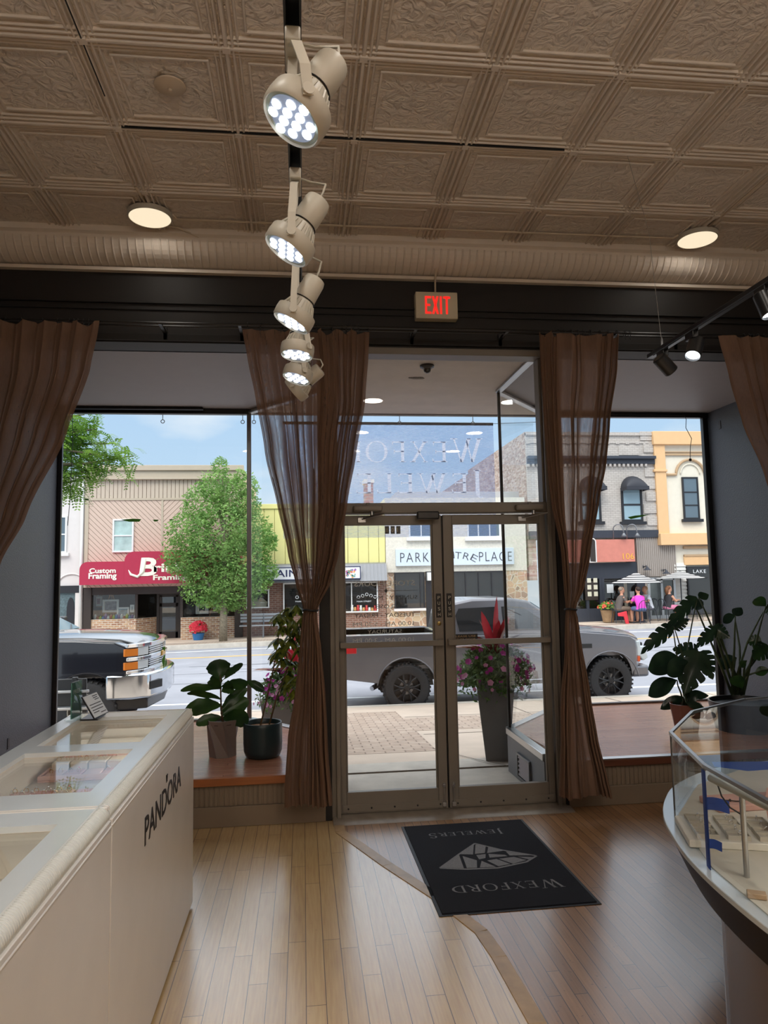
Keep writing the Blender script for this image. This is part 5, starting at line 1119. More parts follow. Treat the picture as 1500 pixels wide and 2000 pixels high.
def loft(mb, prof, slices):
    """closed profile (x,z) carried through slices (y, fn) with fn(x,z)->(x,z)"""
    n = len(prof); vs = []
    for y, fn in slices: vs += [(fn(x, z)[0], y, fn(x, z)[1]) for x, z in prof]
    fs = [tuple(range(n)), tuple(range((len(slices)-1)*n, len(slices)*n))[::-1]]
    for k in range(len(slices)-1): fs += [(k*n+i, (k+1)*n+i, (k+1)*n+(i+1) % n, k*n+(i+1) % n) for i in range(n)]
    mb.add(vs, fs)
def arch(xc, zc, r, z0, n=14):
    a0 = math.asin(max(-1, min(1, (z0-zc)/r))); return [(xc+r*math.cos(a), zc+r*math.sin(a)) for a in np.linspace(a0, PI-a0, n)]
def pickup(root, S, K, paint):
    """S: scale; local x forward (rear bumper at 0), y across (near side -W/2), z up from the road"""
    Wd = K['W']; h = Wd/2; xr, xf, R = K['xr'], K['xf'], K['R']; Lx = K['L']; zs = K['sill']; zb_ = K['belt']; zh = K['hood']; xc0, xc1 = K['cab']; zr_ = K['roof']
    X = lambda mb, name, m, par, **k: mb.build(name, m, par, origin='local', xf=Matrix.Scale(S, 4), **k)
    # lower body side outline with arches
    prof = [(.02, zs+.12)]+[(p[0], p[1]) for p in [(xr-R-.06, zs+.02)]]+arch(xr, K['wz'], R+.06, zs+.02)[::-1]+[(xr+R+.1, zs)]+[(xf-R-.1, zs)]+arch(xf, K['wz'], R+.06, zs+.0)[::-1]+[(xf+R+.1, zs+.08), (Lx-.10, zs+.12)]
    front = K['front']; top = front+[(xc1-.05, zh+.02), (xc1-.5, zb_), (xc0, zb_), (xc0-.02, K['bed']), (.03, K['bed']), (0, K['bed']-.1)]
    P = prof+top
    def side(f, dz=0):
        return lambda x, z: ((x-(max(0, x-(Lx-.75))/.75)**2*f), z)
    mb = MB(); sl = K.get('nose', .28)
    loft(mb, P, [(-h, side(sl)), (-h+.12, side(sl*.62)), (-h+.26, side(sl*.42))]); loft(mb, P, [(h-.26, side(sl*.42)), (h-.12, side(sl*.62)), (h, side(sl))])
    # bonnet and cab tub between the sides
    hoodp = [(xc0, .55), (xc0, zb_), (xc1-.5, zb_), (xc1-.05, zh+.02)]+front[::-1]+[(Lx-.12, zs+.12), (xf+R+.05, zs+.1), (xf+R+.05, K['wz']+R), (xf-R-.08, K['wz']+R), (xf-R-.08, .55)]
    hoodp = [(xc0, .55), (xc0, zb_), (xc1-.5, zb_), (xc1-.05, zh+.03)]+[(a, b+.02) for a, b in front[::-1]]+[(Lx-.12, zs+.3), (xf+R+.05, zs+.3), (xf+R*.7, K['wz']+R-.05), (xf-R*.7, K['wz']+R-.05), (xf-R-.08, .55)]
    ys = np.linspace(-h+.22, h-.22, 7)
    def crown(y):
        f0 = side(sl*.42*(abs(y)/(h-.22))**2); up = .075*(1-(abs(y)/(h-.22))**2)
        return lambda x, z: (f0(x, z)[0], z+(up if z > K['belt']-.25 and x > xc1-.6 else 0))
    loft(mb, hoodp, [(y, crown(y)) for y in ys])
    # bed walls
    mb.box(.02, .10, -h+.2, h-.2, zs+.12, K['bed']); mb.box(.1, xc0, -h+.2, h-.2, .72, .80); mb.box(xc0-.06, xc0, -h+.2, h-.2, .72, K['bed'])
    body = X(mb, 'body', paint, root, bevel=.022*S, seg=2)
    # cab with tumblehome
    cab = K['cabp']; zt = max(p[1] for p in cab)
    def half(z): return h-.05-(max(0, z-zb_)/(zt-zb_))**1.15*.20
    mb = MB(); n = len(cab); vs = [(x, -half(z), z) for x, z in cab]+[(x, half(z), z) for x, z in cab]
    mb.add(vs, [tuple(range(n)), tuple(range(n, 2*n))[::-1]]+[(i, n+i, n+(i+1) % n, (i+1) % n) for i in range(n)])
    X(mb, 'cab', paint, root, bevel=.05*S, seg=3)
    def sidepanel(pts, off, name, m, par=root, bev=.0):
        for s in (-1, 1):
            mb = MB(); n = len(pts); vs = [(x, s*(half(z)+off if z > zb_-.001 else h+off), z) for x, z in pts]+[(x, s*((half(z) if z > zb_-.001 else h)-.02), z) for x, z in pts]
            mb.add(vs, [tuple(range(n)), tuple(range(n, 2*n))[::-1]]+[(i, n+i, n+(i+1) % n, (i+1) % n) for i in range(n)]); X(mb, name, m, par, bevel=bev)
    for pts in K['glass']: sidepanel(pts, .004, 'side_window', carglass)
    # windscreen
    (xa, za), (xb, zb2) = K['ws']; mb = MB(); ya, yb = half(za)-.08, half(zb2)-.08; nrm = Vector((zb2-za, 0, xa-xb)).normalized()*.012
    if nrm.x < 0: nrm = -nrm
    mb.add([(xa+nrm.x, -ya, za+nrm.z), (xa+nrm.x, ya, za+nrm.z), (xb+nrm.x, yb, zb2+nrm.z), (xb+nrm.x, -yb, zb2+nrm.z), (xa, -ya, za), (xa, ya, za), (xb, yb, zb2), (xb, -yb, zb2)], [(0, 1, 2, 3), (7, 6, 5, 4), (0, 4, 5, 1), (1, 5, 6, 2), (2, 6, 7, 3), (3, 7, 4, 0)])
    X(mb, 'windscreen', windg, root)
    # door seams, handles, mirrors
    mb = MB()
    for x in K['seams']: 
        for s in (-1, 1): mb.box(x-.006, x+.006, s*h-.012, s*h+.0015 if s > 0 else s*h+.012, zs+.12, zb_-.02) if False else mb.box(x-.006, x+.006, s*(h-.01), s*(h+.0015), zs+.12, zb_-.02)
    X(mb, 'door_seam', M['black'], root)
    for x in K['handles']:
        for s in (-1, 1): mb = MB(); mb.box(x-.12, x+.12, s*h, s*(h+.04), zb_-.17, zb_-.12); X(mb, 'door_handle', K.get('hm', paint), root, bevel=.012)
    for s in (-1, 1):
        mb = MB(); mx0 = K['mirror']; mb.box(mx0, mx0+.16, s*(h+.02), s*(h+.28), zb_+.0, zb_+.26); mb.box(mx0+.04, mx0+.1, s*(h-.08), s*(h+.05), zb_+.02, zb_+.08); X(mb, 'mirror', M['blackp'], root, bevel=.03)
    # wheel arches: flares and dark liners
    for xw in (xr, xf):
        for s in (-1, 1):
            if K.get('plain'): continue
            mb = MB(); ps = [(xw+(R+.06)*math.cos(a), s*(h+.0), K['wz']+(R+.06)*math.sin(a)) for a in np.linspace(.12, PI-.12, 16)]; mb.tube(ps, .014, 6); X(mb, 'arch_flare', K.get('flare', paint), root, smooth=True)
        mb = MB(); ps = []
        ar = [(xw+(R+.05)*math.cos(a), K['wz']+(R+.05)*math.sin(a)) for a in np.linspace(0, PI, 14)]; mb.prism(ar, -h+.28, h-.28, 'Y'); X(mb, 'wheel_well', M['blackp'], root)
    mb = MB(); mb.box(.5, Lx-.6, -.45, .45, zs-.02, zs+.2); mb.tube([(xr, -h+.2, K['wz']), (xr, h-.2, K['wz'])], .06, 8); X(mb, 'chassis', M['blackp'], root)
    mb = MB(); mb.box(xc0+.2, xc1-.4, -h-.02, -h+.12, zs-.08, zs-.03); mb.box(xc0+.2, xc1-.4, h-.12, h+.02, zs-.08, zs-.03); X(mb, 'running_board', M['blackp'], root, bevel=.01)
    for xw in (xr, xf):
        for s in (-1, 1): wheel(root, xw*S, s*(h-.15)*S, K['wz']*S, K['wr']*S, .28*S, s, K['rim'], K['spokes'])
    return X, half
Wc = lambda a, n=10: a
# grey pickup parked at the kerb
greyp = mat('metallic_grey_paint', srgb(108, 108, 114), .28, metal=.55, coat=.7)
SG = .94
gx = at(793, 1330, Y=12.0).x-1.24*SG
tg = empty('pickup_truck', (gx, YK+.10+.99*SG, ZR), 'grey crew-cab pickup truck with black wheels parked outside the doors', 'truck', 'pickup trucks')
front = [(5.78, .72), (5.80, 1.0), (5.74, 1.14), (5.50, 1.21), (4.9, 1.27)]
KG = dict(W=2.0, xr=1.24, xf=5.0, R=.47, wz=.42, wr=.42, L=5.80, sill=.50, belt=1.30, hood=1.30, bed=1.36, cab=(1.93, 4.35), roof=1.93, front=front,
    cabp=[(1.95, 1.26), (2.02, 1.70), (2.12, 1.88), (2.5, 1.95), (3.2, 1.955), (3.55, 1.90), (4.35, 1.34), (4.40, 1.26)], ws=((4.32, 1.37), (3.62, 1.86)),
    glass=[[(2.22, 1.38), (2.17, 1.66), (2.24, 1.78), (2.96, 1.80), (2.96, 1.38)], [(3.04, 1.38), (3.04, 1.80), (3.42, 1.79), (3.98, 1.40), (3.9, 1.37)]],
    seams=(1.95, 3.0, 4.15), handles=(2.25, 3.2), mirror=3.95, rim=rimb, spokes=6, nose=.30)
X, half = pickup(tg, SG, KG, greyp)
mb = MB(); mb.box(-.02, .06, -.99, -.80, .88, 1.24); mb.box(-.02, .06, .80, .99, .88, 1.24); mb.box(0.02, .36, -1.004, -.95, 1.04, 1.24); X(mb, 'tail_light', mat('red_lens', srgb(190, 14, 26), .15, coat=.5), tg, bevel=.015)
mb = MB(); mb.box(-.16, .02, -.92, .92, .50, .70); X(mb, 'rear_bumper', M['chrome'], tg, bevel=.03)
mb = MB(); mb.tube([(.62, -.9, .42), (.75, -.75, .46)], .045, 10); X(mb, 'exhaust', M['chrome'], tg)
mb = MB(); mb.prism([(5.50, .98), (5.74, 1.02), (5.80, .80), (5.70, .74)], -.86, -.70, 'Y'); mb.box(5.46, 5.62, -.94, -.84, .84, 1.12); mb.box(5.46, 5.62, .84, .94, .84, 1.12); X(mb, 'headlight', mat('headlight_lens', srgb(190, 200, 205), .08, coat=.8), tg, bevel=.02)
mb = MB(); mb.box(5.50, 5.60, -.945, -.90, .74, .84); X(mb, 'indicator', mat('orange_lens', srgb(200, 80, 30), .2), tg, bevel=.01)
mb = MB(); mb.box(5.50, 5.84, -.80, .80, .44, .66); X(mb, 'front_bumper', greyp, tg, bevel=.05)
mb = MB(); mb.box(5.72, 5.825, -.60, .60, .72, 1.06); X(mb, 'grille', M['blackp'], tg, bevel=.02)
mb = MB(); mb.box(.1, 1.9, -.8, .8, .80, .82); mb.box(.10, .12, -.8, .8, .8, 1.34); mb.box(1.86, 1.875, -.8, .8, .8, 1.34); mb.box(.1, 1.88, .74, .755, .8, 1.34); X(mb, 'bed_liner', M['blackp'], tg)
mb = MB(); mb.box(4.46, 4.66, -1.006, -.99, 1.02, 1.10); X(mb, 'fender_badge', M['blackp'], tg, bevel=.004)
mb = MB(); mb.tube([(4.6, -.6, 1.3), (4.55, -.6, 1.62)], .006, 6); X(mb, 'aerial', M['blackp'], tg)
# dark pickup with chrome front, its nose in the left window
darkp = mat('gloss_black_paint', srgb(34, 36, 44), .14, metal=.1, coat=1.0)
SB = .97
bx = at(174, 1372, Y=10.8).x
tb_ = empty('pickup_truck', (bx-4.85*SB, 10.62+1.02*SB, ZR), 'glossy black pickup truck with chrome grille and bumper, nose showing at the left', 'truck', 'pickup trucks')
front = [(5.66, .80), (5.68, 1.27), (5.60, 1.35), (5.3, 1.42), (4.7, 1.46)]
KB = dict(W=2.04, xr=1.15, xf=4.85, R=.48, wz=.43, wr=.43, L=5.68, sill=.58, belt=1.46, hood=1.46, bed=1.46, cab=(1.9, 4.1), roof=1.97, front=front,
    cabp=[(1.92, 1.42), (2.0, 1.84), (2.1, 1.98), (2.5, 2.03), (3.1, 2.03), (3.4, 1.98), (4.20, 1.50), (4.28, 1.42)], ws=((4.18, 1.53), (3.46, 1.95)),
    glass=[[(2.2, 1.52), (2.16, 1.76), (2.24, 1.88), (2.86, 1.90), (2.86, 1.52)], [(2.94, 1.52), (2.94, 1.90), (3.3, 1.88), (3.85, 1.54)]],
    seams=(1.92, 2.9, 3.95), handles=(2.2, 3.1), mirror=3.7, plain=True, rim=rimg, spokes=8, nose=.26)
X, half = pickup(tb_, SB, KB, darkp)
chromec = mat('chrome_trim', srgb(215, 218, 222), .1, metal=1.0); amber = mat('amber_lens', srgb(214, 120, 30), .2); clear = mat('clear_lens', srgb(200, 206, 210), .08, coat=.6)
mb = MB()
for z0, z1 in ((1.33, 1.385), (1.135, 1.19), (.95, 1.0)): mb.prism([(5.44, -1.025), (5.60, -.86), (5.72, -.5), (5.76, 0), (5.72, .5), (5.60, .86), (5.44, 1.025), (5.38, 1.0), (5.5, 0), (5.38, -1.0)], z0, z1)
mb.prism([(5.66, -.62), (5.73, -.3), (5.75, 0), (5.73, .3), (5.66, .62), (5.6, 0)], 1.12, 1.20); X(mb, 'grille_bars', chromec, tb_, bevel=.006)
mb = MB()
for k in range(8): z = 1.0+k*.032+(.0 if k < 4 else .085); mb.prism([(5.66, -.62), (5.74, 0), (5.66, .62), (5.6, 0)], z, z+.014)
X(mb, 'grille_slats', chromec, tb_)
mb = MB(); mb.box(5.5, 5.62, -.64, .64, .96, 1.34); X(mb, 'grille_void', M['black'], tb_)
mb = MB(); mb.prism([(5.735, -.13), (5.765, -.13), (5.765, .13), (5.735, .13)], 1.12, 1.20); X(mb, 'badge', mat('gold_badge', srgb(200, 160, 80), .3, metal=.6), tb_, bevel=.01)
for s in (-1, 1):
    for z0 in (1.01, 1.205): mb = MB(); mb.prism([(5.40, s*1.035), (5.56, s*.90), (5.50, s*.84), (5.34, s*1.0)], z0, z0+.11); X(mb, 'amber_light', amber, tb_, bevel=.006); mb = MB(); mb.prism([(5.56, s*.905), (5.66, s*.68), (5.60, s*.64), (5.50, s*.84)], z0, z0+.12); X(mb, 'headlight', clear, tb_, bevel=.006)
mb = MB(); pl = [(5.12, -1.03), (5.50, -1.02), (5.72, -.86), (5.84, -.5), (5.88, 0), (5.84, .5), (5.72, .86), (5.50, 1.02), (5.12, 1.03), (5.12, .9), (5.5, .8), (5.6, 0), (5.5, -.8), (5.12, -.9)]
mb.prism(pl, .58, .95); X(mb, 'front_bumper', chromec, tb_, bevel=.035)
mb = MB(); mb.prism([(5.73, -.86), (5.85, -.56), (5.80, -.56), (5.70, -.84)], .70, .82); X(mb, 'fog_lamp', M['blackp'], tb_, bevel=.005)
mb = MB(); mb.prism([(5.2, -.95), (5.68, -.80), (5.78, 0), (5.68, .80), (5.2, .95)], .42, .58); X(mb, 'air_dam', M['blackp'], tb_, bevel=.02)
for s in (-1, 1): mb = MB(); mb.tube([(4.26, s*.2, 1.52), (4.08, s*.75, 1.60)], .012, 6); X(mb, 'wiper', M['black'], tb_)
# the light top and pale body band of a car beyond, just past its windscreen: a light pickup roof seen over the bonnet
# ------------------------------------------------------------------ pots, umbrellas, tables and people on the far sidewalk
def flowers(mb_leaf, mb_fl, c, r, h, nl, nf, rg, ls=.03, fs=.025):
    for k in range(nl):
        u = Vector((rg.gauss(0, 1), rg.gauss(0, 1), abs(rg.gauss(0, 1))-.4)).normalized(); p = Vector(c)+Vector((u.x*r, u.y*r, u.z*h))*(.4+.6*rg.random())
        t = Vector((rg.gauss(0, 1), rg.gauss(0, 1), rg.gauss(0, 1))).normalized(); w = t.orthogonal().normalized(); s = ls*(.6+.8*rg.random())
        mb_leaf.add([p-t*s, p+w*s*.45, p+t*s, p-w*s*.45], [(0, 1, 2, 3)])
    for k in range(nf):
        u = Vector((rg.gauss(0, 1), rg.gauss(0, 1)-.4, abs(rg.gauss(0, 1))-.3)).normalized(); p = Vector(c)+Vector((u.x*r, u.y*r, u.z*h))*(.95+.12*rg.random())
        n = (u+Vector((0, -.5, .2))).normalized(); a = n.orthogonal().normalized(); b = n.cross(a); s = fs*(.7+.6*rg.random())
        cidx = [p-n*s*.35]+[p+(a*math.cos(q)+b*math.sin(q))*s*(1 if i % 2 == 0 else .8) for i, q in enumerate(np.linspace(0, 2*PI, 11)[:-1])]
        mb_fl.add(cidx, [(0, i+1, (i+1) % 10+1) for i in range(10)])
lg = leafmat('pot_leaves', srgb(90, 130, 60), srgb(140, 170, 80), .6, .3, 20)
c = at(388, 1241, Y=YF-.35); ZL = zfar(-3.7); q = empty('flower_pot', (c.x, YF-.45, ZL), 'blue pot of bright red flowers on the pavement by the framing shop', 'flower pot')
mb = MB(); mb.lathe([(.17, 0), (.22, .22), (.235, .25), (.22, .25), (.2, .2)], (c.x, YF-.45, ZL), 18); mb.build('pot', mat('blue_glaze', srgb(40, 110, 170), .35), q, smooth='auto')
a, b = MB(), MB(); flowers(a, b, (c.x, YF-.45, ZL+.42), .30, .26, 260, 150, rg, .05, .06); a.build('leaves', lg, q); b.build('blossoms', mat('red_petals', srgb(214, 40, 62), .6), q)
ZBR = zfar(13)+.004; c = at(1188, 1210, Y=YF-.9); q = empty('flower_pot', (c.x, YF-.9, ZBR), 'wooden tub of orange flowers and trailing greens by the outdoor tables', 'flower pot')
mb = MB(); mb.lathe([(.20, 0), (.27, .42), (.29, .46), (.26, .46), (.24, .4)], (c.x, YF-.9, ZBR), 20); mb.build('pot', mat('weathered_tub', srgb(158, 130, 98), .8, var=.2), q, smooth='auto')
a, b = MB(), MB(); flowers(a, b, (c.x+.06, YF-.9, ZBR+.58), .42, .22, 420, 26, rg, .06, .05); a.build('leaves', leafmat('chartreuse_leaves', srgb(110, 150, 60), srgb(160, 190, 84), .6, .3, 14), q); b.build('blossoms', mat('orange_petals', srgb(214, 90, 60), .6), q)
strb, strw = mat('black_stripe_canvas', srgb(48, 50, 56), .7), mat('white_stripe_canvas', srgb(226, 226, 224), .7)
def parasol(px, py_rim, R_, y, lab, H_):
    c = at(px, py_rim, Y=y); g = empty('striped_parasol', (c.x, y, ZBR), lab, 'parasol', 'striped parasols over the pavement tables')
    mb = MB(); mb.tube([(c.x, y, ZBR+.02), (c.x, y, c.z+H_)], .022, 8); mb.build('pole', navyp, g)
    mb = MB(); mb.lathe([(.26, 0), (.26, .05), (.05, .09)], (c.x, y, ZBR), 18); mb.build('base', navyp, g)
    nr, ns = 11, 32; mb = MB(); Pn = []
    for i in range(nr+1):
        t = i/nr; Pn.append([(c.x+R_*t*math.cos(2*PI*j/ns), y+R_*t*math.sin(2*PI*j/ns), c.z+H_*(1-t)**1.15+(.03*abs(math.sin(4*2*PI*j/ns/2)) if i == nr else 0)) for j in range(ns+1)])
    for i in range(nr):
        mb.cur = i % 2
        for j in range(ns): mb.add([Pn[i][j], Pn[i][j+1], Pn[i+1][j+1], Pn[i+1][j]], [(0, 1, 2, 3)])
    o_ = mb.build('canopy', [strb, strw], g)
    for j in range(8):
        a = 2*PI*j/8; mb = MB(); mb.tube([(c.x, y, c.z+H_-.06), (c.x+R_*.98*math.cos(a), y+R_*.98*math.sin(a), c.z-.01)], .008, 5); mb.build('rib', navyp, g)
    return c
cu1 = parasol(1243, 1139, 1.0, YF-1.1, 'black and white striped parasol over the table with three people', .42)
cu2 = parasol(1329, 1130, 1.0, YF-.9, 'black and white striped parasol at the right, over the seated woman', .30)
def cafe_table(x, y, lab):
    g = empty('cafe_table', (x, y, ZBR), lab, 'table', 'round pavement tables')
    mb = MB(); mb.lathe([(.36, 0), (.37, .012), (.36, .025)], (x, y, ZBR+.715), 24); mb.build('tabletop', navyp, g); mb = MB(); mb.tube([(x, y, ZBR), (x, y, ZBR+.71)], .03, 8); mb.build('pedestal', navyp, g)
    mb = MB(); mb.lathe([(.26, 0), (.25, .02), (.04, .05)], (x+.001, y, ZBR), 16); mb.build('base', navyp, g)
cafe_table(cu1.x-.10, YF-1.45, 'dark round pavement table under the left striped parasol'); cafe_table(cu2.x-.05, YF-1.3, 'dark round pavement table under the right striped parasol')
def cafe_chair(x, y, rz, lab):
    g = empty('cafe_chair', (x, y, ZBR), lab, 'chair', 'dark metal pavement chairs', rz)
    mb = MB(); mb.lathe([(.20, 0), (.205, .012), (.20, .024)], (0, 0, .44), 16); mb.build('seat', navyp, g, xf=Matrix.Translation((x, y, ZBR)) @ Matrix.Rotation(rz, 4, 'Z'))
    T_ = Matrix.Translation((x, y, ZBR)) @ Matrix.Rotation(rz, 4, 'Z')
    for sx_ in (-1, 1):
        for sy_ in (-1, 1): mb = MB(); mb.tube([(sx_*.15, sy_*.15, .45), (sx_*.21, sy_*.21, 0)], .013, 6); mb.build('leg', navyp, g, xf=T_)
    mb = MB(); mb.tube([(-.2, -.17, .45), (-.22, -.2, .62)]+[(-.22*math.cos(a), -.22-.03*math.sin(a), .66+.2*math.sin(a)) for a in np.linspace(0, PI, 9)]+[(.22, -.2, .62), (.2, -.17, .45)], .013, 6)
    for t in (-.1, 0, .1): mb.tube([(t, -.18, .46), (t*1.1, -.24, .85)], .008, 5)
    mb.build('backrest', navyp, g, xf=T_); return g
# people: one skinned body each
skinm = mat('skin', srgb(206, 150, 122), .6); hairs = [mat('hair_'+n_, c_, .7) for n_, c_ in (('grey', srgb(150, 130, 112)), ('dark', srgb(52, 38, 32)), ('blond', srgb(170, 132, 92)), ('brown', srgb(120, 78, 50)))]
def skinned(name, pts, edges, radii, m, par, sub=1):
    me = D.meshes.new(name); me.from_pydata(pts, edges, []); o = D.objects.new(name, me); COL.objects.link(o); o.parent = par
    sk = o.modifiers.new('skin', 'SKIN'); sk.use_smooth_shade = True
    if not me.skin_vertices: 
        me.attributes  # the modifier makes the layer on first use
    return o, me, sk
def person(x, y, rz, top, bottom, hair, lab, lean=.0, bare_arms=True, long=False, arms='table'):
    g = empty('person', (x, y, ZBR), lab, 'person', None, rz)
    T_ = Matrix.Translation((x, y, ZBR)) @ Matrix.Rotation(rz, 4, 'Z')
    # facing +y locally, seat height .46
    def limb(mb, pts, r, n=10): mb.tube(pts, r, n)
    mb = MB(); L_ = lean
    hip, chest, neck = Vector((0, -.05, .54)), Vector((0, -.02+L_*.6, .86)), Vector((0, .0+L_, 1.06))
    # torso and head as one lofted surface
    def ringp(c, rx, ry, n=16): return [(c[0]+rx*math.cos(2*PI*k/n), c[1]+ry*math.sin(2*PI*k/n), c[2]) for k in range(n)]
    secs = [((0, -.04, .46), .15, .12), ((0, -.05, .52), .18, .14), ((0, -.04, .62), .155, .115), ((0, -.03+L_*.3, .74), .16, .115), ((0, -.01+L_*.6, .88), .185, .12), ((0, 0+L_*.85, .98), .17, .10), ((0, .0+L_, 1.03), .085, .07), ((0, .01+L_, 1.07), .055, .055), ((0, .015+L_, 1.11), .052, .055),
            ((0, .03+L_, 1.14), .062, .080), ((0, .03+L_, 1.19), .074, .098), ((0, .02+L_, 1.25), .080, .100), ((0, .015+L_, 1.31), .070, .088), ((0, .01+L_, 1.35), .035, .045)]
    rows = [ringp(*s_) for s_ in secs]; n = 16; vs = [p for r_ in rows for p in r_]
    fs = [(i*n+k, i*n+(k+1) % n, (i+1)*n+(k+1) % n, (i+1)*n+k) for i in range(len(rows)-1) for k in range(n)]+[tuple(range(n))[::-1], tuple(range((len(rows)-1)*n, len(rows)*n))]
    mb.add(vs, fs)
    mb.ball((0, .125+L_, 1.20), .018, 8, 6, (.8, 1, 1.2))
    for s in (-1, 1):
        mb.ball((s*.078, .01+L_, 1.21), .02, 8, 6, (.4, 1, 1.3))
        mb.tube([(s*.09, -.02, .52), (s*.11, .18, .54), (s*.11, .40, .52), (s*.11, .44, .44), (s*.11, .42, .22), (s*.11, .42, .06), (s*.11, .45, .03), (s*.11, .58, .02)], [.085, .082, .066, .060, .055, .038, .04, .03], 10)
        sh = Vector((s*.19, L_*.85, .97)); el = Vector((s*.25, .12+L_*.7, .76)); wr = Vector((s*.10, .34+L_*.5, .80)); hd = wr+Vector((-s*.04, .09, .0))
        mb.tube([sh, sh.lerp(el, .5), el, el.lerp(wr, .5), wr], [.052, .045, .038, .034, .024], 10)
        mb.tube([wr, wr.lerp(hd, .5), hd], [.026, .036, .03], 8)
        for f_ in range(4):
            b0 = hd+Vector((s*(.018-.012*f_), .01, .0)); mb.tube([b0, b0+Vector((0, .035, -.004)), b0+Vector((0, .055, -.02))], .0085, 6)
        mb.tube([wr+Vector((-s*.01, .03, .01)), wr+Vector((-s*.045, .06, .012)), wr+Vector((-s*.05, .085, .0))], .0095, 6)
    mb.build('body', skinm, g, smooth=True, xf=T_)
    # shirt
    m2 = MB(); sc_ = 1.09; rows = [ringp(c_, rx*sc_+.006, ry*sc_+.008) for c_, rx, ry in secs[1:7]]; vs = [p for r_ in rows for p in r_]
    m2.add(vs, [(i*n+k, i*n+(k+1) % n, (i+1)*n+(k+1) % n, (i+1)*n+k) for i in range(len(rows)-1) for k in range(n)])
    if not bare_arms:
        for s in (-1, 1): sh = Vector((s*.17, L_*.85, .985)); el = Vector((s*.25, .12+L_*.7, .76)); m2.tube([sh, sh.lerp(el, .5), sh.lerp(el, .72)], [.066, .060, .062], 12, cap=False)
    m2.build('shirt', top, g, smooth=True, xf=T_)
    m3 = MB()
    rows = [ringp(c_, rx*1.1+.004, ry*1.1+.01) for c_, rx, ry in (secs[0], secs[1], ((0, -.045, .57), .165, .125))]; vs = [p for r_ in rows for p in r_]; m3.add(vs, [(i*n+k, i*n+(k+1) % n, (i+1)*n+(k+1) % n, (i+1)*n+k) for i in range(2) for k in range(n)])
    for s in (-1, 1): m3.tube([(s*.09, -.03, .52), (s*.11, .18, .54), (s*.11, .34, .53)], [.10, .094, .086], 12, cap=False)
    m3.build('shorts', bottom, g, smooth=True, xf=T_)
    m4 = MB(); m4.ball((0, -.012+L_, 1.265), .092, 14, 9, (.98, 1.12, 1.0))
    if long: m4.tube([(0, -.07+L_, 1.28), (0, -.10+L_, 1.15), (0, -.10+L_, 1.0)], [.07, .075, .03], 10)
    m4.build('hair', hair, g, smooth=True, xf=T_)
    m5 = MB()
    for s in (-1, 1): m5.box(s*.11-.045, s*.11+.045, .37, .62, -.005, .045)
    m5.build('shoes', mat('dark_shoes', srgb(60, 54, 50), .6), g, xf=T_)
    return g
tx, ty = cu1.x-.10, YF-1.45
cloth = lambda n_, c_: mat(n_, c_, .85, var=.06, vscale=8)
def seat_at(px, py, rz, *a, cl=None, **k):
    c = at(px, py, Y=a[-1]); 
tx = at(1237, 1190, Y=YF-1.5).x
seats = [(at(1224, 1190, Y=YF-1.5).x-.28, YF-1.5, -PI/2, cloth('brown_shirt', srgb(96, 88, 84)), cloth('khaki_shorts', srgb(120, 104, 90)), hairs[0], 'seated person in a dark brown shirt and khaki shorts, left of the first table', .10, False, False),
         (at(1250, 1190, Y=YF-2.0).x, YF-2.05, .10, cloth('magenta_shirt', srgb(226, 70, 190)), cloth('blue_shorts', srgb(96, 110, 150)), hairs[1], 'seated person in a bright magenta shirt with back to the street', .10, False, False),
         (at(1262, 1190, Y=YF-1.2).x+.12, YF-1.15, PI/2+.25, cloth('white_shirt', srgb(224, 226, 232)), cloth('grey_shorts', srgb(110, 110, 120)), hairs[2], 'seated person in a white shirt, right of the first table', .12, False, False),
         (at(1305, 1190, Y=YF-1.3).x-.02, YF-1.35, -PI/2+.15, cloth('black_top', srgb(50, 48, 52)), cloth('pink_shorts', srgb(214, 130, 160)), hairs[3], 'seated person in a black top and pink shorts by the second parasol', .06, True, True)]
for x, y, rz, a_, b_, h_, lab, ln, ba, lo in seats:
    person(x, y, rz, a_, b_, h_, lab, ln, ba, lo)
    cafe_chair(x+.05*math.sin(rz), y-.05*math.cos(rz), rz, 'dark metal pavement chair under the '+'person'+lab.split(',')[0].replace('seated person', '').replace(' with back to the street', '').replace(' by the second parasol', ''))
cafe_chair(at(1354, 1190, Y=YF-1.3).x, YF-1.4, PI/2, 'empty dark pavement chair at the right of the second table')
mb = MB(); c = at(1221, 1195, Y=YF-1.9); mb.prism([(c.x-.25, c.z-.05), (c.x+.1, c.z+.02), (c.x+.18, c.z-.45), (c.x+.05, c.z-.50), (c.x-.02, c.z-.18), (c.x-.24, c.z-.16)], YF-1.83, YF-1.78, 'Y')
tag(mb.build('red_bag', cloth('red_cloth', srgb(220, 60, 70)), bevel=.015), 'red cloth bag hanging from the chair of the person in brown', 'bag')

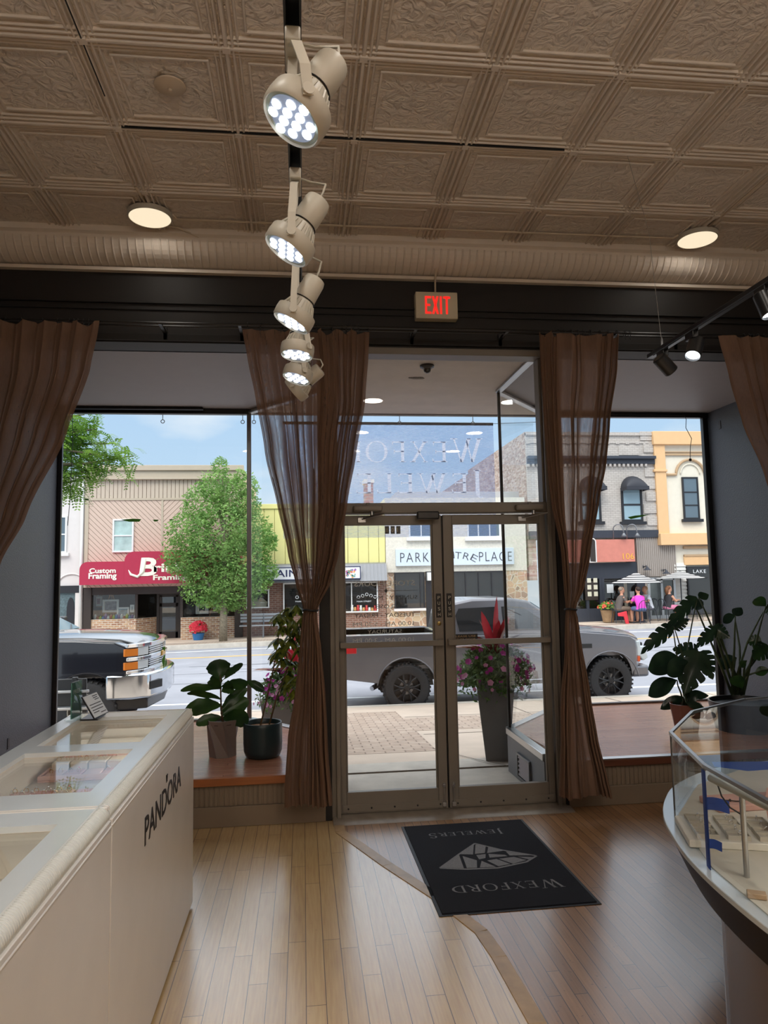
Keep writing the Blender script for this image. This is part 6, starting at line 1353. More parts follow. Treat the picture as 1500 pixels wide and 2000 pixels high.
# ------------------------------------------------------------------ planters outside the doors
plg = mat('grey_planter', srgb(104, 102, 102), .35, var=.05); petal = mat('magenta_petals', srgb(176, 30, 150), .55); petal2 = mat('pale_pink_petals', srgb(214, 150, 190), .55)
redl = leafmat('red_cordyline_leaf', srgb(150, 24, 40), srgb(200, 40, 60), .3, .35, 6); brl = leafmat('bronze_cordyline_leaf', srgb(96, 40, 30), srgb(140, 70, 44), .25, .25, 6)
def blade(mb, p, d, L_, w, curl=.3, n=7):
    p = Vector(p); d = Vector(d).normalized(); s_ = d.cross(Vector((0, 0, 1))); s_ = s_.normalized() if s_.length > .05 else Vector((1, 0, 0)); rows = []
    for i in range(n+1):
        t = i/n; q_ = p+d*L_*t-Vector((0, 0, curl*L_*t*t)); ww = w*math.sin(PI*min(1, .12+t*.88))**.8*(1 if t < 1 else 0)
        up = Vector((0, 0, .35*ww)); rows.append([q_-s_*ww+up, q_, q_+s_*ww+up])
    mb.grid(rows)
def planter(name, x, y, z0, w0, w1, h, lab, seed, spike=True):
    g = empty(name, (x, y, z0), lab, 'planter', 'planters outside the doors'); rg_ = random.Random(seed)
    mb = MB(); R45 = lambda w: [(x-w/2, y-w/2), (x+w/2, y-w/2), (x+w/2, y+w/2), (x-w/2, y+w/2)]
    def rg4(w, z, ang=.5): return [(x+w/2*1.3*math.cos(ang+k*PI/2), y+w/2*1.3*math.sin(ang+k*PI/2), z) for k in range(4)]
    L5 = [rg4(w0, z0), rg4(w1, z0+h), rg4(w1-.05, z0+h), rg4(w1-.07, z0+h-.06)]; vs = [p for l in L5 for p in l]
    mb.add(vs, [(3, 2, 1, 0)]+[(4*i+k, 4*i+(k+1) % 4, 4*(i+1)+(k+1) % 4, 4*(i+1)+k) for i in range(3) for k in range(4)]+[(12, 13, 14, 15)])
    mb.build('pot', plg, g, bevel=.006)
    a, b, c_ = MB(), MB(), MB(); zc = z0+h+.10
    flowers(a, b, (x, y, zc), .36, .26, 2100, 60, rg_, .030, .028); flowers(a, c_, (x-.05, y-.05, zc-.12), .38, .25, 1100, 20, rg_, .026, .026)
    a.build('leaves', leafmat('petunia_leaves', srgb(66, 96, 48), srgb(110, 140, 80), .6, .3, 30), g); b.build('petunias', petal, g, label='magenta petunias'); c_.build('petunias', petal2, g, label='pale pink petunias')
    if spike:
        a, b = MB(), MB()
        for k in range(9):
            an = rg_.uniform(0, 2*PI); blade(a if k < 5 else b, (x, y, zc+.12), (math.cos(an)*.35, math.sin(an)*.35, 1) if k < 5 else (math.cos(an), math.sin(an), .75), rg_.uniform(.38, .52), .045, .12 if k < 5 else .35)
        blade(b, (x, y, zc+.14), (-1, -.25, .35), .50, .075, .15); blade(b, (x, y, zc+.14), (-.8, -.4, .8), .44, .07, .2); blade(a, (x, y, zc+.1), (.05, -.05, 1), .62, .055, .02); blade(a, (x, y, zc+.1), (-.3, -.2, 1), .52, .06, .04); blade(a, (x, y, zc+.1), (.35, -.2, 1), .46, .06, .04)
        a.build('red_leaves', redl, g, smooth=True); b.build('bronze_leaves', brl, g, smooth=True)
    return g
pc = at(965, 1496, Z=-.055)
planter('tall_planter', pc.x+.10, pc.y+.22, -.062, .24, .40, .78, 'tall grey planter of magenta petunias with red spiky leaves right of the entry', 4)
planter('low_planter', -.12, 8.45, zy(8.45), .50, .66, .52, 'broad dark planter of pink flowers outside behind the leafy plant', 9)
# ------------------------------------------------------------------ curtain rod and curtains
def interp(tab, z):
    """tab: rows (z, ...) from top to bottom"""
    for a, b in zip(tab[:-1], tab[1:]):
        if a[0] >= z >= b[0]:
            t = (a[0]-z)/(a[0]-b[0]); t = t*t*(3-2*t)*.35+t*.65; return [p+(q-p)*t for p, q in zip(a[1:], b[1:])]
    return tab[0][1:] if z > tab[0][0] else tab[-1][1:]
YC_ = 5.03
def curtain(lab, rows, npl, seed, ringsx, tie=None, m='curtain', sheer=()):
    """rows: (py, px_left, px_right) measured on the plane of the rod"""
    rg_ = random.Random(seed); tab = []
    for py, pl, pr, am in rows:
        a, b = at(pl, py, Y=YC_), at(pr, py, Y=YC_); tab.append((max((a.z+b.z)/2, .03), a.x, b.x, am*1.45))
    z1_, z0_ = tab[0][0], tab[-1][0]; xc = (tab[0][1]+tab[0][2])/2
    g = empty('curtain', (xc, YC_, z0_), lab, 'curtain', 'brown curtains along the shop front')
    nu, nv = npl*12, 96; ph = [rg_.uniform(-.5, .5) for _ in range(npl+2)]; amp = [rg_.uniform(.55, 1.3) for _ in range(npl+2)]; wd = [rg_.uniform(.6, 1.5) for _ in range(npl)]
    for k in sheer: wd[k] *= 3.2; amp[k] *= .55
    cum = [0]
    for w_ in wd: cum.append(cum[-1]+w_)
    cum = [c/cum[-1] for c in cum]; P = []
    for j in range(nv+1):
        z = z1_+(z0_-z1_)*(j/nv); xl, xr, am = interp(tab, z); row = []; wdt = xr-xl
        for i in range(nu+1):
            u = i/nu; k = min(int(u*npl), npl-1); f = u*npl-k; s = cum[k]+(cum[k+1]-cum[k])*f
            a_ = amp[k]*(1-f)+amp[k+1]*f
            head = max(0, 1-(z1_-z)/.10)
            y = YC_-.01+am*a_*(math.sin(2*PI*(f))*.9+.22*math.sin(4*PI*f+ph[k]*4+z*.5))+.006*math.sin(z*9+k*1.7)
            x = xl+wdt*s+am*.30*a_*math.sin(4*PI*f+ph[k])+.004*math.sin(z*7+k)
            zz = z+(.012*math.sin(2*PI*u*npl/1.5+1)+.010*math.sin(u*31+seed))*head+(.010*math.sin(u*9+seed) if j == nv else 0)
            row.append((x, y, zz))
        P.append(row)
    mb = MB(); mb.grid(P); cl_ = [M[m], M['curtain2']]
    zt_ = at(600, tie[0], Y=YC_).z if tie else -9; mb.mi = [1 if mb.v[f_[0]][2] < zt_ else 0 for f_ in mb.f]
    mb.build('cloth', cl_, g, smooth=True)
    mb = MB(); xl, xr, am = tab[0][1:]
    for i in range(nu): pass
    for px, py in ringsx:
        c = at(px, py, Y=5.055); mb = MB(); mb.ring((c.x, 5.055, ZROD-.004), .019, .0028, (1, .2, 0), 16, 5); mb.tube([(c.x, 5.052, ZROD-.022), (c.x, 5.045, ZROD-.055)], .0028, 5); mb.build('ring', M['black'], g, smooth=True)
    if tie:
        py, pl, pr = tie; a, b = at(pl, py, Y=YC_), at(pr, py, Y=YC_); mb = MB(); cx, rx = (a.x+b.x)/2, (b.x-a.x)/2+.006
        mb.tube([(cx+rx*math.cos(q), YC_+.052*math.sin(q), a.z+.004*math.sin(q*2)) for q in np.linspace(0, 2*PI, 25)], .008, 6); mb.build('tie_band', M['blacktape'], g, smooth=True)
    return g
ZROD = at(600, 640, Y=5.055).z+.012
rod = empty('curtain_rod', ((XL+XR)/2, 5.055, ZROD), 'long black double curtain rod running across the whole shop front', 'curtain rod')
mb = MB(); mb.tube([(XL+.01, 5.055, ZROD), (XR-.01, 5.055, ZROD)], .0095, 8); mb.build('rod', M['black'], rod, smooth='auto')
mb = MB(); mb.tube([(XL+.01, 5.12, ZROD+.0), (XR-.01, 5.12, ZROD+.0)], .008, 8); mb.build('rod', M['black'], rod, smooth='auto')
for x in (-1.0, -.44, .85, 1.55, 2.42, 3.0): mb = MB(); mb.box(x-.012, x+.012, 5.05, YW-.02, ZROD-.006, ZROD+.012); mb.box(x-.014, x+.014, YW-.03, YW-.018, ZROD-.05, ZROD+.05); mb.build('bracket', M['black'], rod, bevel=.002)
curtain('sheer brown curtain at the far left, swept down to the left', [(628, -150, 193, .022), (720, -150, 178, .022), (850, -150, 128, .024), (1010, -150, 52, .024), (1100, -160, 2, .022), (1250, -180, -60, .018), (1600, -170, -90, .03)], 9, 2, [(6, 0), (30, 0), (60, 0), (100, 0), (128, 0), (150, 0), (158, 0), (166, 0), (176, 0), (186, 0)], None, 'curtain1')
curtain('sheer brown curtain left of the glass doors, tied in the middle', [(647, 474, 719, .020), (700, 484, 718, .022), (780, 498, 713, .024), (880, 517, 694, .026), (985, 541, 678, .026), (1080, 561, 660, .026), (1140, 578, 643, .026), (1182, 592, 622, .02), (1192, 594, 619, .016), (1206, 591, 619, .02), (1264, 584, 627, .024), (1358, 575, 633, .028), (1440, 563, 638, .03), (1546, 554, 646, .034), (1573, 554, 648, .036)],
    9, 5, [(483, 0), (507, 0), (548, 0), (612, 0), (640, 0), (660, 0), (667, 0), (680, 0), (690, 0), (708, 0)], (1192, 594, 619), 'curtain', (1, 3))
curtain('brown curtain right of the glass doors, tied in the middle', [(655, 1054, 1206, .020), (720, 1056, 1203, .022), (830, 1062, 1188, .024), (900, 1068, 1180, .024), (985, 1078, 1167, .024), (1080, 1096, 1148, .022), (1150, 1104, 1136, .02), (1182, 1107, 1123, .016), (1192, 1107, 1122, .015), (1206, 1106, 1126, .018), (1264, 1103, 1133, .02), (1358, 1098, 1148, .026), (1440, 1097, 1163, .028), (1520, 1094, 1182, .032), (1556, 1094, 1190, .034)],
    9, 8, [(1062, 0), (1074, 0), (1086, 0), (1098, 0), (1110, 0), (1122, 0), (1140, 0), (1155, 0), (1171, 0), (1187, 0), (1196, 0)], (1190, 1106, 1123), 'curtain1', (3, 5))
curtain('brown curtain at the far right, swept down to the right', [(660, 1403, 1680, .020), (740, 1424, 1680, .024), (830, 1450, 1680, .024), (930, 1494, 1690, .024), (1000, 1520, 1690, .022), (1190, 1600, 1700, .02), (1560, 1560, 1720, .03)], 9, 12, [(1408, 0), (1418, 0), (1424, 0), (1434, 0), (1446, 0), (1460, 0), (1475, 0), (1492, 0)], None, 'curtain1')

# ------------------------------------------------------------------ ceiling fittings
raceway = mat('cream_raceway', srgb(205, 188, 165), .45)
def ceiling_disc(x, y, lab, r=.150, power=1.6):
    g = empty('ceiling_light', (x, y, ZC-.06), lab, 'ceiling light', 'round flush ceiling lights')
    mb = MB(); mb.lathe([(r*.9, 0), (r, -.008), (r, -.032), (r*.985, -.040), (r*.93, -.040), (r*.93, -.030)], (x, y, ZC-.015), 40); mb.build('rim', M['lampwhite'], g, smooth='auto')
    mb = MB(); mb.lathe([(r*.93, -.052), (r*.925, -.0535)], (x, y, ZC), 40); mb.build('diffuser', M['disc'], g, smooth='auto')
    lamp_light('disc_lamp', g, (0, 0, -.006), power, .28, (1.0, .94, .86))
    return g
c1, c2 = at(293, 425, Z=ZC-.05), at(1362, 468, Z=ZC-.05)
ceiling_disc(c1.x, c1.y, 'round flush ceiling light, lit warm white, above the left window'); ceiling_disc(c2.x, c2.y, 'round flush ceiling light, lit warm white, above the right window')
for x in (-1.0, 1.0, 3.0):  # unseen discs added behind the view to light the room
    for y in (1.0, -1.2, -3.0): ceiling_disc(x, y, 'added unseen fill light further back on the ceiling, %s column, %s rank' % ({-1.0: 'left', 1.0: 'middle', 3.0: 'right'}[x], {1.0: 'first', -1.2: 'second', -3.0: 'third'}[y]), power=13)
# unseen bowl uplights added behind the camera to brighten the ceiling
for x, y, w_ in ((-.6, -2.0, 'left'), (2.6, -2.0, 'right'), (1.0, -3.0, 'rear')):
    g = empty('fill_bowl', (x, y, 2.95), 'added fill light in a metal bowl, unseen, over the %s of the sales floor' % w_, 'fill light', 'added fill bowls')
    mb = MB(); mb.lathe([(.03, 0), (.14, .03), (.22, .10), (.235, .16), (.228, .16), (.21, .105), (.13, .04), (.03, .012)], (x, y, 2.95), 32, cap=False); mb.lathe([(.03, 0), (.03, .012)], (x, y, 2.95), 20); mb.build('bowl', M['alug'], g, smooth='auto')
    mb = MB(); mb.tube([(x, y, 2.97), (x, y, ZC-.03)], .006, 8); mb.lathe([(.05, 0), (.05, .03)], (x, y, ZC-.035), 20); mb.build('stem', M['black'], g)
    mb = MB(); mb.lathe([(.12, 0), (.12, .004)], (x, y, 3.03), 24); mb.build('lamp_disc', mat('fill_uplight', (1, .95, .88), .5, emit=(1, .95, .88), estr=3), g)
    lamp_light('fill_uplight', g, (0, 0, .09), 108, .22, (1, .95, .89), (0, .45, 1))
def conduit(lab, pts, r=.009):
    mb = MB(); mb.tube(pts, r, 8); return tag(mb.build('conduit', raceway, smooth=True), lab, 'conduit', 'painted conduits on the ceiling')
zc_ = ZC-.020
conduit('painted conduit crossing the ceiling between the two round lights', [(c1.x+.15, c1.y, zc_), (c1.x+.17, 4.90, zc_), (c2.x-.17, 4.90, zc_), (c2.x-.15, c2.y, zc_)])
conduit('short painted conduit feeding the left round light from the joint behind', [(c1.x-.005, c1.y-.15, zc_), (c1.x-.02, c1.y-.33, zc_)])
conduit('short painted conduit feeding the right round light from the joint behind', [(c2.x, c2.y-.15, zc_), (c2.x+.02, c2.y-.42, zc_), (c2.x+.02, 3.0, zc_)])
ex = at(850, 570, Y=YW-.05)
def arcpt(p): return p
conduit('painted conduit curving from the left round light along the cornice to the exit sign', [(c1.x+.02, c1.y+.14, zc_), (c1.x+.06, c1.y+.17, zc_+.002), (c1.x+.16, c1.y+.19, zc_), (c1.x+.3, 5.10, 4.225), (ex.x-.13, 5.10, 4.21), (ex.x-.04, 5.12, 4.20), (ex.x-.01, 5.15, 4.16), (ex.x, 5.20, 4.08), (ex.x, 5.245, 4.0), (ex.x, 5.25, ex.z-.01)], .008)
conduit('painted conduit running right from the right round light along the cornice', [(c2.x-.03, c2.y+.14, zc_), (c2.x-.05, c2.y+.17, zc_), (c2.x, c2.y+.2, zc_), (c2.x+.1, 5.10, 4.225), (XR-.02, 5.10, 4.225)], .008)
c = at(332, 171, Z=ZC-.02); mb = MB(); mb.lathe([(.080, 0), (.078, -.006), (.05, -.018), (.012, -.022), (.010, -.034), (.004, -.036)], (c.x, c.y, ZC-.010), 30)
tag(mb.build('ceiling_cover_plate', raceway, smooth='auto'), 'round painted cover plate on a ceiling tile at the upper left', 'cover plate')
# exit sign
x0, x1, z0, z1 = F(812, 570, 894, 622, 5.22)
g = empty('exit_sign', ((x0+x1)/2, 5.26, z0), 'beige exit sign with red letters on the dark header above the doors', 'exit sign')
mb = MB(); mb.box(x0, x1, 5.22, YW-.0, z0, z1); mb.build('housing', M['exitbody'], g, bevel=.006)
w = x1-x0
H_, zl = (z1-z0)*.66, z0+(z1-z0)*.17; st_ = w*.045
def exl(qs): 
    mb = MB()
    for q in qs: mb.prism([(x0+w*a, zl+H_*b) for a, b in q], 5.2175, 5.2205, 'Y')
    return mb.build('lettering', M['exit_red'], g)
exl([[(.22, 0), (.265, 0), (.265, 1), (.22, 1)], [(.265, 0), (.365, 0), (.365, .12), (.265, .12)], [(.265, .44), (.345, .44), (.345, .56), (.265, .56)], [(.265, .88), (.365, .88), (.365, 1), (.265, 1)]])
exl([[(.385, 0), (.435, 0), (.545, 1), (.495, 1)], [(.495, 0), (.545, 0), (.435, 1), (.385, 1)]])
exl([[(.575, 0), (.62, 0), (.62, 1), (.575, 1)]])
exl([[(.715, 0), (.76, 0), (.76, 1), (.715, 1)], [(.655, .88), (.82, .88), (.82, 1), (.655, 1)]])

# ------------------------------------------------------------------ track lights
ZTK = 2.86
tx = -.012
tk = empty('lighting_track', (tx, 2.4, ZTK-.02), 'black ceiling-hung lighting track with white spotlights, running toward the doors', 'track')
mb = MB(); mb.box(tx-.018, tx-.013, -1.5, 3.62, ZTK-.012, ZTK+.018); mb.box(tx+.013, tx+.018, -1.5, 3.62, ZTK-.012, ZTK+.018); mb.box(tx-.018, tx+.018, -1.5, 3.62, ZTK+.014, ZTK+.02); mb.build('rail', M['black'], tk, bevel=.001)
for y in (-.6, 3.55): mb = MB(); mb.tube([(tx, y, ZTK+.018), (tx, y, ZC-.01)], .0012, 5); mb.build('hanging_wire', M['alu'], tk)
for y0, y1 in ((2.62, 2.70),): mb = MB(); mb.box(tx-.0185, tx+.0185, y0, y1, ZTK-.014, ZTK-.009); mb.build('cover_strip', M['lampwhite'], tk, bevel=.001)
def basis(n):
    n = Vector(n).normalized(); a = n.cross(Vector((0, 0, 1)))
    if a.length < .05: a = Vector((0, 1, 0))
    a = a.normalized(); b = a.cross(n); return n, a, b
def par_head(p, n, lab, lit=True, r=.066):
    p = Vector(p); n, a, b = basis(n)
    g = empty('track_spotlight', (p.x, p.y, p.z), lab, 'spotlight', 'white spotlights on the middle track')
    mb = MB(); mb.lathe([(r*.92, .0), (r, .002), (r*1.02, .018), (r*1.0, .040), (r*.93, .046), (r*.90, .04), (r*.90, .004)], tuple(p-n*.034), 36, n); 
    mb.build('ring', M['lampwhite'], g, smooth='auto')
    mb = MB(); mb.lathe([(.036, -.075), (.040, -.066), (.044, -.05), (.058, -.025), (r*.90, -.004), (r*.90, .003)], tuple(p), 30, n)
    for k in range(22):
        q = 2*PI*k/22; d = a*math.cos(q)+b*math.sin(q); mb.tube([p+d*.040-n*.068, p+d*.050-n*.045, p+d*.061-n*.022], .0026, 4)
    mb.build('bulb_body', M['lampwhite'], g, smooth='auto')
    mb = MB(); mb.lathe([(r*.90, .0035), (r*.895, .006)], tuple(p), 36, n); fc = mb.build('bulb_face', M['ledring'], g, smooth='auto')
    mb = MB(); mb.lathe([(r*.78, .0065), (r*.775, .0075)], tuple(p), 32, n); mb.build('led_plate', M['leddark'], fc, smooth='auto')
    cells = [(-.5, 1.5), (.5, 1.5), (-1.5, .5), (-.5, .5), (.5, .5), (1.5, .5), (-1.5, -.5), (-.5, -.5), (.5, -.5), (1.5, -.5), (-.5, -1.5), (.5, -1.5)]
    mb = MB()
    for (u, v) in cells:
        c = p+a*(u*.0255+.006*(v > 0)-.006*(v < 0))+b*v*.0255+n*.0075; mb.lathe([(.0108, 0), (.0100, .003), (.006, .0045)], tuple(c), 10, n)
    mb.build('leds', M['led'] if lit else M['ledring'], fc, smooth=True)
    mb = MB(); mb.lathe([(.034, .0), (.036, .004), (.036, .072), (.033, .084), (.026, .088)], tuple(p-n*.075), 26, -n); sk = mb.build('socket_cup', M['lampwhite'], g, smooth='auto')
    mb = MB(); mb.ring(tuple(p-n*.078), .0365, .002, tuple(n), 24, 5); mb.build('gasket', M['black'], g)
    # label grid of fine print is too small to read; cord from socket to adapter
    ad = Vector((tx, p.y+.06, ZTK-.02))
    for s in (-1, 1):
        e = p+a*s*(r+.006)-n*.014; top = Vector((tx, p.y+.06+(s*a.y*.012 if abs(a.y) > .3 else 0), ZTK-.04)); mid = Vector((e.x*.8+tx*.2, e.y, e.z+.05)); up2 = Vector((tx+(e.x-tx)*.25, e.y*.8+(p.y+.04)*.2, ZTK-.10))
        w = (Vector((1, 0, 0)) if abs(a.y) > .5 else Vector((0, 1, 0)))*.010; th = a*.0014
        path = [e-Vector((0, 0, .012)), mid, up2, top]; vs = []
        for q in path: vs += [q-w-th, q+w-th, q+w+th, q-w+th]
        mb = MB(); mb.add(vs, [(4*i+k, 4*i+(k+1) % 4, 4*(i+1)+(k+1) % 4, 4*(i+1)+k) for i in range(3) for k in range(4)]+[(3, 2, 1, 0), (12, 13, 14, 15)])
        mb.lathe([(.012, -.003), (.012, .004)], tuple(e), 14, tuple(a*s)); mb.build('yoke_arm', M['lampwhite'], g)
    mb = MB(); mb.box(tx-.016, tx+.016, p.y+.02, p.y+.12, ZTK-.045, ZTK-.013); mb.build('track_adapter', M['lampwhite'], g, bevel=.004)
    s0 = p-n*.160; mb = MB(); mb.tube([s0, s0-n*.01+Vector((.006, 0, .015)), s0.lerp(ad, .4)+Vector((.045, 0, .02)), s0.lerp(ad, .8)+Vector((.03, 0, .0)), ad], .0035, 6); mb.build('cord', M['lampwhite'], g, smooth=True)
    if lit: lamp_light('spot_lamp', g, tuple(n*.02), 9, .045, (.93, .96, 1), tuple(n), 'SPOT', 1.0)
    return g
def pz(px, py, Y): return tuple(at(px, py, Y=Y))
par_head(pz(574, 228, 1.33), (-.50, -.15, -.85), 'nearest and largest white spotlight on the middle track, lit')
par_head(pz(562, 484, 1.83), (-.52, -.02, -.85), 'second nearest white spotlight on the middle track, lit and tilted left')
par_head(pz(571, 626, 2.27), (-.48, .02, -.88), 'third white spotlight from the camera on the middle track, lit')
par_head(pz(580, 690, 2.78), (-.12, -.10, -.98), 'fourth white spotlight on the middle track, lit and nearly level')
par_head(pz(580, 736, 3.14), (-.30, -.14, -.94), 'fifth white spotlight on the middle track, just above the end one')
par_head(pz(576, 762, 3.42), (-.80, .25, -.62), 'farthest white spotlight on the middle track, turned side-on to the left', False)
# right track with black cylinder heads
tr0 = at(1265, 697, Z=ZTK); xr_ = tr0.x+.012
g = empty('lighting_track', (xr_, 2.4, ZTK-.02), 'black lighting track at the upper right, hung on a thin wire', 'track')
mb = MB(); mb.box(xr_-.017, xr_+.017, -1.5, tr0.y, ZTK-.010, ZTK+.012); mb.build('rail', M['blackp'], g, bevel=.002)
mb = MB(); mb.tube([(xr_-.012, tr0.y-.06, ZTK-.011), (xr_-.012, -1.5, ZTK-.011)], .003, 4); mb.build('slot', M['black'], g)
wt = at(1225, 302, Z=ZC-.01); mb = MB(); wb = at(1290, 690, Y=tr0.y-.12); mb.tube([(xr_, tr0.y-.13, ZTK+.01), (xr_+.06, tr0.y+.05, (ZTK+ZC)/2), (wt.x, wt.y, ZC-.012)], .0013, 5); mb.build('hanging_wire', M['alu'], g)
mb = MB(); mb.lathe([(.007, 0), (.007, .03), (.003, .05)], (xr_, tr0.y-.13, ZTK+.012), 10); mb.build('wire_grip', M['alug'], g)
for (px, py, n, lab) in ((1299, 712, (.72, .12, -.68), 'black cylinder spotlight at the end of the right track, aimed right'), (1357, 680, (-.42, -.30, -.80), 'black cylinder spotlight second from the end of the right track'), (1496, 580, (.15, -.25, -.95), 'black cylinder spotlight at the right edge of the picture')):
    q = at(px, py, X=xr_); n_, a, b = basis(n); q = Vector((xr_+.0, q.y, min(q.z, ZTK-.085))); g2 = empty('track_spotlight', tuple(q), lab, 'spotlight', 'black spotlights on the right track')
    L_ = .052; mb = MB(); mb.lathe([(.030, 0), (.036, .006), (.036, .100), (.033, .104), (.0325, .092)], tuple(q-n_*L_), 28, n_); mb.build('barrel', M['blackp'], g2, smooth='auto')
    mb = MB(); mb.lathe([(.0325, .090), (.0320, .0925)], tuple(q-n_*L_), 24, n_); mb.build('lens', M['led'], g2)
    mb = MB(); mb.tube([(q.x, q.y+.03, ZTK-.03), (q.x, q.y+.02, q.z+.03), tuple(q-n_*.01)], .011, 8); mb.build('arm', M['blackp'], g2); mb = MB(); mb.box(xr_-.015, xr_+.015, q.y-.015, q.y+.055, ZTK-.045, ZTK-.008); mb.build('track_adapter', M['blackp'], g2, bevel=.003)
    lamp_light('spot_lamp', g2, tuple(n_*.058), 9, .03, (1, .95, .88), tuple(n_), 'SPOT', .9)

# ------------------------------------------------------------------ door mat
m0, m1 = at(783, 1613, Z=.008), at(1020, 1599, Z=.008); m2, m3 = at(1177, 1765, Z=.008), at(857, 1787, Z=.008)
navyc = mat('navy_carpet', srgb(13, 15, 28), .95, var=.25, vscale=90, bump=.6, bscale=400); rub = mat('black_rubber_edge', srgb(44, 46, 52), .6); greyc = mat('grey_carpet_print', srgb(128, 128, 132), .95, var=.15, vscale=90)
cmx = (m0+m1+m2+m3)/4; g = empty('door_mat', (cmx.x, cmx.y, 0), 'dark navy door mat with grey shop lettering and diamond, in front of the doors', 'door mat')
ey = (((m0+m1)/2)-((m2+m3)/2)); Lm = ey.length; ey = ey.normalized(); ex_ = (((m1+m2)/2)-((m0+m3)/2)); Wm = ex_.length; ex_ = ex_.normalized(); ex_ = (ex_-ey*ex_.dot(ey)).normalized()
def MP(u, v, z): return tuple(Vector((cmx.x, cmx.y, 0))+ex_*u*Wm/2+ey*v*Lm/2+Vector((0, 0, z)))
def quadslab(mb, pts, z0, z1): n = len(pts); mb.add([MP(u, v, z0) for u, v in pts]+[MP(u, v, z1) for u, v in pts], [tuple(range(n))[::-1], tuple(range(n, 2*n))]+[(i, (i+1) % n, n+(i+1) % n, n+i) for i in range(n)])
mb = MB(); quadslab(mb, [(-1, -1), (1, -1), (1, 1), (-1, 1)], .0005, .004); mb.build('rubber_edge', rub, g, bevel=.0015)
mb = MB(); quadslab(mb, [(-.955, -.972), (.955, -.972), (.955, .972), (-.955, .972)], .001, .010); mb.build('pile', navyc, g, bevel=.002)
roman('WEXFORD', MP(.74, -.52, .0102), tuple(-ex_), tuple(-ey), .105, greyc, g, depth=.0006, small=.82, width=Wm*.74)
roman('JEWELERs', MP(.52, .72, .0102), tuple(-ex_), tuple(-ey), .085, greyc, g, depth=.0006, small=.74, width=Wm*.60)
# cut-diamond emblem as grey facets with dark lines between them
mb = MB()
dm = [(-.72, -.16), (.72, -.02), (.30, .18), (-.02, .40), (-.34, .20)]
fac = [[(-.70, -.12), (-.40, -.17), (-.36, .13)], [(-.34, .15), (-.06, .35), (-.16, .12)], [(-.03, .36), (.10, .30), (.02, .14), (-.13, .13)], [(.13, .28), (.30, .16), (.05, .13)], [(.33, .14), (.66, .01), (.34, .04)], [(-.36, -.17), (-.22, -.18), (-.16, -.02), (-.32, .10)], [(-.18, -.18), (.04, -.19), (-.10, -.04)], [(.08, -.18), (.26, -.15), (.12, -.02), (-.02, -.04)], [(.30, -.15), (.52, -.09), (.38, .0), (.16, -.02)], [(-.12, .10), (.02, .11), (-.02, .02), (-.12, .0)], [(.06, .11), (.28, .06), (.30, .03), (.04, .02)], [(.56, -.08), (.68, -.04), (.44, .0)]]
for f_ in fac: quadslab(mb, f_, .0100, .0108)
for a_, b_ in zip([(-.72, -.13), (-.34, .16), (-.03, .385), (.31, .17), (.71, -.01), (.5, -.13), (.06, -.215), (-.38, -.195)], [(-.34, .16), (-.03, .385), (.31, .17), (.71, -.01), (.5, -.13), (.06, -.215), (-.38, -.195), (-.72, -.13)]):
    d = Vector((b_[0]-a_[0], b_[1]-a_[1])); n2 = Vector((-d.y, d.x)).normalized()*.012; quadslab(mb, [(a_[0]-n2.x, a_[1]-n2.y), (b_[0]-n2.x, b_[1]-n2.y), (b_[0]+n2.x, b_[1]+n2.y), (a_[0]+n2.x, a_[1]+n2.y)], .0100, .0107)
mb.build('diamond_emblem', greyc, g)

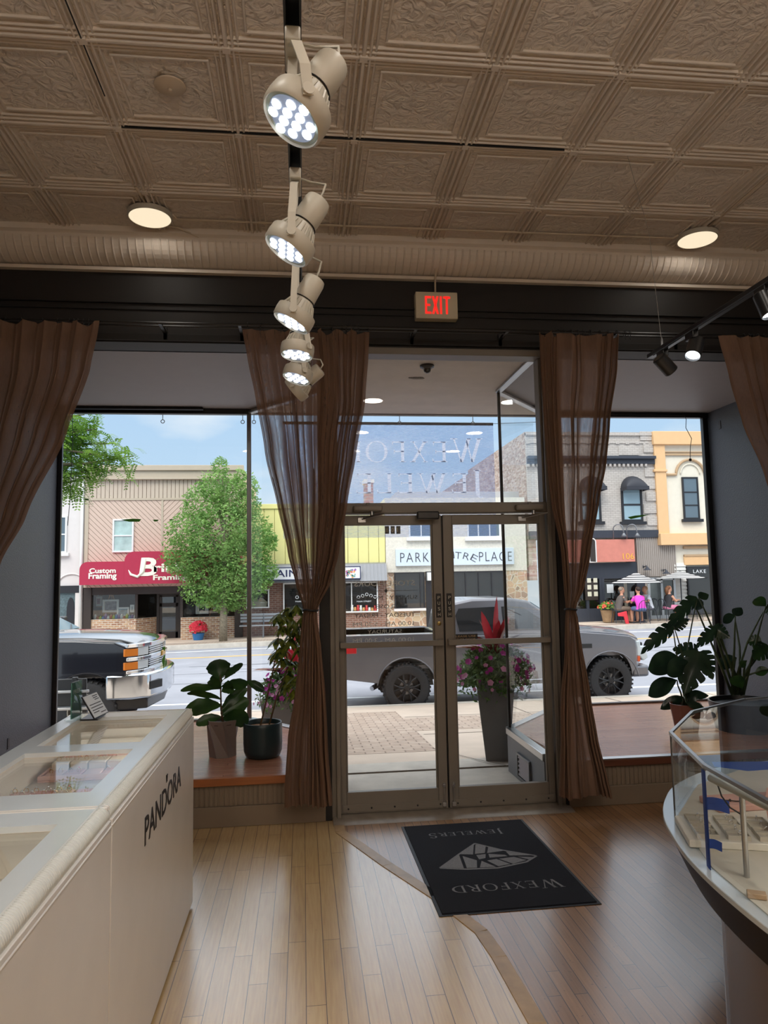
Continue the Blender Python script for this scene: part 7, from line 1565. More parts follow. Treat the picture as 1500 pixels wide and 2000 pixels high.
# ------------------------------------------------------------------ white counters at the left
M['strip'] = mat('led_strip', (1, .97, .9), .4, emit=(1, .96, .9), estr=3)
lac = mat('white_counter_lacquer', srgb(232, 226, 218), .30); topg = mat('pale_green_white_top', srgb(222, 228, 229), .12, spec=.7); nos = mat('ribbed_nosing', srgb(226, 227, 222), .35)
cin = mat('cream_case_lining', srgb(236, 226, 212), .6); pinkp = [mat('display_pad', c_, .85) for c_ in (srgb(236, 196, 186), srgb(240, 222, 200), srgb(224, 168, 160), srgb(244, 230, 212))]
gold = mat('gold', (.75, .52, .22), .2, metal=1); silver = mat('silver', (.8, .8, .8), .15, metal=1)
CX0, CX1, ZTOP = -1.235, -.60, 1.035
def counter(y0, y1, lab, panes, mark=None, seed=1):
    g = empty('display_counter', ((CX0+CX1)/2, (y0+y1)/2, 0), lab, 'display counter', 'white display counters at the left')
    ring_d = .20
    mb = MB(); mb.box(CX1-.012, CX1, y0+.006, y1, .02, ZTOP-.045); mb.box(CX0, CX0+.012, y0, y1, .02, ZTOP-.045); mb.box(CX0+.012, CX1-.012, y1-.012, y1, .02, ZTOP-.045); mb.box(CX0+.012, CX1-.012, y0, y0+.012, .02, ZTOP-.045)
    mb.box(CX0+.012, CX1-.012, y0+.012, y1-.012, ZTOP-.21, ZTOP-.19)
    mb.build('body', lac, g, bevel=.002)
    mb = MB(); mb.box(CX0+.03, CX1-.03, y0+.03, y1-.03, 0, .02); mb.build('plinth', M['header'], g)
    mb = MB()
    for a, b, c_, d in ((CX0+.012, CX0+.024, y0+.012, y1-.012), (CX1-.024, CX1-.012, y0+.012, y1-.012), (CX0+.024, CX1-.024, y0+.012, y0+.024), (CX0+.024, CX1-.024, y1-.024, y1-.012)): mb.box(a, b, c_, d, ZTOP-.19, ZTOP-.046)
    mb.build('lining', cin, g)
    # top frame around the panes
    xi0, xi1 = CX0+.085, CX1-.115; mb = MB(); zt0, zt1 = ZTOP-.022, ZTOP-.004
    edges = [y0]+[v for p in panes for v in p]+[y1]
    mb.box(CX0+.0, xi0, y0, y1, zt0, zt1); mb.box(xi1, CX1-.035, y0, y1, zt0, zt1)
    for k in range(0, len(edges), 2): mb.box(xi0, xi1, edges[k], edges[k+1], zt0, zt1)
    mb.build('top_frame', topg, g)
    for a, b in panes:
        mb = MB(); mb.box(xi0-.004, xi1+.004, a-.004, b+.004, zt0-.008, zt0-.002); mb.build('pane', M['caseglass'], g)
    for a, b in panes:
        mb = MB(); mb.box(CX1-.034, CX1-.026, a, b, ZTOP-.075, ZTOP-.062); mb.build('led_strip', M['strip'], g); lamp_light('case_lamp', g, (CX1-.06-g.location.x, (a+b)/2-g.location.y, ZTOP-.07), 1.5, .12, (1, .96, .9), (-.35, 0, -1))
    # rounded nosing with fine ribs along the customer edge and one across the ends
    mb = MB(); pr = [(CX1-.036+.030*math.sin(a), ZTOP-.032+.032*math.cos(a)) for a in np.linspace(-.25, PI*.78, 12)]+[(CX1-.036, ZTOP-.058)]
    mb.prism(pr, y0, y1, 'Y'); y = y0+.01
    nsg = mb.build('nosing', nos, g, smooth='auto')
    mb = MB()
    while y < y1-.01:
        mb.tube([(CX1-.036+.0305*math.sin(a), y, ZTOP-.032+.0325*math.cos(a)) for a in np.linspace(0, PI*.55, 7)], .0013, 4); y += .0105
    mb.build('ribs', nos, nsg, smooth=True)
    mb = MB(); mb.box(CX0, CX1-.01, y0, y0+.012, ZTOP-.05, ZTOP-.002); mb.box(CX0, CX1-.01, y1-.012, y1, ZTOP-.05, ZTOP-.002); mb.box(CX1-.008, CX1+.003, y0, y1, ZTOP-.066, ZTOP-.059); mb.build('edge_strip', lac, g, bevel=.006)
    return g
panes1 = [(2.56, 3.17), (3.30, 3.93)]; panes2 = [(1.42, 2.24), (.72, 1.32)]
cA = counter(2.385, 4.075, 'far white display counter with the large brand lettering on its side, nearest the window', panes1)
cB = counter(.55, 2.380, 'near white display counter in the bottom left corner with a plain side', sorted(panes2))
ltm = mat('black_brand_letters', srgb(28, 26, 28), .35)
pA, pB_ = at(280, 1650, X=CX1), at(352, 1537, X=CX1); pt = at(284, 1588, X=CX1)
zb0 = .740; hL = .108
hh_ = lettering('PANDORA', (CX1+.0005, 2.85, zb0), (0, 1, 0), (0, 0, 1), hL, ltm, cA, width=.80, depth=.0015, bold=.008, name='brand_lettering')
mb = MB(); yo = 2.85+.80*.555
for k in (-1, 0, 1): mb.tube([(CX1+.001, yo+k*.006, zb0+hL+.012), (CX1+.001, yo+k*.013, zb0+hL+.034)], .0018, 5); mb.ball((CX1+.001, yo+k*.013, zb0+hL+.037), .003, 6, 4)
mb.box(CX1, CX1+.002, yo-.013, yo+.013, zb0+hL+.008, zb0+hL+.011); mb.build('crown_mark', ltm, cA)
# trays with pads and rings inside
def ring_copy(src, loc, rz, lab=None):
    o = copy_tree(src); o.location = loc; o.rotation_euler = (0, 0, rz); return o
def make_ring(met, gem, lab, grp):
    mb = MB(); mb.ring((0, 0, .011), .0095, .0014, (0, 1, 0), 16, 6); o = mb.build('finger_ring', met, smooth=True, origin='local'); tag(o, lab, 'ring', grp)
    mb = MB(); mb.lathe([(.0012, -.003), (.0042, .001), (.003, .0028)], (0, 0, .0225), 8); mb.build('stone', gem, o, origin='local'); return o
gem1 = mat('clear_stone', (.8, .85, .9), .05, spec=1, coat=1); gem2 = mat('pink_stone', srgb(220, 90, 120), .08, coat=1)
def tray(x0, x1, y0, y1, z, lab, place, nx, ny, grp, lab2):
    g = empty('jewellery_tray', ((x0+x1)/2, (y0+y1)/2, z), lab, 'tray', 'jewellery trays in the left counters')
    mb = MB(); mb.box(x0, x1, y0, y1, z, z+.008); w_ = .008
    for b_ in ((x0, x1, y0, y0+w_), (x0, x1, y1-w_, y1), (x0, x0+w_, y0+w_, y1-w_), (x1-w_, x1, y0+w_, y1-w_)): mb.box(*b_, z+.008, z+.028)
    mb.build('tray', pinkp[0], g, bevel=.002); dx, dy = (x1-x0-.03)/nx, (y1-y0-.03)/ny; cells = []
    for i in range(nx):
        for j in range(ny):
            a, b = x0+.015+dx*i, y0+.015+dy*j; h = .012+.014*((i*3+j*5) % 3); mb = MB(); mb.box(a+.003, a+dx-.003, b+.003, b+dy-.003, z+.008, z+.012+h); mb.build('pad', pinkp[(i*2+j*3) % 4], g, bevel=.004); cells.append((a, b, dx, dy, z+.012+h))
    return cells
rsrc = {}
def fill(cells, grp, lab, seed, per=(2, 2), skip=.12):
    rg_ = random.Random(seed); src = [make_ring(gold, gem1, 'gold ring with a clear stone '+lab, grp), make_ring(silver, gem1, 'silver ring with a clear stone '+lab, grp), make_ring(gold, gem2, 'gold ring with a pink stone '+lab, grp)]; used = [False]*3
    for (a, b, dx, dy, z) in cells:
        if rg_.random() < skip: continue
        for i in range(per[0]):
            for j in range(per[1]):
                k = rg_.choice((0, 0, 1, 1, 2)); loc = (a+dx*(i+.5)/per[0]+rg_.uniform(-.003, .003), b+dy*(j+.5)/per[1]+rg_.uniform(-.003, .003), z-.003)
                if not used[k]: used[k] = True; o = src[k]; o.location = loc; o.rotation_euler = (0, 0, rg_.uniform(-.6, .6))
                else: ring_copy(src[k], loc, rg_.uniform(-.6, .6))
ZT_ = ZTOP-.19
cells = tray(CX0+.05, CX1-.14, 2.62, 3.12, ZT_, 'pink jewellery tray set with rows of rings under the middle pane of the left counter', 0, 5, 5, '', ''); fill(cells, 'rings in the tray under the middle pane', 'in the pink tray under the middle pane', 3, (2, 2))
cells = tray(CX0+.05, CX1-.14, 3.42, 3.88, ZT_, 'pink jewellery tray with a few rings under the far pane of the left counter', 0, 5, 4, '', ''); fill(cells, 'rings in the tray under the far pane', 'in the tray under the far pane', 4, (2, 1), .2)
cells = tray(CX0+.05, CX1-.14, 1.52, 1.86, ZT_, 'cream jewellery tray just visible under the near pane of the nearest counter', 0, 4, 3, '', ''); fill(cells, 'rings in the tray of the nearest counter', 'in the tray of the nearest counter', 6, (1, 1), .4)
# small signs standing on the counter
acr = glassmat('clear_acrylic', (.93, .97, .96), .08, .6); green = mat('sea_green_print', srgb(96, 150, 138), .5, var=.12, vscale=16); wpap = mat('white_paper', srgb(236, 240, 244), .6)
pf = at(152, 1403, Z=ZTOP)
g = empty('sign_holder', (pf.x, pf.y, ZTOP), 'clear upright sign holder with a green card, at the back of the far counter', 'sign holder')
q0, q1 = at(141, 1400, Y=pf.y), at(158, 1334, Y=pf.y); ang = .45; dxs = .10
e1 = Vector((.087, .996, 0)); hh3 = q1.z-ZTOP; p0 = Vector((q0.x+.01, pf.y-.06, ZTOP+.006))
def card(mb, p, e, w, h, t, lean=(0, 0, 0)): n_ = e.cross(Vector((0, 0, 1)))*t; up = Vector((lean[0], lean[1], 1))*h; mb.add([p, p+e*w, p+e*w+n_, p+n_, p+up, p+e*w+up, p+e*w+n_+up, p+n_+up], [(0, 3, 2, 1), (4, 5, 6, 7), (0, 1, 5, 4), (1, 2, 6, 5), (2, 3, 7, 6), (3, 0, 4, 7)])
mb = MB(); card(mb, p0, e1, .13, hh3, .003); mb.build('card', green, g)
n1 = e1.cross(Vector((0, 0, 1))); pl_ = p0-n1*.0045 ; 
mb = MB(); card(mb, p0-n1*.003, e1, .134, hh3+.004, .0015); card(mb, p0+n1*.005, e1, .134, hh3+.004, .0015); mb.box(p0.x-.03, p0.x+.05, p0.y, p0.y+.14, ZTOP, ZTOP+.005); mb.build('acrylic', acr, g)
for s_ in (1,): lettering('FREE', tuple(p0+n1*.0038+e1*.02+Vector((0, 0, hh3*.68))), tuple(e1), (0, 0, 1), .022, wpap, g, width=.085, depth=.0004)
pc_ = at(190, 1404, Z=ZTOP); g = empty('price_card', (pc_.x, pc_.y, ZTOP), 'white price card with lines of dark print leaning on a black stand, on the counter', 'price card')
a0 = at(185, 1404, Z=ZTOP+.010); a1 = a0+Vector((.022, .175, 0)); a3 = a0+Vector((-.062, -.008, .112)); a2 = a1+(a3-a0)
nrm = (a1-a0).cross(a3-a0).normalized(); 
if nrm.dot(CAM-a0) < 0: nrm = -nrm
mb = MB(); b4 = [a0, a1, a2, a3]; mb.add([p-nrm*.006 for p in b4]+[p+nrm*.0 for p in b4], [(3, 2, 1, 0), (4, 5, 6, 7)]+[(i, (i+1) % 4, 4+(i+1) % 4, 4+i) for i in range(4)]); mb.build('backing', M['blackp'], g)
mb = MB()
def bil(u, v): return a0.lerp(a1, u).lerp(a3.lerp(a2, u), v)
q4 = [bil(.03, .03), bil(.97, .03), bil(.97, .97), bil(.03, .97)]; mb.add([p+nrm*.0015 for p in q4]+[p for p in q4], [(3, 2, 1, 0), (4, 5, 6, 7)]+[(i, (i+1) % 4, 4+(i+1) % 4, 4+i) for i in range(4)]); mb.build('sheet', wpap, g)
mb = MB()
for v, u0, u1 in ((.86, .55, .9), (.78, .55, .85), (.70, .6, .9), (.54, .12, .9), (.42, .12, .92), (.30, .12, .85), (.20, .12, .5), (.12, .55, .92)):
    q4 = [bil(u0, v), bil(u1, v), bil(u1, v+.035), bil(u0, v+.035)]; mb.add([p+nrm*.002 for p in q4], [(0, 1, 2, 3)])
mb.build('print_lines', ltm, g); mb = MB(); mb.box(a0.x-.075, a0.x+.012, a0.y+.01, a0.y+.16, ZTOP, ZTOP+.008); mb.build('stand', M['blackp'], g, bevel=.002)
# outlets and marks on the display walls
for (px, py, X_, lab) in ((16, 1452, XL, 'small dark socket low on the left display wall'), (1406, 830, XR, 'small patch with screw holes high on the right display wall')):
    c = at(px, py, X=X_); s = 1 if X_ < 0 else -1; mb = MB(); mb.box(c.x, c.x+s*.006, c.y-.02, c.y+.02, c.z-.045, c.z+.045); tag(mb.build('wall_socket', mat('worn_plate', srgb(70, 70, 74), .5, var=.6, vscale=90), bevel=.002), lab, 'wall plate')
c = at(1340, 815, Y=YG-.06); d = at(1342, 898, Y=YG-.06); cg = empty('extension_cord', (c.x, YG-.06, d.z), 'thin dark cord hanging down in front of the right shop window', 'cord')
mb = MB(); mb.tube([(c.x-1.2, YG-.06, ZS-.035), (c.x-.02, YG-.06, ZS-.04), (c.x, YG-.06, ZS-.08), (c.x-.01, YG-.06, c.z-.12), (c.x+.05, YG-.06, c.z-.24), (c.x+.03, YG-.06, c.z-.33), (c.x+.02, YG-.06, d.z+.02)], .0035, 6); mb.build('cord', M['blackp'], cg, smooth=True)
mb = MB(); mb.ball((c.x+.02, YG-.06, d.z), .018, 10, 6, (1, .6, 1)); mb.build('plug', M['blackp'], cg)
c = at(139, 900, Y=YG-.05); mb = MB(); mb.tube([(c.x, YG-.05, ZS-.03), (c.x+.01, YG-.05, 3.2), (c.x, YG-.05, 2.6), (c.x-.02, YG-.05, 2.3)], .003, 6); tag(mb.build('extension_cord', M['blackp'], smooth=True), 'thin cord hanging at the left edge of the left shop window', 'cord')
# bench outside at the left
b0_ = at(124, 1412, Z=-.10); bx_, by_ = at(150, 1372, Y=9.3).x, 9.3
g = empty('bench', (bx_, by_, zy(by_)), 'dark slatted bench on the near pavement by the black pickup', 'bench'); bz = zy(by_)
for z in (.42, .62): mb = MB(); mb.box(bx_-1.1, bx_+.22, by_-.30, by_-.26, bz+z, bz+z+.03); mb.build('rail', M['alu'], g, bevel=.004)
mb = MB(); mb.box(bx_-1.1, bx_+.18, by_-.25, by_-.21, bz+.46, bz+.78); mb.build('backrest', M['blackp'], g, bevel=.01); mb = MB(); mb.box(bx_-1.1, bx_+.2, by_-.2, by_+.22, bz+.40, bz+.44); mb.build('seat', M['blackp'], g, bevel=.01)
for x in (bx_-.9, bx_+.05): mb = MB(); mb.box(x-.03, x+.03, by_-.28, by_-.22, bz, bz+.80); mb.box(x-.03, x+.03, by_+.14, by_+.2, bz, bz+.42); mb.build('leg', M['blackp'], g, bevel=.006)
# ------------------------------------------------------------------ right glass showcase
deckw = mat('pale_blue_laminate', srgb(206, 214, 218), .2, spec=.6, coat=.3); darkb = mat('dark_walnut_laminate', srgb(34, 28, 25), .5, spec=.2, var=.1, vscale=5, stretch=(1, 1, 10)); cased = mat('case_floor_cloth', srgb(214, 206, 190), .8, var=.05)
def smoothpoly(pts, n=5):
    o = []; m = len(pts)
    for i in range(m-1):
        p0, p1, p2, p3 = (Vector(pts[max(0, i-1)]), Vector(pts[i]), Vector(pts[i+1]), Vector(pts[min(m-1, i+2)]))
        for k in range(n):
            t = k/n; q = .5*((2*p1)+(p2-p0)*t+(2*p0-5*p1+4*p2-p3)*t*t+(3*p1-p0-3*p2+p3)*t**3); o.append((q.x, q.y))
    return o+[tuple(pts[-1])]
ZRM, ZCT = .62, 1.0
XE = 3.35; glo = [(2.68, 3.93), (2.51, 3.90), (2.03, 3.62), (1.668, 3.173), (1.506, 2.625), (1.465, 2.19), (1.462, .95)]
rim = smoothpoly([(2.7, 4.0), (2.3, 3.90), (1.95, 3.66), (1.76, 3.43), (1.625, 3.19), (1.545, 2.96), (1.487, 2.74), (1.450, 2.50), (1.432, 2.22), (1.430, 1.8), (1.430, .9)])
def inset(pts, d):
    c = Vector((2.45, 2.2)); o = []
    for i, p in enumerate(pts):
        a, b = Vector(pts[max(0, i-1)]), Vector(pts[min(len(pts)-1, i+1)]); t = (b-a).normalized(); n = Vector((-t.y, t.x)); n = n if n.dot(c-Vector(p)) > 0 else -n; q = Vector(p)+n*d; o.append((q.x, q.y))
    return o
close = lambda pts: pts+[(XE, pts[-1][1]), (XE, pts[0][1])]
sc = empty('glass_showcase', (2.4, 2.4, 0), 'curved glass jewellery showcase with dark base at the right, blue tape on its corner post', 'showcase')
mb = MB(); mb.prism(close(rim), ZRM-.022, ZRM); mb.build('deck_rim', deckw, sc, bevel=.003)
low = inset(rim, .085); n = len(rim); r0, r1 = close(inset(rim, .006)), close(low); m_ = len(r0)
mb = MB(); mb.add([(x, y, ZRM-.022) for x, y in r0]+[(x, y, .425) for x, y in r1], [tuple(range(m_)), tuple(range(m_, 2*m_))[::-1]]+[(i, m_+i, m_+(i+1) % m_, (i+1) % m_) for i in range(m_)]); mb.build('apron', darkb, sc, smooth='auto')
bs = [p for p in inset(rim, .10) if p[1] < 2.68]; y_ = 2.78; cor = [(bs[0][0]+.16, y_+.02), (bs[0][0]+.07, y_-.01), (bs[0][0]+.015, y_-.07)]
mb = MB(); mb.prism([(XE, y_+.02)]+cor+bs+[(XE, .9)], .0, .43); mb.build('base', mat('grey_taupe_laminate', srgb(112, 98, 88), .22, coat=.3), sc, bevel=.003)
mb = MB(); mb.prism(close(inset(glo, .012)), ZRM, ZRM+.004); mb.build('case_floor', cased, sc)
# panes, post and top frame
top = glo
for a, b in zip(glo[:-1], glo[1:]):
    mb = MB(); mb.add([(a[0], a[1], ZRM+.002), (b[0], b[1], ZRM+.002), (b[0], b[1], ZCT-.008), (a[0], a[1], ZCT-.008)], [(0, 1, 2, 3)]); mb.build('side_pane', M['caseglass'], sc)
mb = MB(); tp = close(glo); mb.add([(x, y, ZCT-.003) for x, y in tp], [tuple(range(len(tp)))]); mb.build('top_pane', M['caseglass'], sc)
for i, (a, b) in enumerate(zip(glo[:-1], glo[1:])):
    A_, B_ = Vector(a), Vector(b); t = (B_-A_).normalized(); nn = Vector((-t.y, t.x)); nn = nn if nn.dot(Vector((2.45, 2.2))-A_) > 0 else -nn; w_ = .014
    q = [tuple(A_-nn*.003-t*.004), tuple(B_-nn*.003+t*.004), tuple(B_+nn*w_+t*.0), tuple(A_+nn*w_)]
    mb = MB(); mb.prism(q, ZCT-.014, ZCT+.001); mb.build('top_frame', M['alu'], sc, bevel=.0015)
for p in ((1.668, 3.173), (1.506, 2.625)):
    mb = MB(); mb.tube([(p[0]+.004, p[1], ZRM), (p[0]+.004, p[1], ZCT-.012)], .004, 8); mb.build('corner_seam', M['alug'], sc)
fp = Vector((1.59, 2.52)); mb = MB(); mb.tube([(fp.x, fp.y, ZRM+.003), (fp.x, fp.y, ZCT-.06)], .010, 12); mb.build('light_post', M['alu'], sc, smooth='auto')
mb = MB(); mb.tube([(1.52, 2.60, ZCT-.045), (1.515, 2.20, ZCT-.045), (1.515, 1.0, ZCT-.045)], .014, 12); mb.build('light_tube', mat('frosted_tube', srgb(196, 198, 192), .3), sc, smooth='auto')
mb = MB(); mb.tube([(1.53, 2.58, ZCT-.05), (1.535, 2.56, ZCT-.10), (1.56, 2.55, ZCT-.14), (1.59, 2.53, ZCT-.16)], .003, 6); mb.build('wire', M['blackp'], sc, smooth=True)
for (x, y) in ((1.9, 2.0), (2.5, 2.9)): lamp_light('case_lamp', sc, (x-2.4, y-2.4, ZCT-.03), 1.6, .2, (1, .98, .95))
# blue masking tape on the corner post, with two loose flags and a strip under the top
tape = mat('blue_masking_tape', srgb(28, 66, 150), .55); p = Vector((1.506, 2.625))
d1 = (Vector(glo[3])-p).normalized(); d2 = (Vector(glo[5])-p).normalized(); mb = MB()
for d in (d1, d2):
    nn = Vector((-d.y, d.x)); nn = nn if nn.dot(Vector((2.45, 2.2))-p) < 0 else -nn
    a, b = p+nn*.002, p+d*.022+nn*.002; mb.add([(a.x, a.y, ZRM+.0), (b.x, b.y, ZRM+.0), (b.x, b.y, ZCT-.02), (a.x, a.y, ZCT-.02)], [(0, 1, 2, 3)])
tg_ = empty('blue_tape', (p.x, p.y, ZRM), 'strips of blue masking tape with loose flags on the showcase corner', 'tape'); mb.build('post_strip', tape, tg_)
def flag(z0, z1, L_, dr): 
    mb = MB(); P = []
    for i in range(7): t = i/6; q = p-Vector((.004, 0))+Vector((1, -.18))*L_*t; P.append([(q.x, q.y-.01, z0-dr*t+.004*math.sin(t*4)), (q.x, q.y-.012, z1-dr*t+.004*math.sin(t*4))])
    mb.grid(P); mb.build('loose_flag', tape, tg_, smooth=True)
flag(ZRM+.215, ZRM+.262, .085, .012); flag(ZRM+.075, ZRM+.110, .05, .01)
mb = MB(); q = [(1.56, 3.0), (1.60, 3.07)]; mb.add([(1.66, 3.05, ZRM+.10), (1.72, 3.02, ZRM+.16), (1.73, 2.95, ZRM+.12), (1.67, 2.97, ZRM+.06)], [(0, 1, 2, 3)])
bk = [at(1378, 1487, Z=ZCT+.001), at(1500, 1486, Z=ZCT+.001), at(1500, 1500, Z=ZCT+.001), at(1380, 1494, Z=ZCT+.001)]
mb = MB(); mb.add([tuple(Vector((v.x, v.y, ZCT-.02))) for v in (at(1390, 1488, Z=ZCT-.02), at(1520, 1487, Z=ZCT-.02), at(1520, 1502, Z=ZCT-.02), at(1460, 1506, Z=ZCT-.02), at(1395, 1497, Z=ZCT-.02))], [(0, 1, 2, 3, 4)]); mb.build('top_strip', tape, tg_)
# contents: white ring trays, pink necklace busts, a tag
tryw = mat('white_tray', srgb(228, 222, 208), .5); boxg = mat('grey_ring_box', srgb(196, 188, 172), .7); rose = mat('dusty_rose_suede', srgb(206, 160, 146), .85)
def wpos(px, py, z): v = at(px, py, Z=z); return v.x, v.y
zt0 = ZRM+.035
o_, xv = Vector(wpos(1346, 1640, zt0)), Vector(wpos(1500, 1648, zt0)); yv = Vector(wpos(1352, 1590, zt0)); ux = (xv-o_).normalized(); uy = Vector((-ux.y, ux.x)); LX, LY = .50, .30
def TP(a, b): q = o_+ux*a+uy*b; return q
Tm = Matrix(((ux.x, uy.x, 0, o_.x), (ux.y, uy.y, 0, o_.y), (0, 0, 1, ZRM+.004), (0, 0, 0, 1)))
g = empty('ring_tray', (o_.x+.1, o_.y+.1, ZRM+.004), 'white tray with rows of small open ring boxes inside the right showcase', 'tray')
mb = MB(); mb.box(0, LX, 0, LY, 0, .03); mb.build('tray', tryw, g, bevel=.004, xf=Tm)
ringsrc2 = make_ring(silver, gem1, 'silver ring in a small grey box in the white tray', 'rings in the white tray of the right showcase'); first = True
for i in range(4):
    for j in range(4):
        a, b = .035+i*.118, .022+j*.066; mb = MB(); w_, d_ = .085, .056
        mb.box(a, a+w_, b, b+.004, .03, .048); mb.box(a, a+w_, b+d_-.004, b+d_, .03, .048); mb.box(a, a+.004, b+.004, b+d_-.004, .03, .048); mb.box(a+w_-.004, a+w_, b+.004, b+d_-.004, .03, .048); mb.box(a+.004, a+w_-.004, b+.004, b+d_-.004, .03, .040)
        mb.build('ring_box', boxg, g, xf=Tm)
        q = Tm @ Vector((a+w_*.6, b+d_*.5, .036))
        if first: ringsrc2.location = q; first = False
        else: ring_copy(ringsrc2, q, .3*((i+j) % 3))
def bust(x, y, w, h, lab, rz=0.0):
    g = empty('necklace_stand', (x, y, ZRM+.004), lab, 'necklace stand', 'rose necklace stands in the right showcase'); T_ = Matrix.Translation((x, y, ZRM+.004)) @ Matrix.Rotation(rz, 4, 'Z'); P = []
    for i in range(9):
        t = i/8; row = []
        for k in range(17):
            a = PI*k/16; r_ = w/2*(1-.25*t)*(1 if t < .75 else 1-(t-.75)*1.6); row.append((-r_*math.cos(a), -.05*math.sin(a)*(1-.3*t)-.02+.05*t, h*t))
        P.append(row)
    mb = MB(); mb.grid(P); mb.prism([(-w/2, -.03), (w/2, -.03), (w/2, .05), (-w/2, .05)], -.0, .006); mb.build('stand', rose, g, smooth=True, xf=T_)
    pts = [(-w*.30*math.cos(a)*1.0, -.078+.03*(1-math.sin(a)), h*(.80-.50*math.sin(a))) for a in np.linspace(0, PI, 25)]; mb = MB(); mb.tube(pts, .0022, 5)
    for p_ in pts[6:20]: mb.ball(p_, .0055, 6, 4)
    mb.build('necklace', gold, g, smooth=True, xf=T_)
bust(1.98, 2.86, .22, .20, 'dusty rose necklace stand at the right edge, inside the showcase', .4)
bust(2.30, 3.2, .24, .22, 'dusty rose necklace stand deeper in the showcase', .3)
v = wpos(1478, 1750, ZRM+.01); mb = MB(); mb.box(-.030, .030, -.018, .018, 0, .018); T_ = Matrix.Translation((v[0], v[1], ZRM+.005)) @ Matrix.Rotation(-.5, 4, 'Z'); tag(mb.build('price_tag_block', mat('tan_block', srgb(196, 166, 134), .6), bevel=.003, xf=T_), 'small tan price block lying on the floor of the right showcase', 'price block')
v = wpos(1432, 1580, ZRM+.03); g = empty('pink_riser', (v[0]+.12, v[1]+.1, ZRM+.004), 'low pink jewellery riser behind the white ring tray', 'riser'); mb = MB(); mb.box(v[0]-.05, v[0]+.30, v[1]+.03, v[1]+.2, ZRM+.004, ZRM+.035); mb.build('riser', rose, g, bevel=.006)
mb = MB(); pts = [(v[0]+.0+.02*k, v[1]+.08+.012*math.sin(k*1.3), ZRM+.04) for k in range(12)]; mb.tube(pts, .003, 5)
for p_ in pts[::2]: mb.ball(p_, .007, 6, 4)
mb.build('bead_chain', mat('dark_beads', srgb(60, 48, 44), .2), g, smooth=True)

# ------------------------------------------------------------------ indoor plants
fig = leafmat('fig_leaf_green', srgb(34, 56, 30), srgb(52, 80, 34), .30, .35, 6); mons = leafmat('monstera_green', srgb(30, 48, 36), srgb(42, 64, 44), .24, .15, 5); sche = leafmat('variegated_leaf', srgb(46, 70, 26), srgb(150, 160, 60), .4, .35, 22); stemm = mat('brown_stem', srgb(96, 74, 48), .7); gstem = mat('green_stem', srgb(52, 66, 36), .5); soil = mat('dark_soil', srgb(50, 38, 30), .95, bump=.8, bscale=80); bead = mat('clay_pebbles', srgb(170, 130, 100), .8, var=.4, vscale=60, bump=1, bscale=70)
def bigleaf(mb, b, t, w, bulge=.0, fold=.25, kind='fig', droop=.15, twist=0.0, n=14):
    """leaf from base b to tip t (points), w = full width; the blade faces the camera side unless twisted"""
    b, t = Vector(b), Vector(t); ax = t-b; L_ = ax.length; d = ax.normalized(); view = ((b+t)/2-CAM).normalized(); s = d.cross(view)
    s = s.normalized() if s.length > .1 else Vector((1, 0, 0)); nrm = s.cross(d).normalized(); s, nrm = s*math.cos(twist)+nrm*math.sin(twist), nrm*math.cos(twist)-s*math.sin(twist)
    def W(q):
        if kind == 'fig': return (math.sin(PI*min(1, q*.96+.02))**.6)*(.62+.42*q-.0*q)*(1+.05*math.sin(q*22))
        if kind == 'oval': return math.sin(PI*q)**.75
        return (math.sin(PI*min(1, q*.86+.14))**.7)*(1.15-.45*q)
    def pt(q, u):
        sag = Vector((0, 0, -droop*L_*(q*q-q*.2))); c = b+ax*q+sag
        return c+s*u*w/2*W(q)+nrm*(fold*abs(u)*w/2*W(q)+.02*L_*math.sin(q*11)*abs(u))
    if kind != 'monstera':
        mb.grid([[pt(i/n, u) for u in (-1, -.66, -.33, 0, .33, .66, 1)] for i in range(n+1)]); return
    # lobed: solid middle and lobes with gaps between on both sides
    mb.grid([[pt(i/n, u) for u in (-.46, -.23, 0, .23, .46)] for i in range(n+1)])
    nl = 5
    for sd_ in (-1, 1):
        for k in range(nl):
            q0, q1 = k/nl, (k+1)/nl; rows = []
            for i in range(5):
                f = i/4; u = sd_*(.44+.56*f); sh = .07*f; g_ = .022*f+.004
                rows.append([pt(min(1, max(0, q0+g_+sh+(q1-q0-2*g_)*e)), u*(1-.16*abs(e-.45)*f)) for e in (0, .33, .66, 1)])
            mb.grid(rows)
def potplant(name, base, lab, cat='potted plant', group=None): return empty(name, base, lab, cat, group)
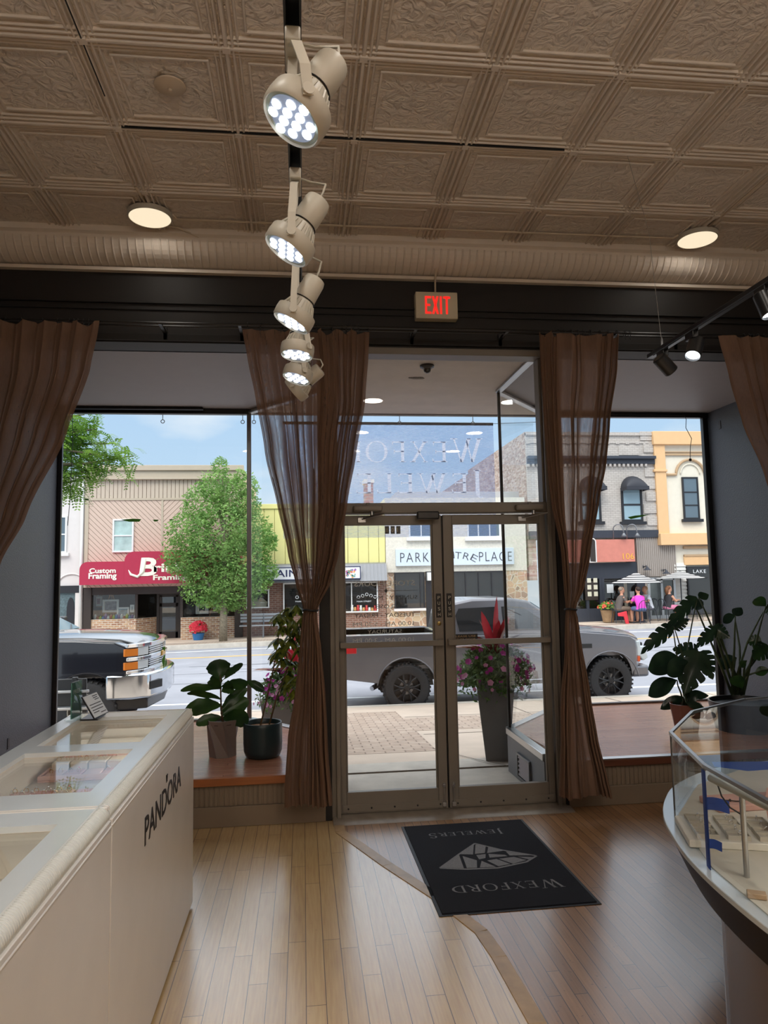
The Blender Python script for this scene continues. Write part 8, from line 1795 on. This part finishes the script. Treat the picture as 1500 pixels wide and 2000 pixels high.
# fiddle-leaf fig in a faceted grey pot
g = potplant('fiddle_leaf_fig', (-.645, 5.93, ZP), 'fiddle-leaf fig with broad green leaves in a faceted taupe pot, left display floor')
nfc = 7; top_r, bot_r, hp = .135, .108, .285; a1 = [(-.645+top_r*math.cos(2*PI*k/nfc+.3), 5.93+top_r*math.sin(2*PI*k/nfc+.3), ZP+hp) for k in range(nfc)]; a0 = [(-.645+bot_r*math.cos(2*PI*k/nfc+.3+PI/nfc), 5.93+bot_r*math.sin(2*PI*k/nfc+.3+PI/nfc), ZP) for k in range(nfc)]; ai = [(-.645+(top_r-.012)*math.cos(2*PI*k/nfc+.3), 5.93+(top_r-.012)*math.sin(2*PI*k/nfc+.3), ZP+hp) for k in range(nfc)]; aj = [(p_[0], p_[1], ZP+hp-.03) for p_ in ai]
mb = MB(); mb.add(a0+a1+ai+aj, [tuple(range(nfc))[::-1]]+[(k, (k+1) % nfc, nfc+k) for k in range(nfc)]+[((k+1) % nfc, nfc+(k+1) % nfc, nfc+k) for k in range(nfc)]+[(nfc+k, nfc+(k+1) % nfc, 2*nfc+(k+1) % nfc, 2*nfc+k) for k in range(nfc)]+[(2*nfc+k, 2*nfc+(k+1) % nfc, 3*nfc+(k+1) % nfc, 3*nfc+k) for k in range(nfc)])
mb.build('pot', mat('taupe_ceramic', srgb(122, 110, 104), .45), g); mb = MB(); mb.lathe([(.118, 0), (.118, .004)], (-.645, 5.93, ZP+hp-.034), 20); mb.build('soil', soil, g)
def PL(px, py, y): return at(px, py, Y=y)
mb = MB(); mb.tube([(-.645, 5.93, ZP+hp-.03), tuple(PL(432, 1385, 5.93)), tuple(PL(431, 1350, 5.92)), tuple(PL(430, 1318, 5.92))], [.010, .008, .006, .004], 8)
FIG = [((430, 1324), (424, 1283), 46, 5.92, 5.98, 0), ((438, 1326), (474, 1289), 13, 5.92, 5.85, .3), ((440, 1320), (462, 1300), 16, 5.92, 6.0, .2), ((432, 1346), (408, 1324), 20, 5.92, 5.8, .6), ((432, 1345), (353, 1338), 17, 5.92, 5.80, .9), ((431, 1366), (366, 1344), 15, 5.92, 5.76, 1.0), ((431, 1378), (361, 1379), 32, 5.92, 5.78, .3), ((431, 1400), (383, 1408), 21, 5.92, 5.86, .2), ((433, 1340), (484, 1328), 22, 5.92, 5.78, .8), ((482, 1330), (516, 1344), 17, 5.86, 5.82, .2), ((432, 1388), (481, 1334), 24, 5.92, 6.02, .3), ((434, 1396), (484, 1358), 34, 5.92, 6.0, .2), ((436, 1402), (486, 1398), 34, 5.92, 5.80, .2), ((432, 1335), (412, 1318), 24, 5.92, 6.0, .2), ((433, 1350), (455, 1335), 26, 5.92, 5.84, .6)]
for (b_, t_, w_, yb, yt, tw) in FIG: mb.tube([tuple(PL(431, min(1400, b_[1]+6), 5.925)), tuple(PL(*b_, yb))], .003, 5)
mb.build('stem', stemm, g, smooth=True)
for (b_, t_, w_, yb, yt, tw) in FIG: mb = MB(); bigleaf(mb, PL(*b_, yb), PL(*t_, yt), w_*5.9/FPX*1.15, kind='fig', twist=tw*.5); mb.build('leaf', fig, g, smooth=True)
# tall variegated plant in a dark teal pot
px_, py_ = -.325, 5.84; g = potplant('umbrella_plant', (px_, py_, ZP), 'tall leggy plant with drooping yellow-green leaves in a round dark teal pot')
mb = MB(); prf = [(.115, 0), (.135, .012), (.150, .05), (.152, .10)]+[(.152+.0012*(k % 2), .10+.012*k) for k in range(1, 13)]+[(.150, .262), (.146, .268), (.140, .262), (.138, .225)]
mb.lathe(prf, (px_, py_, ZP), 48, cap=False); mb.lathe([(.115, 0), (.01, .001)], (px_, py_, ZP), 48); mb.build('pot', mat('dark_teal_glaze', srgb(34, 52, 56), .35), g, smooth=True); mb = MB(); mb.lathe([(.14, 0), (.138, .006)], (px_, py_, ZP+.222), 30); mb.build('pebbles', bead, g)
mb = MB(); st = [[(508, 1420, 5.84), (520, 1370, 5.84), (533, 1310, 5.86), (540, 1270, 5.86), (548, 1215, 5.88), (560, 1180, 5.9)], [(526, 1415, 5.82), (541, 1360, 5.84), (560, 1310, 5.88), (578, 1270, 5.9), (585, 1225, 5.9), (590, 1190, 5.9)]]
for s_ in st: mb.tube([tuple(PL(*q)) for q in s_], [.008, .007, .006, .005, .004, .003], 6)
mb.build('stems', stemm, g, smooth=True)
mb = MB(); rg3 = random.Random(21)
for (cx, cy_) in ((545, 1198), (562, 1186), (578, 1180), (590, 1205), (552, 1222), (572, 1212), (594, 1235), (545, 1245), (568, 1245), (585, 1262), (540, 1272), (555, 1285), (575, 1290), (590, 1290), (566, 1312), (583, 1318), (548, 1262), (575, 1228), (600, 1262), (560, 1203), (562, 1330), (578, 1342)):
    y0_ = 5.86+rg3.uniform(-.10, .12); c = PL(cx, cy_, y0_)
    for k in range(10):
        an = 2*PI*k/10+rg3.uniform(-.3, .3); d = Vector((math.cos(an)*.7, math.sin(an)*.7, rg3.uniform(-1.0, -.3))).normalized(); L_ = rg3.uniform(.08, .125)
        s_ = d.cross(Vector((0, 0, 1))).normalized()*L_*.19; rows = []
        for i in range(6): t = i/5; q = c+d*L_*(.15+t)-Vector((0, 0, .02*t*t)); ww = math.sin(PI*min(1, t*.92+.06))**.8; rows.append([q-s_*ww+Vector((0, 0, .003)), q, q+s_*ww+Vector((0, 0, .003))])
        mb.grid(rows)
mb.build('foliage', sche, g, smooth=True)
# monstera in a brown pot and a second one in a black pot
gm = potplant('monstera_plant', (3.30, 5.98, ZP), 'dark split-leaf monstera in a reddish brown pot on the right display floor')
mb = MB(); mb.lathe([(.095, 0), (.135, .24), (.140, .25), (.130, .25), (.125, .22)], (3.30, 5.98, ZP), 8, cap=False); mb.lathe([(.12, .0), (.01, .001)], (3.30, 5.98, ZP+.22), 8); mb.build('pot', mat('red_brown_pot', srgb(120, 76, 62), .4), gm)
gk = potplant('monstera_plant', (3.86, 6.0, ZP), 'tall many-stemmed monstera in a wide black pot, by the right display wall')
mb = MB(); mb.lathe([(.24, 0), (.29, .22), (.295, .25), (.28, .25), (.275, .22)], (3.86, 6.0, ZP), 28, cap=False); mb.lathe([(.27, 0), (.01, .001)], (3.86, 6.0, ZP+.215), 28); mb.build('pot', M['blackp'], gk, smooth='auto')
A1 = (1338, 1372, 5.98); A2 = (1440, 1350, 6.0)
ML = [(gm, (1362, 1168), (1299, 1219), 30, 'monstera', A1, .7), (gm, (1316, 1224), (1250, 1269), 32, 'monstera', A1, .6), (gm, (1314, 1226), (1345, 1206), 26, 'monstera', A1, .3), (gm, (1366, 1272), (1336, 1347), 60, 'monstera', A1, .1), (gm, (1363, 1278), (1313, 1262), 38, 'monstera', A1, .2), (gm, (1368, 1272), (1392, 1322), 40, 'monstera', A1, .2), (gm, (1332, 1288), (1264, 1299), 44, 'oval', A1, .3), (gm, (1322, 1328), (1265, 1352), 32, 'oval', A1, .2), (gm, (1337, 1362), (1289, 1380), 22, 'oval', A1, .3), (gm, (1342, 1356), (1384, 1355), 17, 'oval', A1, .3), (gm, (1340, 1365), (1362, 1352), 22, 'oval', A1, .6), (gm, (1345, 1292), (1302, 1312), 34, 'oval', A1, .4), (gm, (1340, 1372), (1380, 1384), 15, 'oval', A1, .2),
      (gk, (1393, 1225), (1426, 1243), 30, 'monstera', A2, .4), (gk, (1402, 1228), (1358, 1259), 28, 'monstera', A2, .5), (gk, (1364, 1166), (1384, 1159), 18, 'oval', A2, .5), (gk, (1352, 1172), (1372, 1186), 22, 'oval', A2, .2), (gk, (1438, 1284), (1403, 1300), 26, 'oval', A2, .4), (gk, (1436, 1202), (1411, 1212), 18, 'oval', A2, .4), (gk, (1434, 1202), (1448, 1184), 20, 'oval', A2, .2), (gk, (1496, 1184), (1472, 1166), 22, 'oval', A2, .3), (gk, (1487, 1252), (1458, 1252), 26, 'monstera', A2, .1), (gk, (1502, 1262), (1470, 1282), 36, 'monstera', A2, .1), (gk, (1502, 1308), (1474, 1313), 18, 'oval', A2, .3), (gk, (1450, 1345), (1432, 1315), 24, 'oval', A2, .1), (gk, (1458, 1290), (1446, 1300), 12, 'oval', A2, .1), (gk, (1500, 1180), (1520, 1200), 30, 'monstera', A2, .3), (gk, (1530, 1240), (1560, 1260), 40, 'monstera', A2, .3)]
rg4_ = random.Random(4); sm, sk_ = MB(), MB()
for (G, b_, t_, w_, kd, A_, tw) in ML:
    yb = A_[2]+rg4_.uniform(-.16, .10); yt = yb+rg4_.uniform(-.12, .06); B_ = PL(*b_, yb); root_ = PL(A_[0]+rg4_.uniform(-12, 12), A_[1], A_[2]); midp = (B_+root_)/2+Vector((rg4_.uniform(-.03, .03), 0, .05))
    (sm if G is gm else sk_).tube([root_-Vector((0, 0, .03)), root_.lerp(midp, .6), midp, midp.lerp(B_, .6)+Vector((0, 0, .01)), B_], [.008, .007, .006, .005, .004] if G is gm else [.013, .011, .009, .007, .005], 6)
    mb = MB(); bigleaf(mb, B_, PL(*t_, yt), w_*6/FPX*1.1, kind=kd, twist=tw*.6, droop=.12); mb.build('leaf', mons if b_[0] < 1450 else fig, G, smooth=True)
sm.build('stems', gstem, gm, smooth=True); sk_.build('stems', gstem, gk, smooth=True)

# scraps of green tape left on the panes
grt = mat('green_tape', srgb(96, 190, 70), .5)
for pts, lab in (([(236, 1015), (252, 1019), (272, 1019), (276, 1014), (260, 1013)], 'long scrap of green tape on the left shop window over the far upstairs window'), ([(298, 1015), (302, 1019), (308, 1018), (310, 1015)], 'small green scrap on the left shop window, second from left'), ([(330, 1014), (333, 1017), (341, 1014)], 'small green scrap on the left shop window beside the tree'), ([(316, 1266), (322, 1272), (322, 1262)], 'upper green scrap on the left shop window beside the chrome bumper'), ([(316, 1290), (320, 1308), (323, 1278), (320, 1280)], 'lower pointed green scrap on the left shop window beside the chrome bumper'), ([(1226, 1010), (1240, 1007), (1272, 1004), (1254, 1009), (1232, 1014)], 'thin green streak on the right shop window over the arched-awning window')):
    q = [at(a, b, Y=YG-.004) for a, b in pts]; mb = MB(); mb.prism([(v.x, v.z) for v in q], YG-.0045, YG-.0035, 'Y'); tag(mb.build('tape_scrap', grt), lab, 'tape', 'green tape scraps on the shop windows')
